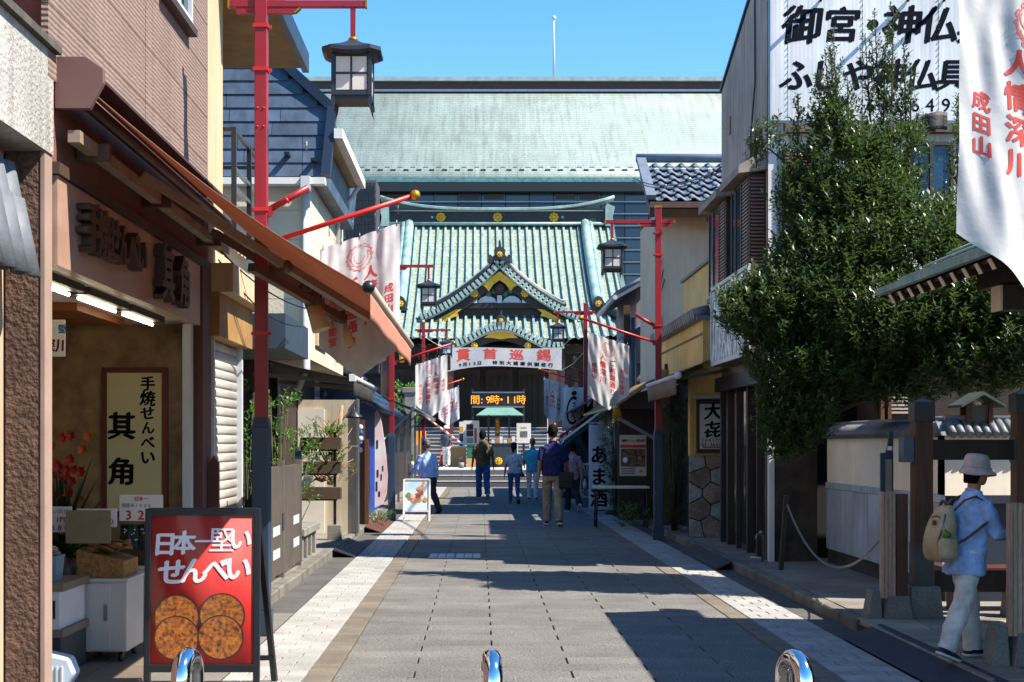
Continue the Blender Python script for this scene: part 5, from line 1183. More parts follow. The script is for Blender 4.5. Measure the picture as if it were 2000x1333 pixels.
def post(t, x, y, z1, wd=.15):
    B(x - wd / 2, x + wd / 2, y - wd / 2, y + wd / 2, .35, z1 - .14).build('shaft', brownwood, t, bev=.006)
    B(x - wd / 2 - .006, x + wd / 2 + .006, y - wd / 2 - .006, y + wd / 2 + .006, .35, .72).build('metal_sleeve', mat('dull_sleeve', '#4a4640', .55, .3, 3), t, bev=.004)
    B(x - wd / 2 - .012, x + wd / 2 + .012, y - wd / 2 - .012, y + wd / 2 + .012, z1 - .2, z1 - .04).build('metal_cap', mat('cap_metal', '#3b3836', .5, .3), t, bev=.004)
    mb = MB(); mb.add([V(x - wd / 2 - .012, y - wd / 2 - .012, z1 - .04), V(x + wd / 2 + .012, y - wd / 2 - .012, z1 - .04), V(x + wd / 2 + .012, y + wd / 2 + .012, z1 - .04), V(x - wd / 2 - .012, y + wd / 2 + .012, z1 - .04), V(x, y, z1)], [(0, 1, 4), (1, 2, 4), (2, 3, 4), (3, 0, 4), (3, 2, 1, 0)]); mb.build('cap_point', MATS['cap_metal'], t)
    mb = MB(); mb.lathe([(.2, .1), (.17, .36)], (x, y, 0), 4, False, 1, 1, R(45)); mb.build('stone_foot', stonem, t, bev=.008)
post(gp, pxx, 11.9, 1.93)
gp2 = thing('gate_post', 'second dark gate post at the right edge of the picture', 'post', (PX(1997, 11.9), 11.9, .1)); post(gp2, PX(1997, 11.9), 11.9, 2.0)
gb = thing('gate_beam', 'heavy dark horizontal beam with metal-capped ends between the gate posts', 'beam', (4.0, 11.9, 1.42))
B(pxx - .14, PX(1990, 11.9), 11.87, 11.95, 1.41, 1.58).build('beam', darkwood, gb)
for x in (pxx - .17, PX(1978, 11.9)): B(x, x + .09, 11.84, 11.98, 1.39, 1.60).build('end_cap', mat('blue_steel_cap', '#4a5c66', .45, .2), gb)
B(pxx + .1, 4.6, 11.95, 12.02, .3, .48).build('lower_rail', darkwood, gb)
ch = thing('chain_barrier', 'slack steel chain hung between a leaning post and the slatted screen', 'chain', (3.3, 14.5, .1))
MB().beam((PX(1527, 16.2), 16.25, .1), (PX(1536, 16.2), 16.2, .95), .05).build('post', mat('old_post', '#3a3027', .7, .3), ch)
a = PP(1537, 985, 16.2); b = V(PX(1720, 11.8), 11.75, .78); lk = []
tor = []
for q in range(10):
    for r_ in range(4):
        t0, t1 = 2 * math.pi * q / 10, 2 * math.pi * r_ / 4; tor.append(V((.024 + .006 * math.cos(t1)) * math.cos(t0) * 1.25, (.015 + .006 * math.cos(t1)) * math.sin(t0), .006 * math.sin(t1)))
tf_ = [(q * 4 + r_, ((q + 1) % 10) * 4 + r_, ((q + 1) % 10) * 4 + (r_ + 1) % 4, q * 4 + (r_ + 1) % 4) for q in range(10) for r_ in range(4)]
lme = MB().add(tor, tf_, True).mesh('chain_link', steel)
pts = []
NL = 190
for i in range(NL + 1):
    t = i / NL; p = a.lerp(b, t); p.z -= .46 * 4 * t * (1 - t); pts.append(p)
for i in range(NL):
    d = (pts[i + 1] - pts[i]); qn = d.to_track_quat('X', 'Z')
    o = piece('chain_link', lme, ch, (pts[i] + pts[i + 1]) / 2, rot=(qn @ Matrix.Rotation(R(90) * (i % 2), 3, 'X').to_quaternion()).to_euler()); o.scale = (.62, .62, .62)
gs = thing('notice_post', 'slim dark blue notice post with small white label behind the slatted screen', 'sign', (PX(1735, 12.1), 12.1, .1))
B(PX(1721, 12.1), PX(1745, 12.1), 12.1, 12.14, .1, PZ(885, 12.1)).build('panel', mat('blue_notice', '#1c2f42', .5, .15), gs); B(PX(1729, 12.1), PX(1741, 12.1), 12.09, 12.099, PZ(960, 12.1), PZ(897, 12.1)).build('paper', mat('brown_paper', '#8d7a64', .7), gs)
mb = MB(); mb.prism([V(PX(x, 12.1), 12.11, PZ(yy, 12.1)) for x, yy in ((1731, 885), (1745, 885), (1746, 843), (1737, 843), (1735, 870))], (0, .025, 0)); mb.build('upper_blade', mat('blue_notice', '#1c2f42', .5, .15), gs)
B(PX(1734, 12.1), PX(1742, 12.1), 12.095, 12.105, PZ(880, 12.1), PZ(872, 12.1)).build('label_plate', whiteink, gs)
ln = thing('wooden_lantern', 'small wooden lantern with a pitched roof on the garden wall', 'lantern', (PX(1907, 13.1), 13.1, 1.8))
lx = PX(1907, 13.1)
for sx_ in (-.1, .1):
    for sy_ in (-.08, .08): B(lx + sx_ - .02, lx + sx_ + .02, 13.1 + sy_ - .02, 13.1 + sy_ + .02, 1.7, 1.92).build('post', brownwood, ln)
B(lx - .075, lx + .075, 13.03, 13.17, 1.72, 1.9).build('pane', mat('lantern_pane', '#6a6458', .3, .2), ln)
for s in (-1, 1): MB().prism([V(lx, 12.9, 2.02), V(lx + s * .2, 12.9, 1.9), V(lx + s * .2, 12.9, 1.875), V(lx, 12.9, 1.99)], (0, .4, 0)).build('roof_board', mat('shingle_grey', '#3d4544', .7, .2), ln)
gt = thing('gate_roof', 'copper-roofed timber gate canopy with pale rafter ends at the right', 'roof', (4.6, 8, 2.6))
gcop = mat('dull_copper', '#66857c', .6, .3, 2, col2='#86a296', streak=.3)
GX, GZ, GY = 3.42, 2.86, 12.2
def gsl(x): t = (x - GX) / 1.4; return GZ + .80 * (.82 * t + .18 * t * t)
for k in range(7):
    x0 = GX + .2 * k; x1 = x0 + .2
    for j in range(9):
        y1 = GY - j * .8 - (.4 if k % 2 else 0) * (1 if j else 0); y0 = max(4.6, GY - (j + 1) * .8 - (.4 if k % 2 else 0))
        if y1 - y0 < .05: continue
        MB().prism([V(x0 - .02, y0 + .004, gsl(x0) + .012), V(x1 + .02, y0 + .004, gsl(x1) + .004), V(x1 + .02, y0 + .004, gsl(x1) - .012), V(x0 - .02, y0 + .004, gsl(x0) - .006)], (0, y1 - y0 - .008, 0)).build('copper_sheet', gcop, gt)
MB().sheet(lambda u, v: V(6.07 - 1.4 * u, 4.6 + 7 * v, GZ + .8 * u), 4, 4, .02).build('far_slope', gcop, gt)
MB().sheet(lambda u, v: V(GX + .06 + 1.34 * u, 4.7 + (GY - 4.75) * v, gsl(GX + 1.4 * u) - .05), 6, 4, .03).build('roof_boards', darkwood, gt)
MB().beam((GX, 4.6, GZ - .02), (GX, GY + .02, GZ - .02), .05, .05).build('eave_edge', gcop, gt)
MB().tube([V(4.67, 4.5, 3.64), V(4.67, GY + .05, 3.64)], .09, 8).build('ridge', gcop, gt)
raf = mat('rafter_end', '#dccdb8', .7, .1)
for i in range(28):
    yy = GY - .2 - i * .26; p0 = V(GX + .06, yy, gsl(GX + .06) - .12); p1 = V(4.6, yy, gsl(4.6) - .12)
    r_ = MB().beam(p0, p1, .07, .085).build('rafter', darkwood, gt); MB().beam(p0 - (p1 - p0).normalized() * .006, p0, .066, .08).build('rafter_tip', raf, r_)
MB().beam((GX + .25, GY - .02, gsl(GX + .2) - .1), (4.65, GY - .02, gsl(4.6) - .08), .05, .14).build('bargeboard', darkwood, gt)
bm3 = B(3.95, 6.2, 10.75, 10.93, 2.56, 2.74).build('tie_beam', darkwood, gt); B(3.93, 3.951, 10.745, 10.935, 2.555, 2.745).build('beam_tip', raf, bm3)
B(3.95, 4.1, 4.8, 11.3, 2.76, 2.9).build('purlin', darkwood, gt)
for (x, yy) in ((5.5, 10.85), (5.5, 5.4), (3.95, 5.4)): B(x - .1, x + .1, yy - .1, yy + .1, .1, 3.1).build('post', darkwood, gt)
B(5.3, 5.9, 5.4, 10.9, .1, 2.6).build('wall', darkwood, gt)
bn = thing('red_bench', 'low dark red wooden bench inside the gate', 'bench', (4.6, 12.4, .1))
rb_ = mat('dark_red_wood', '#4a150e', .6, .25, 2); B(4.0, 5.3, 12.2, 12.55, .42, .48).build('seat', rb_, bn)
for x in (4.1, 5.15): B(x, x + .07, 12.25, 12.5, .1, .42).build('leg', rb_, bn)
# ------------------------------------------------------------------ red street lamps, flags, banner
frost = mat('frosted_pane', '#c9c2b6', .35, .08, 2)
lam_dark = mat('lantern_dark', '#1c2531', .5, .15)
def lamp(loc, label, rotz):
    t = thing('street_lamp', label, 'street lamp', (0, 0, 0), 'red street lamps along the street')
    B(-.085, .085, -.085, .085, 0, .2).build('foot', bluegrey, t, bev=.006)
    B(-.07, .07, -.07, .07, .2, 1.68).build('lower_shaft', bluegrey, t, bev=.006)
    mb = MB(); mb.loft([[V(x * r_, y * r_, z) for x, y in ((-1, -1), (1, -1), (1, 1), (-1, 1))] for r_, z in ((.07, 1.68), (.052, 1.76))], smooth=False); mb.build('shoulder', bluegrey, t)
    B(-.05, .05, -.05, .05, 1.75, 5.32).build('upper_shaft', red, t, bev=.005)
    B(-.056, .056, -.056, .056, 5.32, 5.35).build('cap', gold, t)
    B(-.26, .84, -.027, .027, 5.07, 5.125).build('crossarm', red, t, bev=.003)
    for x in (-.27, .84): B(x, x + .015, -.03, .03, 5.067, 5.128).build('arm_cap', gold, t)
    mb = MB(); mb.prism([V(-.2, -.022, 5.068), V(-.2, -.022, 5.02), V(.26, -.022, 5.02), V(.31, -.022, 5.068)], (0, .044, 0)); mb.build('bracket', red, t)
    MB().beam((.27, 0, 5.025), (.315, 0, 5.066), .05, .014).build('bracket_tip', gold, t)
    for z in (4.9, 4.55, 3.42, 2.42):
        cl = B(-.06, .06, -.06, .06, z, z + .03).build('clamp', redrod, t)
        for s in (-1, 1): B(s * .07 - .012, s * .07 + .012, -.01, .01, z + .003, z + .027).build('clamp_lug', redrod, cl)
    for z in (4.25, 4.1):
        for s in (-1, 1): MB().ball((s * .025, -.052, z), .009, 6).build('bolt', redrod, t)
    # flag rods
    d = V(1.16, 0, .38); a = V(.06, 0, 3.17)
    rd = MB().tube([a, a + d], .02, 8).build('flag_rod', redrod, t); MB().ball(a + d * 1.02, .042, 10).build('finial', gold, rd)
    for k in range(4): MB().tube([a + d * (.42 + .16 * k) - V(0, 0, .015), a + d * (.42 + .16 * k) - V(0, 0, .11)], .004, 4).build('hook', steel, rd)
    rs2 = MB().tube([V(.05, 0, 3.43), V(.38, 0, 3.62)], .027, 8).build('rod_socket', red, t); MB().tube([V(.2, 0, 3.51), V(.215, 0, 3.52)], .03, 8).build('collar', redrod, rs2)
    B(.04, .09, -.03, .03, 3.38, 3.46).build('socket_bracket', red, t); B(.04, .09, -.03, .03, 3.12, 3.2).build('socket_bracket', red, t)
    # lantern
    L_ = MB().box(.72, .76, -.02, .02, 4.82, 5.07).build('lantern_stem', red, t)
    lx = .74
    MB().lathe([(.03, 4.80), (.04, 4.815), (.03, 4.83)], (lx, 0, 0), 8).build('stem_collar', gold, L_)
    prof = [(.235, 4.70), (.20, 4.715), (.13, 4.745), (.07, 4.775), (.025, 4.81)]
    rings = []
    for r_, z in prof:
        ring = []
        for k in range(16):
            a_ = 2 * math.pi * (k + .5) / 16; c_, s_ = math.cos(a_), math.sin(a_); m_ = max(abs(c_), abs(s_)); q = (abs(c_ * s_) / (m_ * m_)) ** 3
            ring.append(V(lx + c_ / m_ * r_, s_ / m_ * r_, z + .045 * q * (r_ / .235)))
        rings.append(ring)
    rf = MB().loft([[p - V(0, 0, .05) if True else p for p in [V(lx + (q.x - lx) * .86, q.y * .86, q.z) for q in rings[0]]]] + [[p - V(0, 0, .03) for p in rings[0]]] + rings, smooth=False).build('lantern_roof', lam_dark, t)
    fr = MB()
    for sx_ in (-1, 1):
        for sy_ in (-1, 1): fr.box(lx + sx_ * .145 - .015, lx + sx_ * .145 + .015, sy_ * .145 - .015, sy_ * .145 + .015, 4.33, 4.67)
    for z in (4.33, 4.64):
        fr.box(lx - .13, lx + .13, -.156, -.136, z, z + .035); fr.box(lx - .13, lx + .13, .136, .156, z, z + .035); fr.box(lx - .156, lx - .136, -.13, .13, z, z + .035); fr.box(lx + .136, lx + .156, -.13, .13, z, z + .035)
    f_ = fr.build('lantern_frame', lam_dark, t)
    for (dx, dy, ax) in ((0, -.147, 0), (0, .147, 0), (-.147, 0, 1), (.147, 0, 1)):
        for i in (-1, 1):
            for j in (0, 1):
                if ax == 0: MB().box(lx + i * .065 - .058, lx + i * .065 + .058, dy - .003, dy + .003, 4.372 + j * .14, 4.372 + j * .14 + .125).build('pane', frost, f_)
                else: MB().box(lx + dx - .003, lx + dx + .003, i * .065 - .058, i * .065 + .058, 4.372 + j * .14, 4.372 + j * .14 + .125).build('pane', frost, f_)
    mb = MB()
    for sy_ in (-.148, .148): mb.box(lx - .13, lx + .13, sy_ - .007, sy_ + .007, 4.495, 4.513); mb.box(lx - .008, lx + .008, sy_ - .006, sy_ + .006, 4.36, 4.64)
    for sx_ in (-.148, .148): mb.box(lx + sx_ - .007, lx + sx_ + .007, -.13, .13, 4.495, 4.513); mb.box(lx + sx_ - .006, lx + sx_ + .006, -.008, .008, 4.36, 4.64)
    mb.build('glazing_bars', lam_dark, f_)
    MB().box(lx - .14, lx + .14, -.14, .14, 4.30, 4.33).build('lantern_floor', lam_dark, f_)
    for sx_ in (-1, 1):
        for sy_ in (-1, 1):
            c = V(lx + sx_ * .145, sy_ * .145, 4.33)
            MB().prism([c + V(x * sx_, -.008, z) for x, z in ((-.015, 0), (.015, 0), (.022, -.06), (.008, -.08), (.012, -.14), (-.006, -.09), (-.014, -.05))], (0, .016, 0)).build('lantern_foot', lam_dark, f_)
    t.location = loc; t.rotation_euler = (0, 0, rotz); return t
LX, RX = -1.765, 2.86
l1 = lamp((LX, 11.5, 0), 'tall red street lamp in the left foreground with the largest lantern', 0)
for (loc, rz, lab) in (((RX, 22.8, 0), math.pi, 'red street lamp on the right in front of the beige house'), ((LX, 28.5, 0), 0, 'second red street lamp on the left, beside the ice cream signboard'),
                       ((RX, 38.5, 0), math.pi, 'far red street lamp on the right near the black ring flag'), ((LX, 44.6, 0), 0, 'farthest red street lamp on the left, in front of the temple roof'), ((RX, 5.2, 0), math.pi, 'red street lamp just outside the picture carrying the nearest flag at upper right')):
    c = copy_tree(l1); c.location = loc; c.rotation_euler = (0, 0, rz); c['label'] = lab
def emblem(mb, fn, r):
    def arc(cx_, cy_, rr, a0, a1, w_, n_=14):
        for k in range(n_):
            t0, t1 = a0 + (a1 - a0) * k / n_, a0 + (a1 - a0) * (k + 1) / n_
            q = [fn(cx_ + math.cos(t) * ra, cy_ + math.sin(t) * ra) for t, ra in ((t0, rr - w_), (t1, rr - w_), (t1, rr), (t0, rr))]
            mb.add(q, [(0, 1, 2, 3)])
    for k in (0, 2, 4): arc(0, 0, r * (1 - .14 * k), R(100 + 12 * k), R(100 + 12 * k + 300 - 20 * k), r * .05, 22)
    for k in range(6): arc(r * .5 * math.cos(k * .7), r * .55 * math.sin(k * .7), r * .42, k * .7 - .3, k * .7 + 1.3, r * .045, 6)
    for k in range(16): arc(r * .95 * math.cos(k * .393), r * .95 * math.sin(k * .393), r * .16, k * .393 - 1.2, k * .393 + 1.4, r * .05, 6)
def flag(label, px_, y_, s, seed, yaw=0.0, amp=.026):
    """s=+1: left-hand pole (flag towards +x); s=-1: right-hand pole"""
    rnd = random.Random(seed); ph = rnd.uniform(0, 6)
    xa, xb = .47, 1.12
    def top(u): return 3.12 + .215 * u
    def shape(u, sdown):
        zb_ = 2.33 - .24 * (1 - abs(2 * u - 1)); H_ = top(u) - zb_; v = sdown / H_
        x = xa + (xb - xa) * u
        w_ = amp * (math.sin(u * 8 + ph + v * 1.5) + .6 * math.sin(u * 15 + ph * 2 - v * 2)) * (.25 + .75 * v) + .003 * (1 - v) ** 2 * math.sin(u * 50) + .006 * math.sin(u * 31 + v * 9 + ph) * math.sin(v * 7 + ph)
        x_ = px_ + s * x + w_ * .25; z_ = top(u) - sdown + .012 * abs(math.sin(u * math.pi * 4)) * (1 - v) - .012
        return V(x_, y_ - w_ * 1.0 - s * yaw * v * .2, z_)
    def fnuv(u, v): zb_ = 2.33 - .24 * (1 - abs(2 * u - 1)); return shape(u, v * (top(u) - zb_))
    t = thing('flag', label, 'flag', (px_ + s * .8, y_, 2.1), 'white festival flags on the street lamps')
    g_ = MB().sheet(fnuv, 72, 60, .0)
    if s > 0: g_.f = [tuple(reversed(q)) for q in g_.f]
    g_.build('cloth', cloth, t)
    # screen u runs left to right in the picture
    def pr(a, b):
        u = a if s > 0 else 1 - a; return shape(u, b) + V(0, -.0012, 0)
    W = xb - xa
    tr_ = lambda a0, b0: (lambda a, b: pr(a0 + a / W, b0 + .0 - b))
    cols = [(.17, '深川不動堂', .075, .62, paleink), (.40, 'ご利益通り', .105, .6, redink), (.64, '人情深川', .11, .5, redink), (.86, '成田山', .075, .58, redink)]
    if s < 0: cols = [(.14, '成田山', .075, .58, redink), (.36, '人情深川', .11, .5, redink), (.60, 'ご利益通り', .105, .6, redink), (.84, '深川不動堂', .075, .62, paleink)]
    for a0, tx, sz, b0, m_ in cols:
        mb = MB(); glyphs(mb, tx, sz, tr_(a0, b0), vertical=True, w='x', pitch=1.1); mb.build('lettering', m_, t)
    mb = MB(); emblem(mb, tr_(.5, .17), .10); mb.build('emblem', paleink, t)
    mb = MB()
    for k in range(5):
        u = .04 + .23 * k; q = fnuv(u, .012); mb.tube([q, q + V(0, 0, .05 + .0 * k)], .004, 4)
    mb.build('eyelet', steel, t)
    return t
flag('white flag with red characters and emblem behind the rust-red awning', LX, 11.5, 1, 1, .3, .026)
flag('largest white flag with red characters at the upper right edge', RX, 5.2, -1, 2, .0, .03)
flag('white flag with red characters on the right-hand lamp before the beige house', RX, 22.8, -1, 3)
flag('white flag with red characters on the second left lamp', LX, 28.5, 1, 4, 0, .03)
flag('white flag folding in the wind on the far right lamp', RX, 38.5, -1, 5, .5, .05)
flag('farthest white flag on the left, in front of the dark temple porch', LX, 44.6, 1, 6, .5, .05)
bnr = thing('street_banner', 'wide white banner with four red characters strung across the street before the temple', 'banner', (.87, 47, 3.9))
bx0, bx1 = PX(880, 47), PX(1097, 47)
def bf(u, v):
    sag = .16 * (1 - (2 * u - 1) ** 2) * v; return V(bx0 + (bx1 - bx0) * u, 47 + .04 * math.sin(u * 11 + v) , PZ(680, 47) - .76 * v + sag + .02 * math.sin(u * 7))
g_ = MB().sheet(bf, 90, 16); g_.f = [tuple(reversed(q)) for q in g_.f]; g_.build('cloth', cloth, bnr)
W = bx1 - bx0
def bt_(a, b): return bf(.5 + a / W, .5 - b / .76) + V(0, -.003, 0)
for ch, px in (('貫', 905), ('首', 957), ('巡', 1009), ('錫', 1062)):
    mb = MB(); glyphs(mb, ch, .46, bt_, w='x', x0=PX(px, 47) - (bx0 + bx1) / 2, y0=.12, widths=1.05); mb.build('red_character', mat('vermilion_ink', '#c9432e', .6, .1), bnr)
mb = MB(); glyphs(mb, '9月15日', .16, bt_, w='x', x0=-1.2, y0=-.24, pitch=1.0); glyphs(mb, '特別大護摩供御修行', .17, bt_, w='x', x0=.55, y0=-.24, pitch=1.35); mb.build('black_lettering', ink, bnr)
for (a, b) in ((bf(0, 0), V(LX, 44.6, 4.9)), (bf(1, 0), V(RX, 38.5, 4.95)), (bf(0, 1), V(LX, 44.6, 4.0)), (bf(1, 1), V(RX, 38.5, 4.05))):
    MB().tube([a, a.lerp(b, .5) - V(0, 0, .08), b], .008, 4).build('rope', white_paint, bnr)
# ------------------------------------------------------------------ street objects
# red A-board
ab = thing('signboard', 'black-framed red rice cracker signboard standing in the left foreground', 'signboard', (-1.72, 8.9, 0))
AX0, AX1, AYY = -2.07, -1.39, 8.85
fpan = mat('red_poster', '#b8160e', .65, .15, 1.0, bump=.35, bscale=3.2)
lean = .045
def apt(u, z): return V(AX0 + (AX1 - AX0) * u, AYY + (z - .0) * lean, z)
zA, zB = PZ(1303, 8.9), PZ(1000, 8.9)
fb_ = MB()
for (u0, z0_, u1, z1_) in ((0, zA, 1, zA), (0, zB, 1, zB)): fb_.beam(apt(u0, z0_), apt(u1, z1_), .04, .05)
for u in (0, 1): fb_.beam(apt(u, .0), apt(u, zB + .02), .04, .04, up=(0, 1, 0))
fb_.build('frame', blackm, ab, bev=.004)
bk_ = MB()
for u in (.06, .99): bk_.beam(apt(u, zB) + V(0, .03, 0), V(AX0 + (AX1 - AX0) * u + .06, AYY + .42, 0), .035, .035)
bk_.beam(V(AX0 + .08, AYY + .36, .16), V(AX1 + .05, AYY + .36, .16), .03); bk_.build('rear_legs', blackm, ab)
def asheet(u, v): p = apt(.025 + .95 * u, zA + .02 + (zB - zA - .04) * v); return p + V(0, -.012, 0)
pn = MB().sheet(asheet, 1, 1, .01).build('poster', fpan, ab)
AW = (AX1 - AX0) * .95; AH = zB - zA - .04
def pf(a, b, off=.016): p = asheet(.5 + a / AW, .5 + b / AH); return p + V(0, -.004 - off, 0)
mb = MB()
for k, ch in enumerate('日本一堅い'): glyphs(mb, ch, (.155, .155, .1, .165, .155)[k], lambda a, b: pf(a, b, -.001), w='x' if k != 3 else 'b', x0=-.235 + k * .118, y0=.285 + k * .008, slant=.06)
for k, ch in enumerate('せんべい'): glyphs(mb, ch, .178, lambda a, b: pf(a, b, -.001), w='x', x0=-.19 + k * .138, y0=.112 + k * .008, slant=.06)
mb.build('lettering', whiteink, pn)
def senbei_print():
    m = mat('cracker_print', '#b5691c', .35, .5, 42, col2='#4a1e08', detail=8, bump=.3, bscale=3.2)
    return m
spm = senbei_print(); rim = mat('cracker_rim_print', '#3a1206', .4, .3, 20)
def disc(a, b, r_, off, m, name):
    mb = MB(); n_ = 30; pts = [pf(a + math.cos(2 * math.pi * k / n_) * r_, b + math.sin(2 * math.pi * k / n_) * r_ * .97, off) for k in range(n_)]
    mb.add(pts, [tuple(range(n_))]); mb.build(name, m, pn)
for i, (a, b) in enumerate(((-.158, -.17), (.125, -.16), (-.155, -.30), (.118, -.295))):
    disc(a, b, .146, .0015 + i * .0016, rim, 'printed_cracker_rim'); disc(a, b + .002, .135, .0022 + i * .0016, spm, 'printed_cracker')
# clear vinyl cover, slightly wrinkled
vin = bpy.data.materials.new('clear_vinyl'); vin.use_nodes = True; n = vin.node_tree.nodes; l = vin.node_tree.links
gls = n.new('ShaderNodeBsdfGlossy'); gls.inputs['Roughness'].default_value = .12; tr = n.new('ShaderNodeBsdfTransparent'); mx = n.new('ShaderNodeMixShader'); mx.inputs[0].default_value = .02
nz = n.new('ShaderNodeTexNoise'); nz.inputs['Scale'].default_value = 3; nz.inputs['Distortion'].default_value = 1.2; bp = n.new('ShaderNodeBump'); bp.inputs['Strength'].default_value = .6; tc = n.new('ShaderNodeTexCoord'); mp = n.new('ShaderNodeMapping'); mp.inputs['Scale'].default_value = (3, 1, .6)
l.new(tc.outputs['Object'], mp.inputs[0]); l.new(mp.outputs[0], nz.inputs[0]); l.new(nz.outputs[0], bp.inputs['Height']); l.new(bp.outputs[0], gls.inputs['Normal']); l.new(tr.outputs[0], mx.inputs[1]); l.new(gls.outputs[0], mx.inputs[2]); l.new(mx.outputs[0], n['Material Output'].inputs[0])
MB().sheet(lambda u, v: asheet(u, v) + V(0, -.022 - .004 * math.sin(u * 13 + v * 5), 0), 16, 16).build('vinyl_cover', vin, ab)
# bollards: chromed hoops seen end-on
def bollard(x, y, label, yaw):
    t = thing('bollard', label, 'bollard', (x, y, 0), 'chromed hoop bollards across the street')
    pts = [V(0, -.075, -.05), V(0, -.075, .68)] + [V(0, -.075 * math.cos(math.pi * k / 10), .68 + .075 * math.sin(math.pi * k / 10)) for k in range(1, 10)] + [V(0, .075, .68), V(0, .075, -.05)]
    o = MB().tube([Matrix.Rotation(yaw, 3, 'Z') @ p + V(x, y, 0) for p in pts], .036, 20).build('hoop', chrome, t)
    for s in (-1, 1): q = Matrix.Rotation(yaw, 3, 'Z') @ V(0, .075 * s, 0); MB().lathe([(.075, 0), (.075, .012), (.05, .03)], (x + q.x, y + q.y, 0), 16).build('collar', steel, t)
bollard(PX(361, 5.25), 5.3, 'chromed hoop bollard at the bottom left in front of the red signboard', R(-8))
bollard(PX(960, 5.2), 5.25, 'chromed hoop bollard at the bottom centre of the picture', R(4))
bollard(PX(1558, 5.2), 5.25, 'chromed hoop bollard at the bottom right beside the white pavers', R(16))
# grey slatted steel gate by the left kerb
fg = thing('slatted_gate', 'grey vertical-slat metal fence with two panels on the left kerb', 'fence', (-2.15, 15.6, .1))
fgm = mat('grey_brown_metal', '#5e554c', .5, .15, 3)
for (ya, yb) in ((13.9, 15.35), (15.45, 16.85)):
    zt_ = 1.3
    for i in range(int((yb - ya) / .06)): MB().box(-2.14, -2.125, ya + .02 + i * .06, ya + .02 + i * .06 + .034, .16, zt_).build('slat', fgm, fg)
    for z in (.18, .72, 1.25): MB().box(-2.2, -2.168, ya, yb, z, z + .05).build('rail', fgm, fg)
    for yy in (ya - .03, yb): MB().box(-2.19, -2.12, yy, yy + .045, .1, 1.36).build('post', fgm, fg)
MB().box(-2.118, -2.11, 15.30, 15.42, .62, .8).build('lock_plate', steel, fg)
for (yy, z) in ((14.6, .58), (14.6, .34), (16.2, .62), (16.2, .36)): MB().box(-2.123, -2.119, yy, yy + .5, z, z + .1).build('reflective_tape', alu, fg)
bp_ = thing('blue_post', 'short blue-grey metal post behind the slatted gate', 'post', (PX(582, 17.3), 17.3, .1)); MB().box(PX(576, 17.3), PX(588, 17.3), 17.3, 17.38, .1, PZ(883, 17.3)).build('shaft', bluegrey, bp_); B(PX(575, 17.3), PX(589, 17.3), 17.29, 17.39, PZ(883, 17.3), PZ(880, 17.3)).build('cap', bluegrey, bp_)
be = thing('concrete_bench', 'small concrete bench with slab legs by the left kerb', 'bench', (-2.3, 18.2, .1))
B(-2.55, -2.14, 17.4, 19.1, .40, .5).build('seat', concrete, be, bev=.012)
for yy in (17.5, 17.95, 18.4, 18.85): B(-2.5, -2.18, yy, yy + .1, .1, .4).build('leg', concrete, be, bev=.006)
# planter shelves
ps = thing('planter_shelf', 'three-tier brown planter shelf on a post with concrete foot', 'planter', (-2.2, 21.3, .1))
B(-2.27, -2.07, 21.2, 21.4, .1, .33).build('foot', concrete, ps, bev=.008)
MB().box(-2.19, -2.15, 21.28, 21.32, .33, 1.72).build('post', blackm, ps)
bx_ = mat('planter_wood', '#4a3a26', .7, .25, 3)
for z, xa in ((1.46, -2.66), (1.1, -2.62), (.72, -2.72)):
    pb = B(xa, -2.06, 21.05, 21.27, z, z + .17).build('planter_box', bx_, ps); B(xa + .02, -2.08, 21.06, 21.25, z + .171, z + .176).build('soil', earth, pb)
    MB().box(-2.67, -2.13, 21.262, 21.282, z - .03, z).build('shelf_rail', blackm, ps)
# ice-cream A-board
ib = thing('signboard', 'white-framed ice cream signboard on the left by the second lamp', 'signboard', (PX(815, 28.3), 28.3, 0))
iz1, iz0 = PZ(937, 28.3), .0; ix0, ix1 = PX(790, 28.3), PX(838, 28.3)
def ip(u, z): return V(ix0 + (ix1 - ix0) * u + (1 - z / iz1) * .0, 28.3 + z * .1 - (1 - z / iz1) * .1, z)
mb = MB()
for u in (-.02, 1.02): mb.beam(ip(u, 0), ip(u, iz1), .035, .035, up=(0, 1, 0))
for z in (.2, iz1): mb.beam(ip(0, z), ip(1, z), .035, .035)
for u in (0, 1): mb.beam(ip(u, iz1) + V(0, .03, 0), ip(u, 0) + V(-.04, .55, 0), .03, .03)
mb.build('frame', white_paint, ib)
iw = MB().add([ip(.03, .22) + V(0, .0, 0), ip(.97, .22), ip(.97, iz1 - .02), ip(.03, iz1 - .02)], [(0, 1, 2, 3)]).build('poster', mat('sky_poster', '#9fb6bf', .5, .15, 2, col2='#c3cfd0'), ib)
def ib_disc(u, z, r_, m, k):
    mb = MB(); c = ip(u, z) + V(0, -.006 - k * .001, 0); mb.add([c + V(math.cos(2 * math.pi * q / 18) * r_, math.sin(2 * math.pi * q / 18) * r_ * .1, math.sin(2 * math.pi * q / 18) * r_) for q in range(18)], [tuple(range(18))]); mb.build('printed_scoop', m, iw)
cols_ = [mat('scoop_' + c, c, .5, .25, 30) for c in ('#b06a4a', '#c99078', '#b88a5a', '#d8c0a8', '#9a4a3a', '#6a8a4a')]
for k, (u, z, r_) in enumerate(((.25, .45, .06), (.4, .4, .065), (.58, .42, .06), (.75, .46, .06), (.5, .5, .055), (.65, .55, .06), (.62, .64, .055), (.85, .42, .045), (.35, .5, .05))): ib_disc(u, z, r_, cols_[k % 5], k)
ib_disc(.17, .52, .05, cols_[5], 9)
MB().add([ip(.55, .62) + V(0, -.016, 0), ip(.72, .6) + V(0, -.016, 0), ip(.9, .88) + V(0, -.016, 0)], [(0, 1, 2)]).build('printed_cone', mat('cone_print', '#b57a4a', .5, .3, 30), iw)
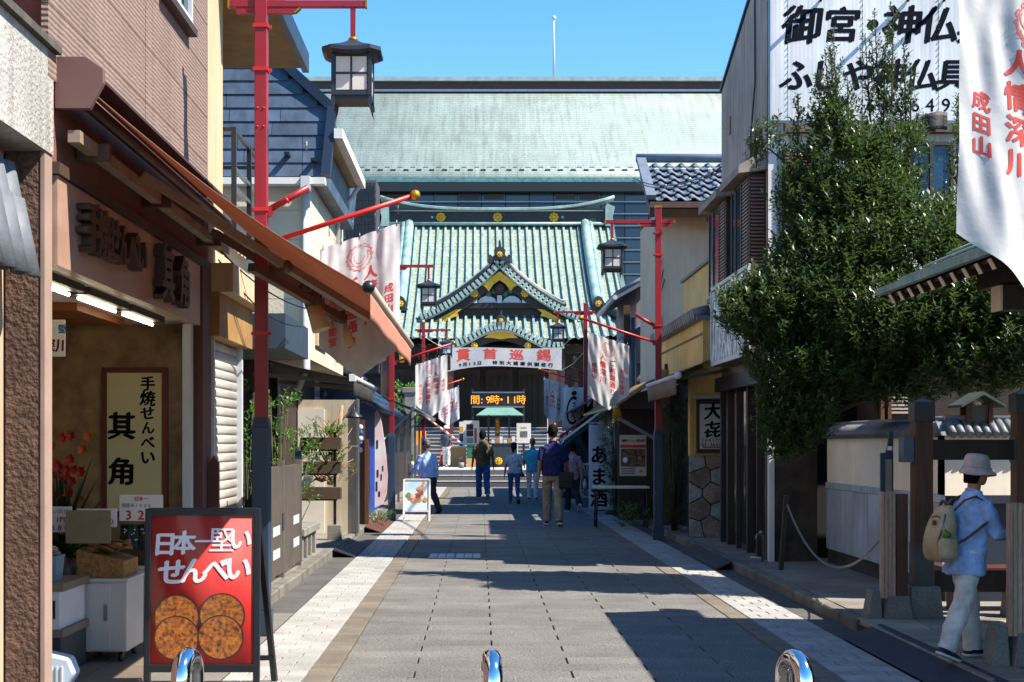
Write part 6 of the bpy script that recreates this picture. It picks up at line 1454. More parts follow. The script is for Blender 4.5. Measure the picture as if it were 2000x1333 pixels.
# LED sign on posts
led = thing('led_sign', 'black LED sign on two posts with amber lit characters', 'sign', (PX(972, 60), 60, .6))
lx0, lx1, lz0, lz1 = PX(924, 60), PX(1022, 60), PZ(795, 60), PZ(767, 60)
B(lx0, lx1, 60, 60.15, lz0, lz1).build('panel', mat('led_panel', '#17120e', .5, .1), led)
for z in (lz0, lz1): MB().box(lx0 - .05, lx1 + .05, 59.95, 60.2, z - .03, z + .03).build('rim', steel, led)
for x in (lx0 - .02, lx1 + .02): MB().beam((x, 60.1, .6), (x, 60.1, lz1 + .15), .1).build('post', blackm, led)
mb = MB(); glyphs(mb, '間:9時・11時', .42, plane_fn(((lx0 + lx1) / 2, 59.985, (lz0 + lz1) / 2), (1, 0, 0), (0, 0, 1)), w='r', pitch=.66); mb.build('lit_characters', emit('led_amber', '#ff9a10', .38), led)
pa = thing('green_parasol', 'pale green square market parasol over the incense table', 'parasol', (PX(976, 57), 57, .6))
pz1 = PZ(797, 57); pz0 = PZ(812, 57); pcx = PX(976, 57); hw = 46 / F * 57
mb = MB(); mb.add([V(pcx - hw, 56, pz0), V(pcx + hw, 56, pz0), V(pcx + hw, 58, pz0), V(pcx - hw, 58, pz0), V(pcx - hw * .55, 56.8, pz1), V(pcx + hw * .55, 56.8, pz1), V(pcx + hw * .55, 57.3, pz1), V(pcx - hw * .55, 57.3, pz1)], [(0, 1, 5, 4), (1, 2, 6, 5), (2, 3, 7, 6), (3, 0, 4, 7), (4, 5, 6, 7)]); mb.build('canopy', mat('pale_green_canvas', '#587f72', .8, .12), pa)
for x in (pcx - .45, pcx + .38): MB().beam((x, 57, .6), (x, 57, pz1), .07).build('post', mat('dark_teal_post', '#12262a', .5), pa)
def board(label, px0, px1, py0, py1, Y, m, extra=(), name='notice_board', gz=.6, legs=True):
    x0, x1, z0, z1 = PX(px0, Y), PX(px1, Y), PZ(py1, Y), PZ(py0, Y)
    t = thing(name, label, 'board', ((x0 + x1) / 2, Y, gz)); B(x0, x1, Y, Y + .05, z0, z1).build('board', m, t)
    if legs and z0 > gz + .05:
        for x in (x0 + .04, x1 - .04): MB().beam((x, Y + .03, gz), (x, Y + .03, z0), .04).build('leg', alu, t)
    for (a, b, c, d, mm) in extra: B(x0 + (x1 - x0) * a, x0 + (x1 - x0) * b, Y - .008, Y - .001, z0 + (z1 - z0) * c, z0 + (z1 - z0) * d).build('print_block', mm, t)
    return t
pw_ = mat('notice_white', '#c4beb6', .6, .06); dkp = mat('photo_print', '#2a1812', .5, .4, 9)
board('tall white notice board with two dark photographs near the backpack man', 905, 936, 822, 870, 58, pw_, ((.2, .62, .62, .86, dkp), (.2, .62, .36, .6, dkp), (.7, .85, .1, .7, redink), (.2, .62, .08, .3, mat('grey_print', '#8a857e', .6))))
board('narrow white board with yellow and purple notices', 897, 905, 824, 895, 57.9, pw_, ((.05, .95, .72, .86, mat('yellow_print', '#c98a14', .5)), (.05, .95, .45, .68, mat('purple_print', '#2c2448', .5)), (0.05, .95, .2, .38, mat('green_notice', '#0f4a40', .5))))
board('tall white board with small photograph right of the parasol', 1009, 1037, 827, 866, 58, pw_, ((.25, .75, .3, .6, mat('grey_photo', '#5d5a54', .5, .3, 6)), (.3, .7, .75, .8, mat('grey_print', '#8a857e', .6))))
board('framed blue and red poster on a tall stand at the porch', 1068, 1086, 774, 800, 62, mat('poster_blue', '#4a6486', .5, .4, 6), ((.1, .9, .3, .6, mat('poster_red', '#8a4a3a', .5, .3, 8)),))
board('brown wooden name board with gold characters under the parasol', 967, 976, 817, 852, 57.5, mat('gold_brown_board', '#6e3a10', .5, .2), ())
nbx = [o for o in bpy.data.objects if o.name.startswith('notice_board')][-1]
text('gold_lettering', '弘法大師', .13, goldp, nbx, (PX(971.5, 57.5), 57.49, PZ(834, 57.5)), vertical=True, w='x')
def counter(label, px0, px1, py0, py1, Y, m, top, legs=False):
    x0, x1, z1 = PX(px0, Y), PX(px1, Y), PZ(py0, Y); t = thing('counter', label, 'counter', ((x0 + x1) / 2, Y, .6))
    B(x0, x1, Y, Y + .6, .6, z1 - .04).build('front', m, t); B(x0 - .04, x1 + .04, Y - .03, Y + .64, z1 - .04, z1).build('top', top, t); return t
counter('tan box counter on the plaza beside the worker', 877, 910, 872, 905, 57, mat('tan_board', '#b58a58', .7, .1), pw_)
c1 = counter('green-topped stand behind the backpack man', 912, 932, 868, 905, 56, mat('green_board', '#0f5a3c', .6, .1), mat('green_top', '#0f5a48', .6))
B(PX(911, 55.9), PX(934, 55.9), 55.9, 55.98, .6, .95).build('kick_panel', mat('tan_board', '#b58a58', .7, .1), c1)
c2 = counter('dark teal cloth-covered table with gold crest', 955, 1010, 866, 905, 56, mat('teal_cloth', '#10252e', .7, .1), mat('teal_cloth', '#10252e', .7, .1))
crest(c2, (PX(974, 56), 55.95, .85), .15)
for k in range(6): B(PX(960 + k * 8, 56), PX(966 + k * 8, 56), 56.1, 56.3, PZ(866, 56), PZ(866 - 7 - (k % 3) * 3, 56)).build('goods_box', (pw_, mat('wood_box', '#a0672c', .6), pw_)[k % 3], c2)
def cone(x, y, z, h, label, stack=1):
    t = thing('traffic_cone', label, 'cone', (x, y, z), 'orange traffic cones on the plaza'); om_ = mat('orange_cone', '#d13c12', .5, .1)
    MB().lathe([(.17 * h, .04), (.03 * h, h)], (x, y, z), 14).build('cone', om_, t); B(x - .2 * h, x + .2 * h, y - .2 * h, y + .2 * h, z, z + .04).build('base', om_, t)
for i, (px, py0, py1, Y) in enumerate(((870, 804, 832, 66.0), (884, 828, 870, 58.6), (890, 834, 868, 58.9), (862, 880, 906, 57.2))):
    h = (py1 - py0) / F * Y; cone(PX(px, Y), Y, .62 if i in (1, 2, 3) else .6 + .17 * 5, max(h, .6), ['orange traffic cone high up behind the hard-hatted worker', 'tall orange cone right of the worker', 'orange cone half hidden behind another', 'low orange cone left of the worker'][i])
bk2 = thing('bucket', 'small grey umbrella bucket on the plaza edge', 'bucket', (PX(901, 54), 54, .6)); MB().lathe([(.09, 0), (.11, .22)], (PX(901, 54), 54, .6), 12).build('bucket', concrete, bk2)
for k in range(3): MB().tube([V(PX(899 + k * 2, 54), 54, .7), V(PX(898 + k * 3, 54), 54, 1.05)], .01, 5).build('stick', blackm, bk2)
rp = thing('barrier_pole', 'red and white striped pole sloping down beside the far left lamp', 'pole', (-1.3, 47, 1))
a, b = PP(812, 800, 47), PP(898, 864, 55)
for k in range(14): MB().tube([a.lerp(b, k / 14), a.lerp(b, (k + 1) / 14)], .03, 6).build('stripe', white_paint if k % 2 else redrod, rp)
yc = thing('yellow_crate', 'yellow crates stacked on the temple stair behind the lamp', 'crate', (PX(815, 64), 63.6, .6)); B(PX(800, 63), PX(831, 63), 63.2, 63.7, .62, PZ(842, 63)).build('crate', mat('yellow_plastic', '#c98a10', .5, .1), yc)
sl_ = thing('stone_lantern', 'tall weathered stone monument pillar left of the temple steps', 'monument', (PX(800, 52), 52.6, .0))
xx = PX(801, 52.5)
B(xx - .32, xx + .32, 52.2, 52.9, -.05, 1.5).build('plinth', stonem, sl_, bev=.02); B(xx - .2, xx + .2, 52.3, 52.75, 1.5, 3.4).build('shaft', stonem, sl_, bev=.015); B(xx - .28, xx + .28, 52.25, 52.8, 3.4, 3.6).build('cap', stonem, sl_, bev=.02)
# white chain posts and chain by the steps
for i, px in enumerate((760, 783, 803)):
    Y = 47; x = PX(px, Y); t = thing('chain_post', ['leftmost', 'middle', 'rightmost'][i] + ' short white stone chain post by the hedge', 'post', (x, Y, 0), 'white chain posts by the hedge')
    MB().lathe([(.09, 0), (.085, .8), (.11, .82), (.11, .9), (.06, .95)], (x, Y, .0), 12).build('post', graniteL, t)
ch2 = thing('chain', 'white chain drooping between the short stone posts', 'chain', (PX(793, 47), 47, .5))
mb = MB()
for (pa_, pb_) in ((760, 783), (783, 803)):
    a, b = V(PX(pa_, 47), 47, .78), V(PX(pb_, 47), 47, .78); mb.tube([a.lerp(b, k / 10) - V(0, 0, .3 * 4 * (k / 10) * (1 - k / 10)) for k in range(11)], .02, 6)
mb.build('links', white_paint, ch2)
lw = thing('low_wall', 'low pale stone kerb wall under the chain posts', 'wall', (-2.9, 47.5, 0)); B(-6, PX(806, 47), 46.9, 47.6, -.05, .25).build('stones', graniteL, lw)
sp_ = thing('clamp_lamp', 'small black dish lamp over the planter shelves', 'lamp', (PX(692, 22.5), 22.5, 1.9))
MB().lathe([(.14, -.09), (.13, -.06), (.06, .0), (.03, .05)], (PX(692, 22.5), 22.5, PZ(806, 22.5)), 14).build('shade', blackm, sp_); MB().tube([V(PX(692, 22.5), 22.5, PZ(806, 22.5) + .04), V(PX(690, 22.6), 22.7, PZ(790, 22.5)), V(-2.0, 22.95, 2.2)], .012, 5).build('arm', blackm, sp_)
rp2 = thing('red_post', 'short dark red pointed post between shutter and signboard', 'post', (PX(416, 12.6), 12.65, 0))
mb = MB(); mb.prism([V(PX(408, 12.6), 12.6, 0), V(PX(426, 12.6), 12.6, 0), V(PX(426, 12.6), 12.6, PZ(905, 12.6)), V(PX(417, 12.6), 12.6, PZ(890, 12.6)), V(PX(408, 12.6), 12.6, PZ(905, 12.6))], (0, .08, 0)); mb.build('post', mat('maroon_paint', '#4a120e', .5, .15), rp2)
# overhead cables
for k, (a, b, s_) in enumerate(((V(FX + .1, 12.8, 3.3), V(-1.77, 14.9, 2.95), .1), (V(FX + .1, 12.8, 3.2), V(-1.9, 15.2, 2.8), .16))):
    t = thing('cable', ['thin', 'drooping thick'][k] + ' black cable strung from the cracker shop column', 'cable', a); MB().tube([a.lerp(b, q / 8) - V(0, 0, s_ * 4 * (q / 8) * (1 - q / 8)) for q in range(9)], .008, 5).build('wire', blackm, t)
a, b = PP(1236, 348, 30.5), PP(1412, 326, 21.05)
t = thing('cable', 'thin black cable crossing below the modern hall eaves on the right', 'cable', a)
for dz in (0, .05): MB().tube([a.lerp(b, q / 10) - V(0, 0, dz + .22 * 4 * (q / 10) * (1 - q / 10)) for q in range(11)], .012, 5).build('wire', blackm, t)
# ------------------------------------------------------------------ trees and plants
rng = random.Random(11)
def leaf(mb, p, d, L_, W_, up):
    d = d.normalized(); s = d.cross(up)
    if s.length < .01: s = d.cross(V(1, 0, 0))
    s.normalize(); nrm = s.cross(d)
    m = p + d * L_ * .45 - nrm * L_ * .05; n = len(mb.v)
    mb.v += [p, m + s * W_ / 2 + nrm * W_ * .22, p + d * L_ - nrm * L_ * .12, m - s * W_ / 2 + nrm * W_ * .22, m]
    mb.f += [(n, n + 1, n + 4), (n + 1, n + 2, n + 4), (n + 4, n + 2, n + 3), (n, n + 4, n + 3)]; mb.sm += [False] * 4
def shoot(lv, tw, p, d, length, nl, L_, W_, spread=.9):
    d = d.normalized(); q = p.copy(); pts = [p]
    a = d.cross(V(.3, .2, 1)).normalized(); b = d.cross(a)
    ph = rng.uniform(0, 6)
    for i in range(nl):
        t = (i + 1) / nl; c = p + d * length * t + V(0, 0, .06 * length * t * t)
        an = ph + i * 2.4; o = (a * math.cos(an) + b * math.sin(an)) * spread + d * (.55 + .5 * t)
        leaf(lv, c, o, L_ * rng.uniform(.7, 1.15) * (1 - .25 * t), W_ * rng.uniform(.8, 1.15), V(rng.uniform(-.3, .3), rng.uniform(-.3, .3), 1))
    tw.tube([p, p + d * length], [.005, .002], 3, caps=False)
tree = thing('evergreen_tree', 'large dense glossy evergreen tree over the garden wall on the right', 'tree', (5.3, 15.3, .1))
lv = MB(); tw = MB(); br = MB()
ELL = [  # px, py, rx, ry (pixels), depth Y, depth radius, number of shoots
    (1665, 350, 95, 75, 15.3, .5, 170), (1650, 430, 105, 90, 15.2, .6, 240), (1720, 420, 75, 90, 15.4, .5, 150), (1890, 470, 60, 80, 15.2, .4, 80), (1548, 400, 22, 60, 15.3, .2, 22), (1640, 530, 120, 100, 15.0, .7, 300), (1790, 520, 160, 110, 15.1, .8, 330),
    (1560, 610, 115, 75, 14.8, .6, 260), (1490, 630, 75, 55, 14.6, .4, 130), (1690, 640, 150, 85, 14.7, .8, 320), (1850, 640, 130, 100, 14.6, .8, 300), (1940, 620, 90, 120, 14.4, .6, 220),
    (1570, 720, 95, 75, 14.7, .55, 220), (1660, 730, 110, 60, 14.9, .6, 200), (1900, 730, 110, 60, 14.2, .5, 190), (1560, 810, 60, 75, 14.8, .4, 150), (1530, 860, 35, 45, 14.9, .3, 60), (1800, 720, 90, 60, 14.8, .6, 170),
    (1500, 290, 28, 30, 15.5, .2, 14), (1630, 270, 40, 40, 15.4, .25, 36), (1745, 310, 60, 50, 15.4, .3, 70), (1960, 480, 60, 70, 15.0, .4, 90), (1985, 690, 70, 80, 14.0, .5, 120), (1760, 770, 80, 30, 15.0, .5, 70), (2020, 600, 60, 90, 14.2, .5, 90)]
for (px, py, rx, ry, Y, dr, n_) in ELL:
    k = Y / F; c = PP(px, py, Y)
    for i in range(int(n_ * (2.3 if py > 380 else 1.6))):
        while True:
            u = V(rng.uniform(-1, 1), rng.uniform(-1, 1), rng.uniform(-1, 1))
            if .25 < u.length < 1: break
        u = u * (u.length ** -.25)
        p = c + V(u.x * rx * k, u.y * dr, u.z * ry * k)
        d = V(u.x * .8, u.y * .8 - .15, u.z * .5 + .85) + V(rng.uniform(-.35, .35), rng.uniform(-.35, .35), rng.uniform(-.2, .3))
        shoot(lv, tw, p, d, rng.uniform(.13, .28), rng.randint(8, 13), .1, .036)
for (px, y0, y1, Y) in ((1622, 200, 95, 15.4), (1628, 260, 60, 15.45), (1708, 200, 25, 15.4), (1745, 230, 15, 15.3), (1765, 260, 85, 15.35), (1690, 240, 70, 15.5), (1655, 330, 150, 15.3), (1600, 300, 140, 15.4), (1780, 300, 130, 15.3), (1560, 340, 190, 15.5), (1475, 330, 255, 15.5), (1870, 380, 190, 15.2), (1730, 260, 60, 15.35), (1612, 250, 110, 15.4)):
    p0, p1 = PP(px + rng.uniform(-12, 12), y0, Y), PP(px, y1, Y); n_ = int((p1 - p0).length / .05)
    for i in range(n_):
        t = i / n_; p = p0.lerp(p1, t); d = V(rng.uniform(-.6, .6), rng.uniform(-.6, .6), .8)
        [shoot(lv, tw, p, V(rng.uniform(-.8, .8), rng.uniform(-.8, .8), .8), .19 * (1.1 - t) + .05, int(10 * (1.1 - t)) + 4, .07, .025, .8) for _ in range(2 if p.z < 5.3 else 1)]
    tw.tube([p0, p1], [.012, .003], 4, caps=False)
tb = V(5.35, 15.5, .1)
trunk = MB(); trunk.tube([tb, tb + V(-.05, 0, .8), tb + V(.0, -.05, 1.7), tb + V(-.05, -.1, 2.6), tb + V(-.1, -.1, 3.8), tb + V(-.15, -.1, 5.2)], [.16, .13, .11, .09, .06, .02], 9)
for (px, py, rx, ry, Y, dr, n_) in ELL:
    c = PP(px, py, Y); z = min(c.z - .2, 3.6); s_ = tb + V(-.06, -.08, max(2.3, z * .75)); trunk.tube([s_, s_.lerp(c, .5) + V(0, 0, .1), c], [.045, .03, .008], 6)
trunk.build('trunk', mat('bark', '#3a3128', .9, .35, 3, bump=.5, bscale=30), tree); stuff(tw.build('twigs', mat('twig', '#3c3a22', .8, .2), tree))
stuff(lv.build('crown', leafmat('evergreen_leaf', '#445728', '#2b3f1b', .38, .4), tree))
print('tree leaves', len(lv.f) // 4)
def shrub(name, label, cat, base, h, w_, d_, n_, L_, W_, m, stem=None, parent_name='foliage', nl=8, top_bias=0):
    t = thing(name, label, cat, base); lv = MB(); tw = MB(); b = Vector(base)
    for i in range(n_):
        u = V(rng.uniform(-1, 1), rng.uniform(-1, 1), rng.uniform(0 + top_bias, 1)); p = b + V(u.x * w_ / 2, u.y * d_ / 2, u.z * h)
        shoot(lv, tw, p, V(u.x, u.y, .6) + V(rng.uniform(-.4, .4), rng.uniform(-.4, .4), 0), rng.uniform(.08, .2), nl, L_, W_)
        if stem and i % stem == 0: tw.tube([b + V(rng.uniform(-.05, .05), 0, 0), b.lerp(p, .5) + V(0, 0, .05), p], [.012, .008, .004], 5)
    lv.build(parent_name, m, t); tw.build('stems', mat('twig', '#3c3a22', .8, .2), t); return t
lm1 = leafmat('bright_leaf', '#4f7a22', '#3a5f1c', .45, .5); lm2 = leafmat('deep_leaf', '#2c4a1c', '#1c3314', .45, .4)
shrub('nandina_shrub', 'feathery bright green shrub behind the slatted gate', 'shrub', (PX(560, 17.5), 17.5, .1), 1.5, .6, .4, 90, .07, .026, lm1, 4, top_bias=.45)
shrub('nandina_shrub', 'light green sapling beside the red lamp post and the blue canopy', 'shrub', (PX(540, 15.8), 15.8, .1), 2.0, .25, .3, 34, .075, .028, lm1, 3, top_bias=.7)
shrub('potted_sapling', 'pale green sapling between the shutter and the lamp post', 'shrub', (PX(478, 15.2), 15.2, .1), 2.0, .35, .3, 60, .07, .026, lm1, 4, top_bias=.45)
for k, (z, lab) in enumerate(((1.63, 'leafy trailing plants on the top planter shelf'), (1.27, 'trailing plants on the middle planter shelf'))):
    shrub('planter_plants', lab, 'plants', (-2.36, 21.15, z), .16, .55, .16, 46, .05, .03, lm1, None)
shrub('dry_grass_plant', 'yellow dried plant on the planter shelf', 'plants', (-2.15, 21.4, .95), .3, .4, .2, 26, .06, .012, leafmat('dry_leaf', '#a08a2c', '#8a7424', .6, .4))
hd = thing('hedge', 'clipped green box hedge behind the chain posts', 'hedge', (PX(775, 48.5), 48.5, 0)); lv = MB(); tw = MB()
for i in range(420):
    p = V(rng.uniform(PX(735, 48.5), PX(809, 48.5)), rng.uniform(48.0, 48.9), rng.uniform(.35, 1.22)); shoot(lv, tw, p, V(rng.uniform(-.4, .4), -.6, .5), .12, 8, .07, .04)
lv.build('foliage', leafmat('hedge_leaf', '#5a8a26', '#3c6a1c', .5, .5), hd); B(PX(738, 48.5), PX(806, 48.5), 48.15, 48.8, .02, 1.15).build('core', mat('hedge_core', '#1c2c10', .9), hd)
shrub('creeper', 'dark climbing bamboo filling the recess beside the yellow restaurant', 'shrub', (PX(1318, 23.6), 23.6, .1), 2.4, .42, .9, 330, .09, .02, lm2, 6)
shrub('stall_plant', 'bright leafy potted tree beside the あま酒 banner', 'shrub', (PX(1205, 29.5), 29.5, .05), 2.0, .5, .4, 150, .09, .035, lm2, 5, top_bias=.1)
shrub('weed_tuft', 'small weeds at the foot of the right-hand lamp', 'plants', (PX(1240, 25.2), 25.2, .05), .35, .5, .4, 60, .07, .02, lm1, None)
shrub('weed_tuft', 'mossy tuft of grass at the foot of the painted board', 'plants', (PX(740, 26.2), 26.2, .08), .16, .35, .25, 70, .05, .01, lm1, None)
shrub('garden_tree', 'yellow-green tree glimpsed behind the stone monument', 'tree', (PX(793, 56), 56, .6), 3.3, .9, .8, 160, .12, .05, lm1, 8, top_bias=.45)
# driftwood and bare branches in the yard
dw = thing('driftwood', 'bleached driftwood trunk and bare branches against the pale wall', 'driftwood', (-2.4, 22.4, .1)); mb = MB()
mb.tube([V(-2.35, 22.3, .9), V(-2.3, 22.4, 1.3), V(-2.22, 22.45, 1.75), V(-2.18, 22.5, 2.15)], [.05, .045, .04, .025], 8)
for k in range(26):
    s_ = V(-2.35 + rng.uniform(-.05, .15), 22.35, rng.uniform(.9, 1.7)); d = V(rng.uniform(-.5, .4), rng.uniform(-.1, .1), rng.uniform(.1, .7)); mb.tube([s_, s_ + d * .5 + V(0, 0, .05), s_ + d], [.014, .009, .004], 5)
for k in range(14):
    s_ = V(-2.4, 21.6, .98); d = V(rng.uniform(-.28, .28), rng.uniform(-.1, .1), rng.uniform(-.06, .22)); mb.tube([s_, s_ + d * .6 + V(0, 0, .04), s_ + d], [.03, .02, .006], 5)
mb.build('branches', mat('bleached_wood', '#93785c', .8, .3, 4, bump=.3, bscale=40), dw)
# ------------------------------------------------------------------ people
skin = mat('skin', '#a8714f', .55, .1, 8); skin_d = mat('tanned_skin', '#8a5638', .55, .1, 8)
hair_b = mat('black_hair', '#060404', .7, .3, 30, spec=.12, stretch=(4, 4, .6), bump=.3, bscale=60); hair_br = mat('brown_hair', '#1c0f08', .6, .3, 30, spec=.2, stretch=(4, 4, .6), bump=.3, bscale=60); hair_g = mat('grey_hair', '#4d4a48', .55, .3, 30, bump=.3, bscale=60)
def fabric(name, c): return mat(name, c, .85, .25, 6, bump=.6, bscale=16, fine=.1)
def ring(c, ax, ay, n=14, xdir=V(1, 0, 0), ydir=V(0, 1, 0)):
    return [c + xdir * (math.cos(2 * math.pi * k / n) * ax) + ydir * (math.sin(2 * math.pi * k / n) * ay) for k in range(n)]
def limb(mb, pts, rs, n=12, flat=1.0):
    """tapered limb through joints, with extra rings so it bends softly"""
    P = []; Rr = []
    for i in range(len(pts) - 1):
        for k in range(4):
            t = k / 4; P.append(pts[i].lerp(pts[i + 1], t)); Rr.append(rs[i] * (1 - t) + rs[i + 1] * t)
    P.append(pts[-1]); Rr.append(rs[-1]); mb.tube(P, Rr, n)
def person(label, loc, face, H, clothes, legs, arms, hair='short', bag=None, rem=.011, lean=0, headturn=0, skinm=skin, sleeve='short', top_len=.0, female=False, hat=False, skirt_shirt=0, headtilt=0):
    """face: direction faced, radians anticlockwise from +Y. legs: ((hip, knee), (hip, knee)) left, right; arms: ((swing, elbow, abduct), ...)"""
    S = H / 1.75
    t = thing('person', label, 'person', (0, 0, 0))
    def FKleg(sx_, hip, knee):
        h = V(sx_ * .09, 0, 0); k_ = h + V(sx_ * .005, math.sin(hip) * .43, -math.cos(hip) * .43); a2 = hip - knee; an = k_ + V(0, math.sin(a2) * .41, -math.cos(a2) * .41); return h, k_, an, a2
    LG = [FKleg(-1, *legs[0]), FKleg(1, *legs[1])]
    low = min(l_[2].z - .075 - max(0, -math.sin(l_[3])) * .09 for l_ in LG); pel = V(0, 0, -low)
    J = lambda p: (p + pel) * S
    sh_w = .175 if female else .2; wst = .125 if female else .15; hipw = .165 if female else .16
    ch = V(0, lean * .45, .45); nk = V(0, lean * .53, .565); hd = V(0, lean * .62 + .02, .71)
    hq = Matrix.Rotation(headturn, 3, 'Z') @ Matrix.Rotation(headtilt, 3, 'X')
    # --- body: one continuous skin surface
    mb = MB()
    tors = [(0, .0, -.04, hipw * .9, .1), (0, .02, .08, wst, .095), (0, .08, .2, wst, .095), (0, lean * .3, .33, sh_w * .88, .11), (0, lean * .42, .44, sh_w * .85, .1), (0, lean * .5, .5, .1, .07)]
    mb.loft([ring(J(V(x, y if i == 0 else lean * .45 * z / .45, z)), ax * S * .9, ay * S * .9) for i, (x, y, z, ax, ay) in enumerate(tors)])
    mb.tube([J(nk - V(0, .01, .1)), J(nk + V(0, .01, .08))], [.058 * S, .055 * S], 12)
    hc = hd
    HQ = lambda p: J(hc + hq @ p)
    mb.loft([[HQ(V(math.cos(2 * math.pi * k / 16) * ax, math.sin(2 * math.pi * k / 16) * ay + yo, z)) for k in range(16)] for (z, ax, ay, yo) in ((-.125, .02, .02, .05), (-.11, .045, .05, .035), (-.07, .062, .078, .018), (-.02, .072, .092, .003), (.03, .077, .098, -.004), (.07, .072, .09, -.008), (.1, .05, .066, -.012), (.115, .015, .02, -.012))])
    mb.ball(HQ(V(0, .1, -.02)), .018 * S, 8, sx=.8, sz=1.2)                       # nose
    for s in (-1, 1): mb.ball(HQ(V(s * .077, -.005, -.015)), .026 * S, 8, sx=.45, sz=1.2)      # ears
    for (h, k_, an, a2), s in zip(LG, (-1, 1)): limb(mb, [J(h), J(k_), J(an)], [.078 * S, .052 * S, .04 * S])
    hands = []
    for s, (sw, el, ab_) in zip((-1, 1), arms):
        sh_ = V(s * (sh_w - .02), lean * .42, .43); d1 = V(s * math.sin(ab_), math.sin(sw) * math.cos(ab_), -math.cos(sw) * math.cos(ab_)).normalized()
        e_ = sh_ + d1 * .28; a2 = sw + el; d2 = V(s * math.sin(ab_) * .5, math.sin(a2), -math.cos(a2)).normalized(); w_ = e_ + d2 * .25
        limb(mb, [J(sh_), J(e_), J(w_)], [.047 * S, .038 * S, .026 * S])
        # palm and five curled fingers
        side = V(0, 1, 0).cross(d2) if abs(d2.y) < .9 else V(1, 0, 0)
        fw = (V(0, 1, 0) - d2 * d2.y); fw = fw.normalized() if fw.length > .1 else V(0, 0, 1); inn = V(-s, 0, 0); inn = (inn - d2 * inn.dot(d2)).normalized()
        pc = w_ + d2 * .045
        mb.loft([ring(J(w_ + d2 * q), a_ * S, b_ * S, 10, fw, inn) for q, a_, b_ in ((-.01, .026, .02), (.03, .036, .016), (.08, .04, .014))])
        for k, (o_, ln_) in enumerate(((.03, .07), (.01, .078), (-.011, .072), (-.031, .056))):
            b0 = w_ + d2 * .078 + fw * o_; b1 = b0 + d2 * ln_ * .5 + inn * .006; b2 = b1 + d2 * ln_ * .38 + inn * .022; mb.tube([J(b0 - d2 * .01), J(b1), J(b2)], [.0095 * S, .0088 * S, .007 * S], 6)
        th0 = w_ + d2 * .025 + fw * .03; mb.tube([J(th0), J(th0 + d2 * .03 + fw * .024 + inn * .006), J(th0 + d2 * .062 + fw * .026 + inn * .016)], [.012 * S, .0105 * S, .008 * S], 6)
        hands.append((sh_, e_, w_, d1, d2))
    mb.build('body', skinm, t, rem=rem * .8 * S)
    # face details
    for s in (-1, 1): MB().ball(HQ(V(s * .032, .088, .005)), .011 * S, 8).build('eye', mat('eye_dark', '#1a120e', .3), t)
    MB().ball(HQ(V(0, .083, -.068)), .02 * S, 8, sy=.35, sz=.3).build('mouth', mat('lips', '#7a3a30', .5), t)
    # --- trousers
    tc_, tm_ = clothes['trousers']
    mb = MB(); mb.loft([ring(J(V(0, 0, z)), ax * S, ay * S, 16) for z, ax, ay in ((-.14, .155, .115), (-.06, hipw + .012, .125), (.02, hipw + .0, .12), (.1, wst + .012, .108))])
    w1, w2, w3 = tc_
    for (h, k_, an, a2), s in zip(LG, (-1, 1)):
        sd_ = V(0, math.sin(a2), -math.cos(a2)); fold = [V(0, rng.uniform(-.006, .006), 0) for _ in range(3)]
        limb(mb, [J(h + V(0, 0, .02)), J(h.lerp(k_, .5) + V(0, -.008, 0)), J(k_ + V(0, .008, 0)), J(k_.lerp(an, .5) + V(0, -.012, 0) + fold[0]), J(an + sd_ * .02)], [.098 * S, (w1 + .008) * S, w1 * S, w2 * S, w3 * S], 14)
    mb.build('trousers', tm_, t, rem=rem * S, disp=.035 * S)
    # --- shoes
    for (h, k_, an, a2), s in zip(LG, (-1, 1)):
        pitch = min(.0, a2 * .9) if a2 < -.15 else 0
        q = Matrix.Rotation(pitch, 3, 'X'); base = an + V(0, 0, 0)
        pr_ = [(-.075, .03, .045, -.06), (-.06, .038, .05, -.045), (0, .042, .06, -.035), (.08, .047, .042, -.052), (.145, .044, .032, -.06), (.18, .02, .02, -.066)]
        mb = MB(); mb.loft([[J(base + q @ V(s * .012 + math.cos(2 * math.pi * k / 12) * ax, yy, zc + (math.sin(2 * math.pi * k / 12) * az if math.sin(2 * math.pi * k / 12) > 0 else math.sin(2 * math.pi * k / 12) * min(az, .018)))) for k in range(12)] for yy, ax, az, zc in pr_]); sh_o = mb.build('shoe', clothes['shoes'], t, sub=1)
        mb = MB(); mb.loft([[J(base + q @ V(s * .012 + math.cos(2 * math.pi * k / 12) * (ax + .004), yy, zz)) for k, zz in [(k, (-.055 if math.sin(2 * math.pi * k / 12) > 0 else -.078)) for k in range(12)]] for yy, ax in ((-.08, .028), (-.05, .04), (.05, .046), (.14, .045), (.185, .022))]); mb.build('sole', clothes.get('sole', white_paint), sh_o)
    # --- shirt
    sm__ = clothes['shirt']; mb = MB()
    bot = -.02 - top_len
    secs = [(bot - .03, hipw + .035 + skirt_shirt, .14 + skirt_shirt), (bot + .04, hipw + .03 + skirt_shirt * .8, .137 + skirt_shirt * .8), (.1, wst + .045, .132), (.22, wst + .045, .13), (.33, sh_w * .96, .135), (.42, sh_w * .98, .12), (.475, sh_w * .72, .09), (.51, .085, .075), (.53, .07, .065)]
    mb.loft([ring(J(V(0, lean * .95 * z, z)), ax * S, ay * S, 18) for z, ax, ay in secs])
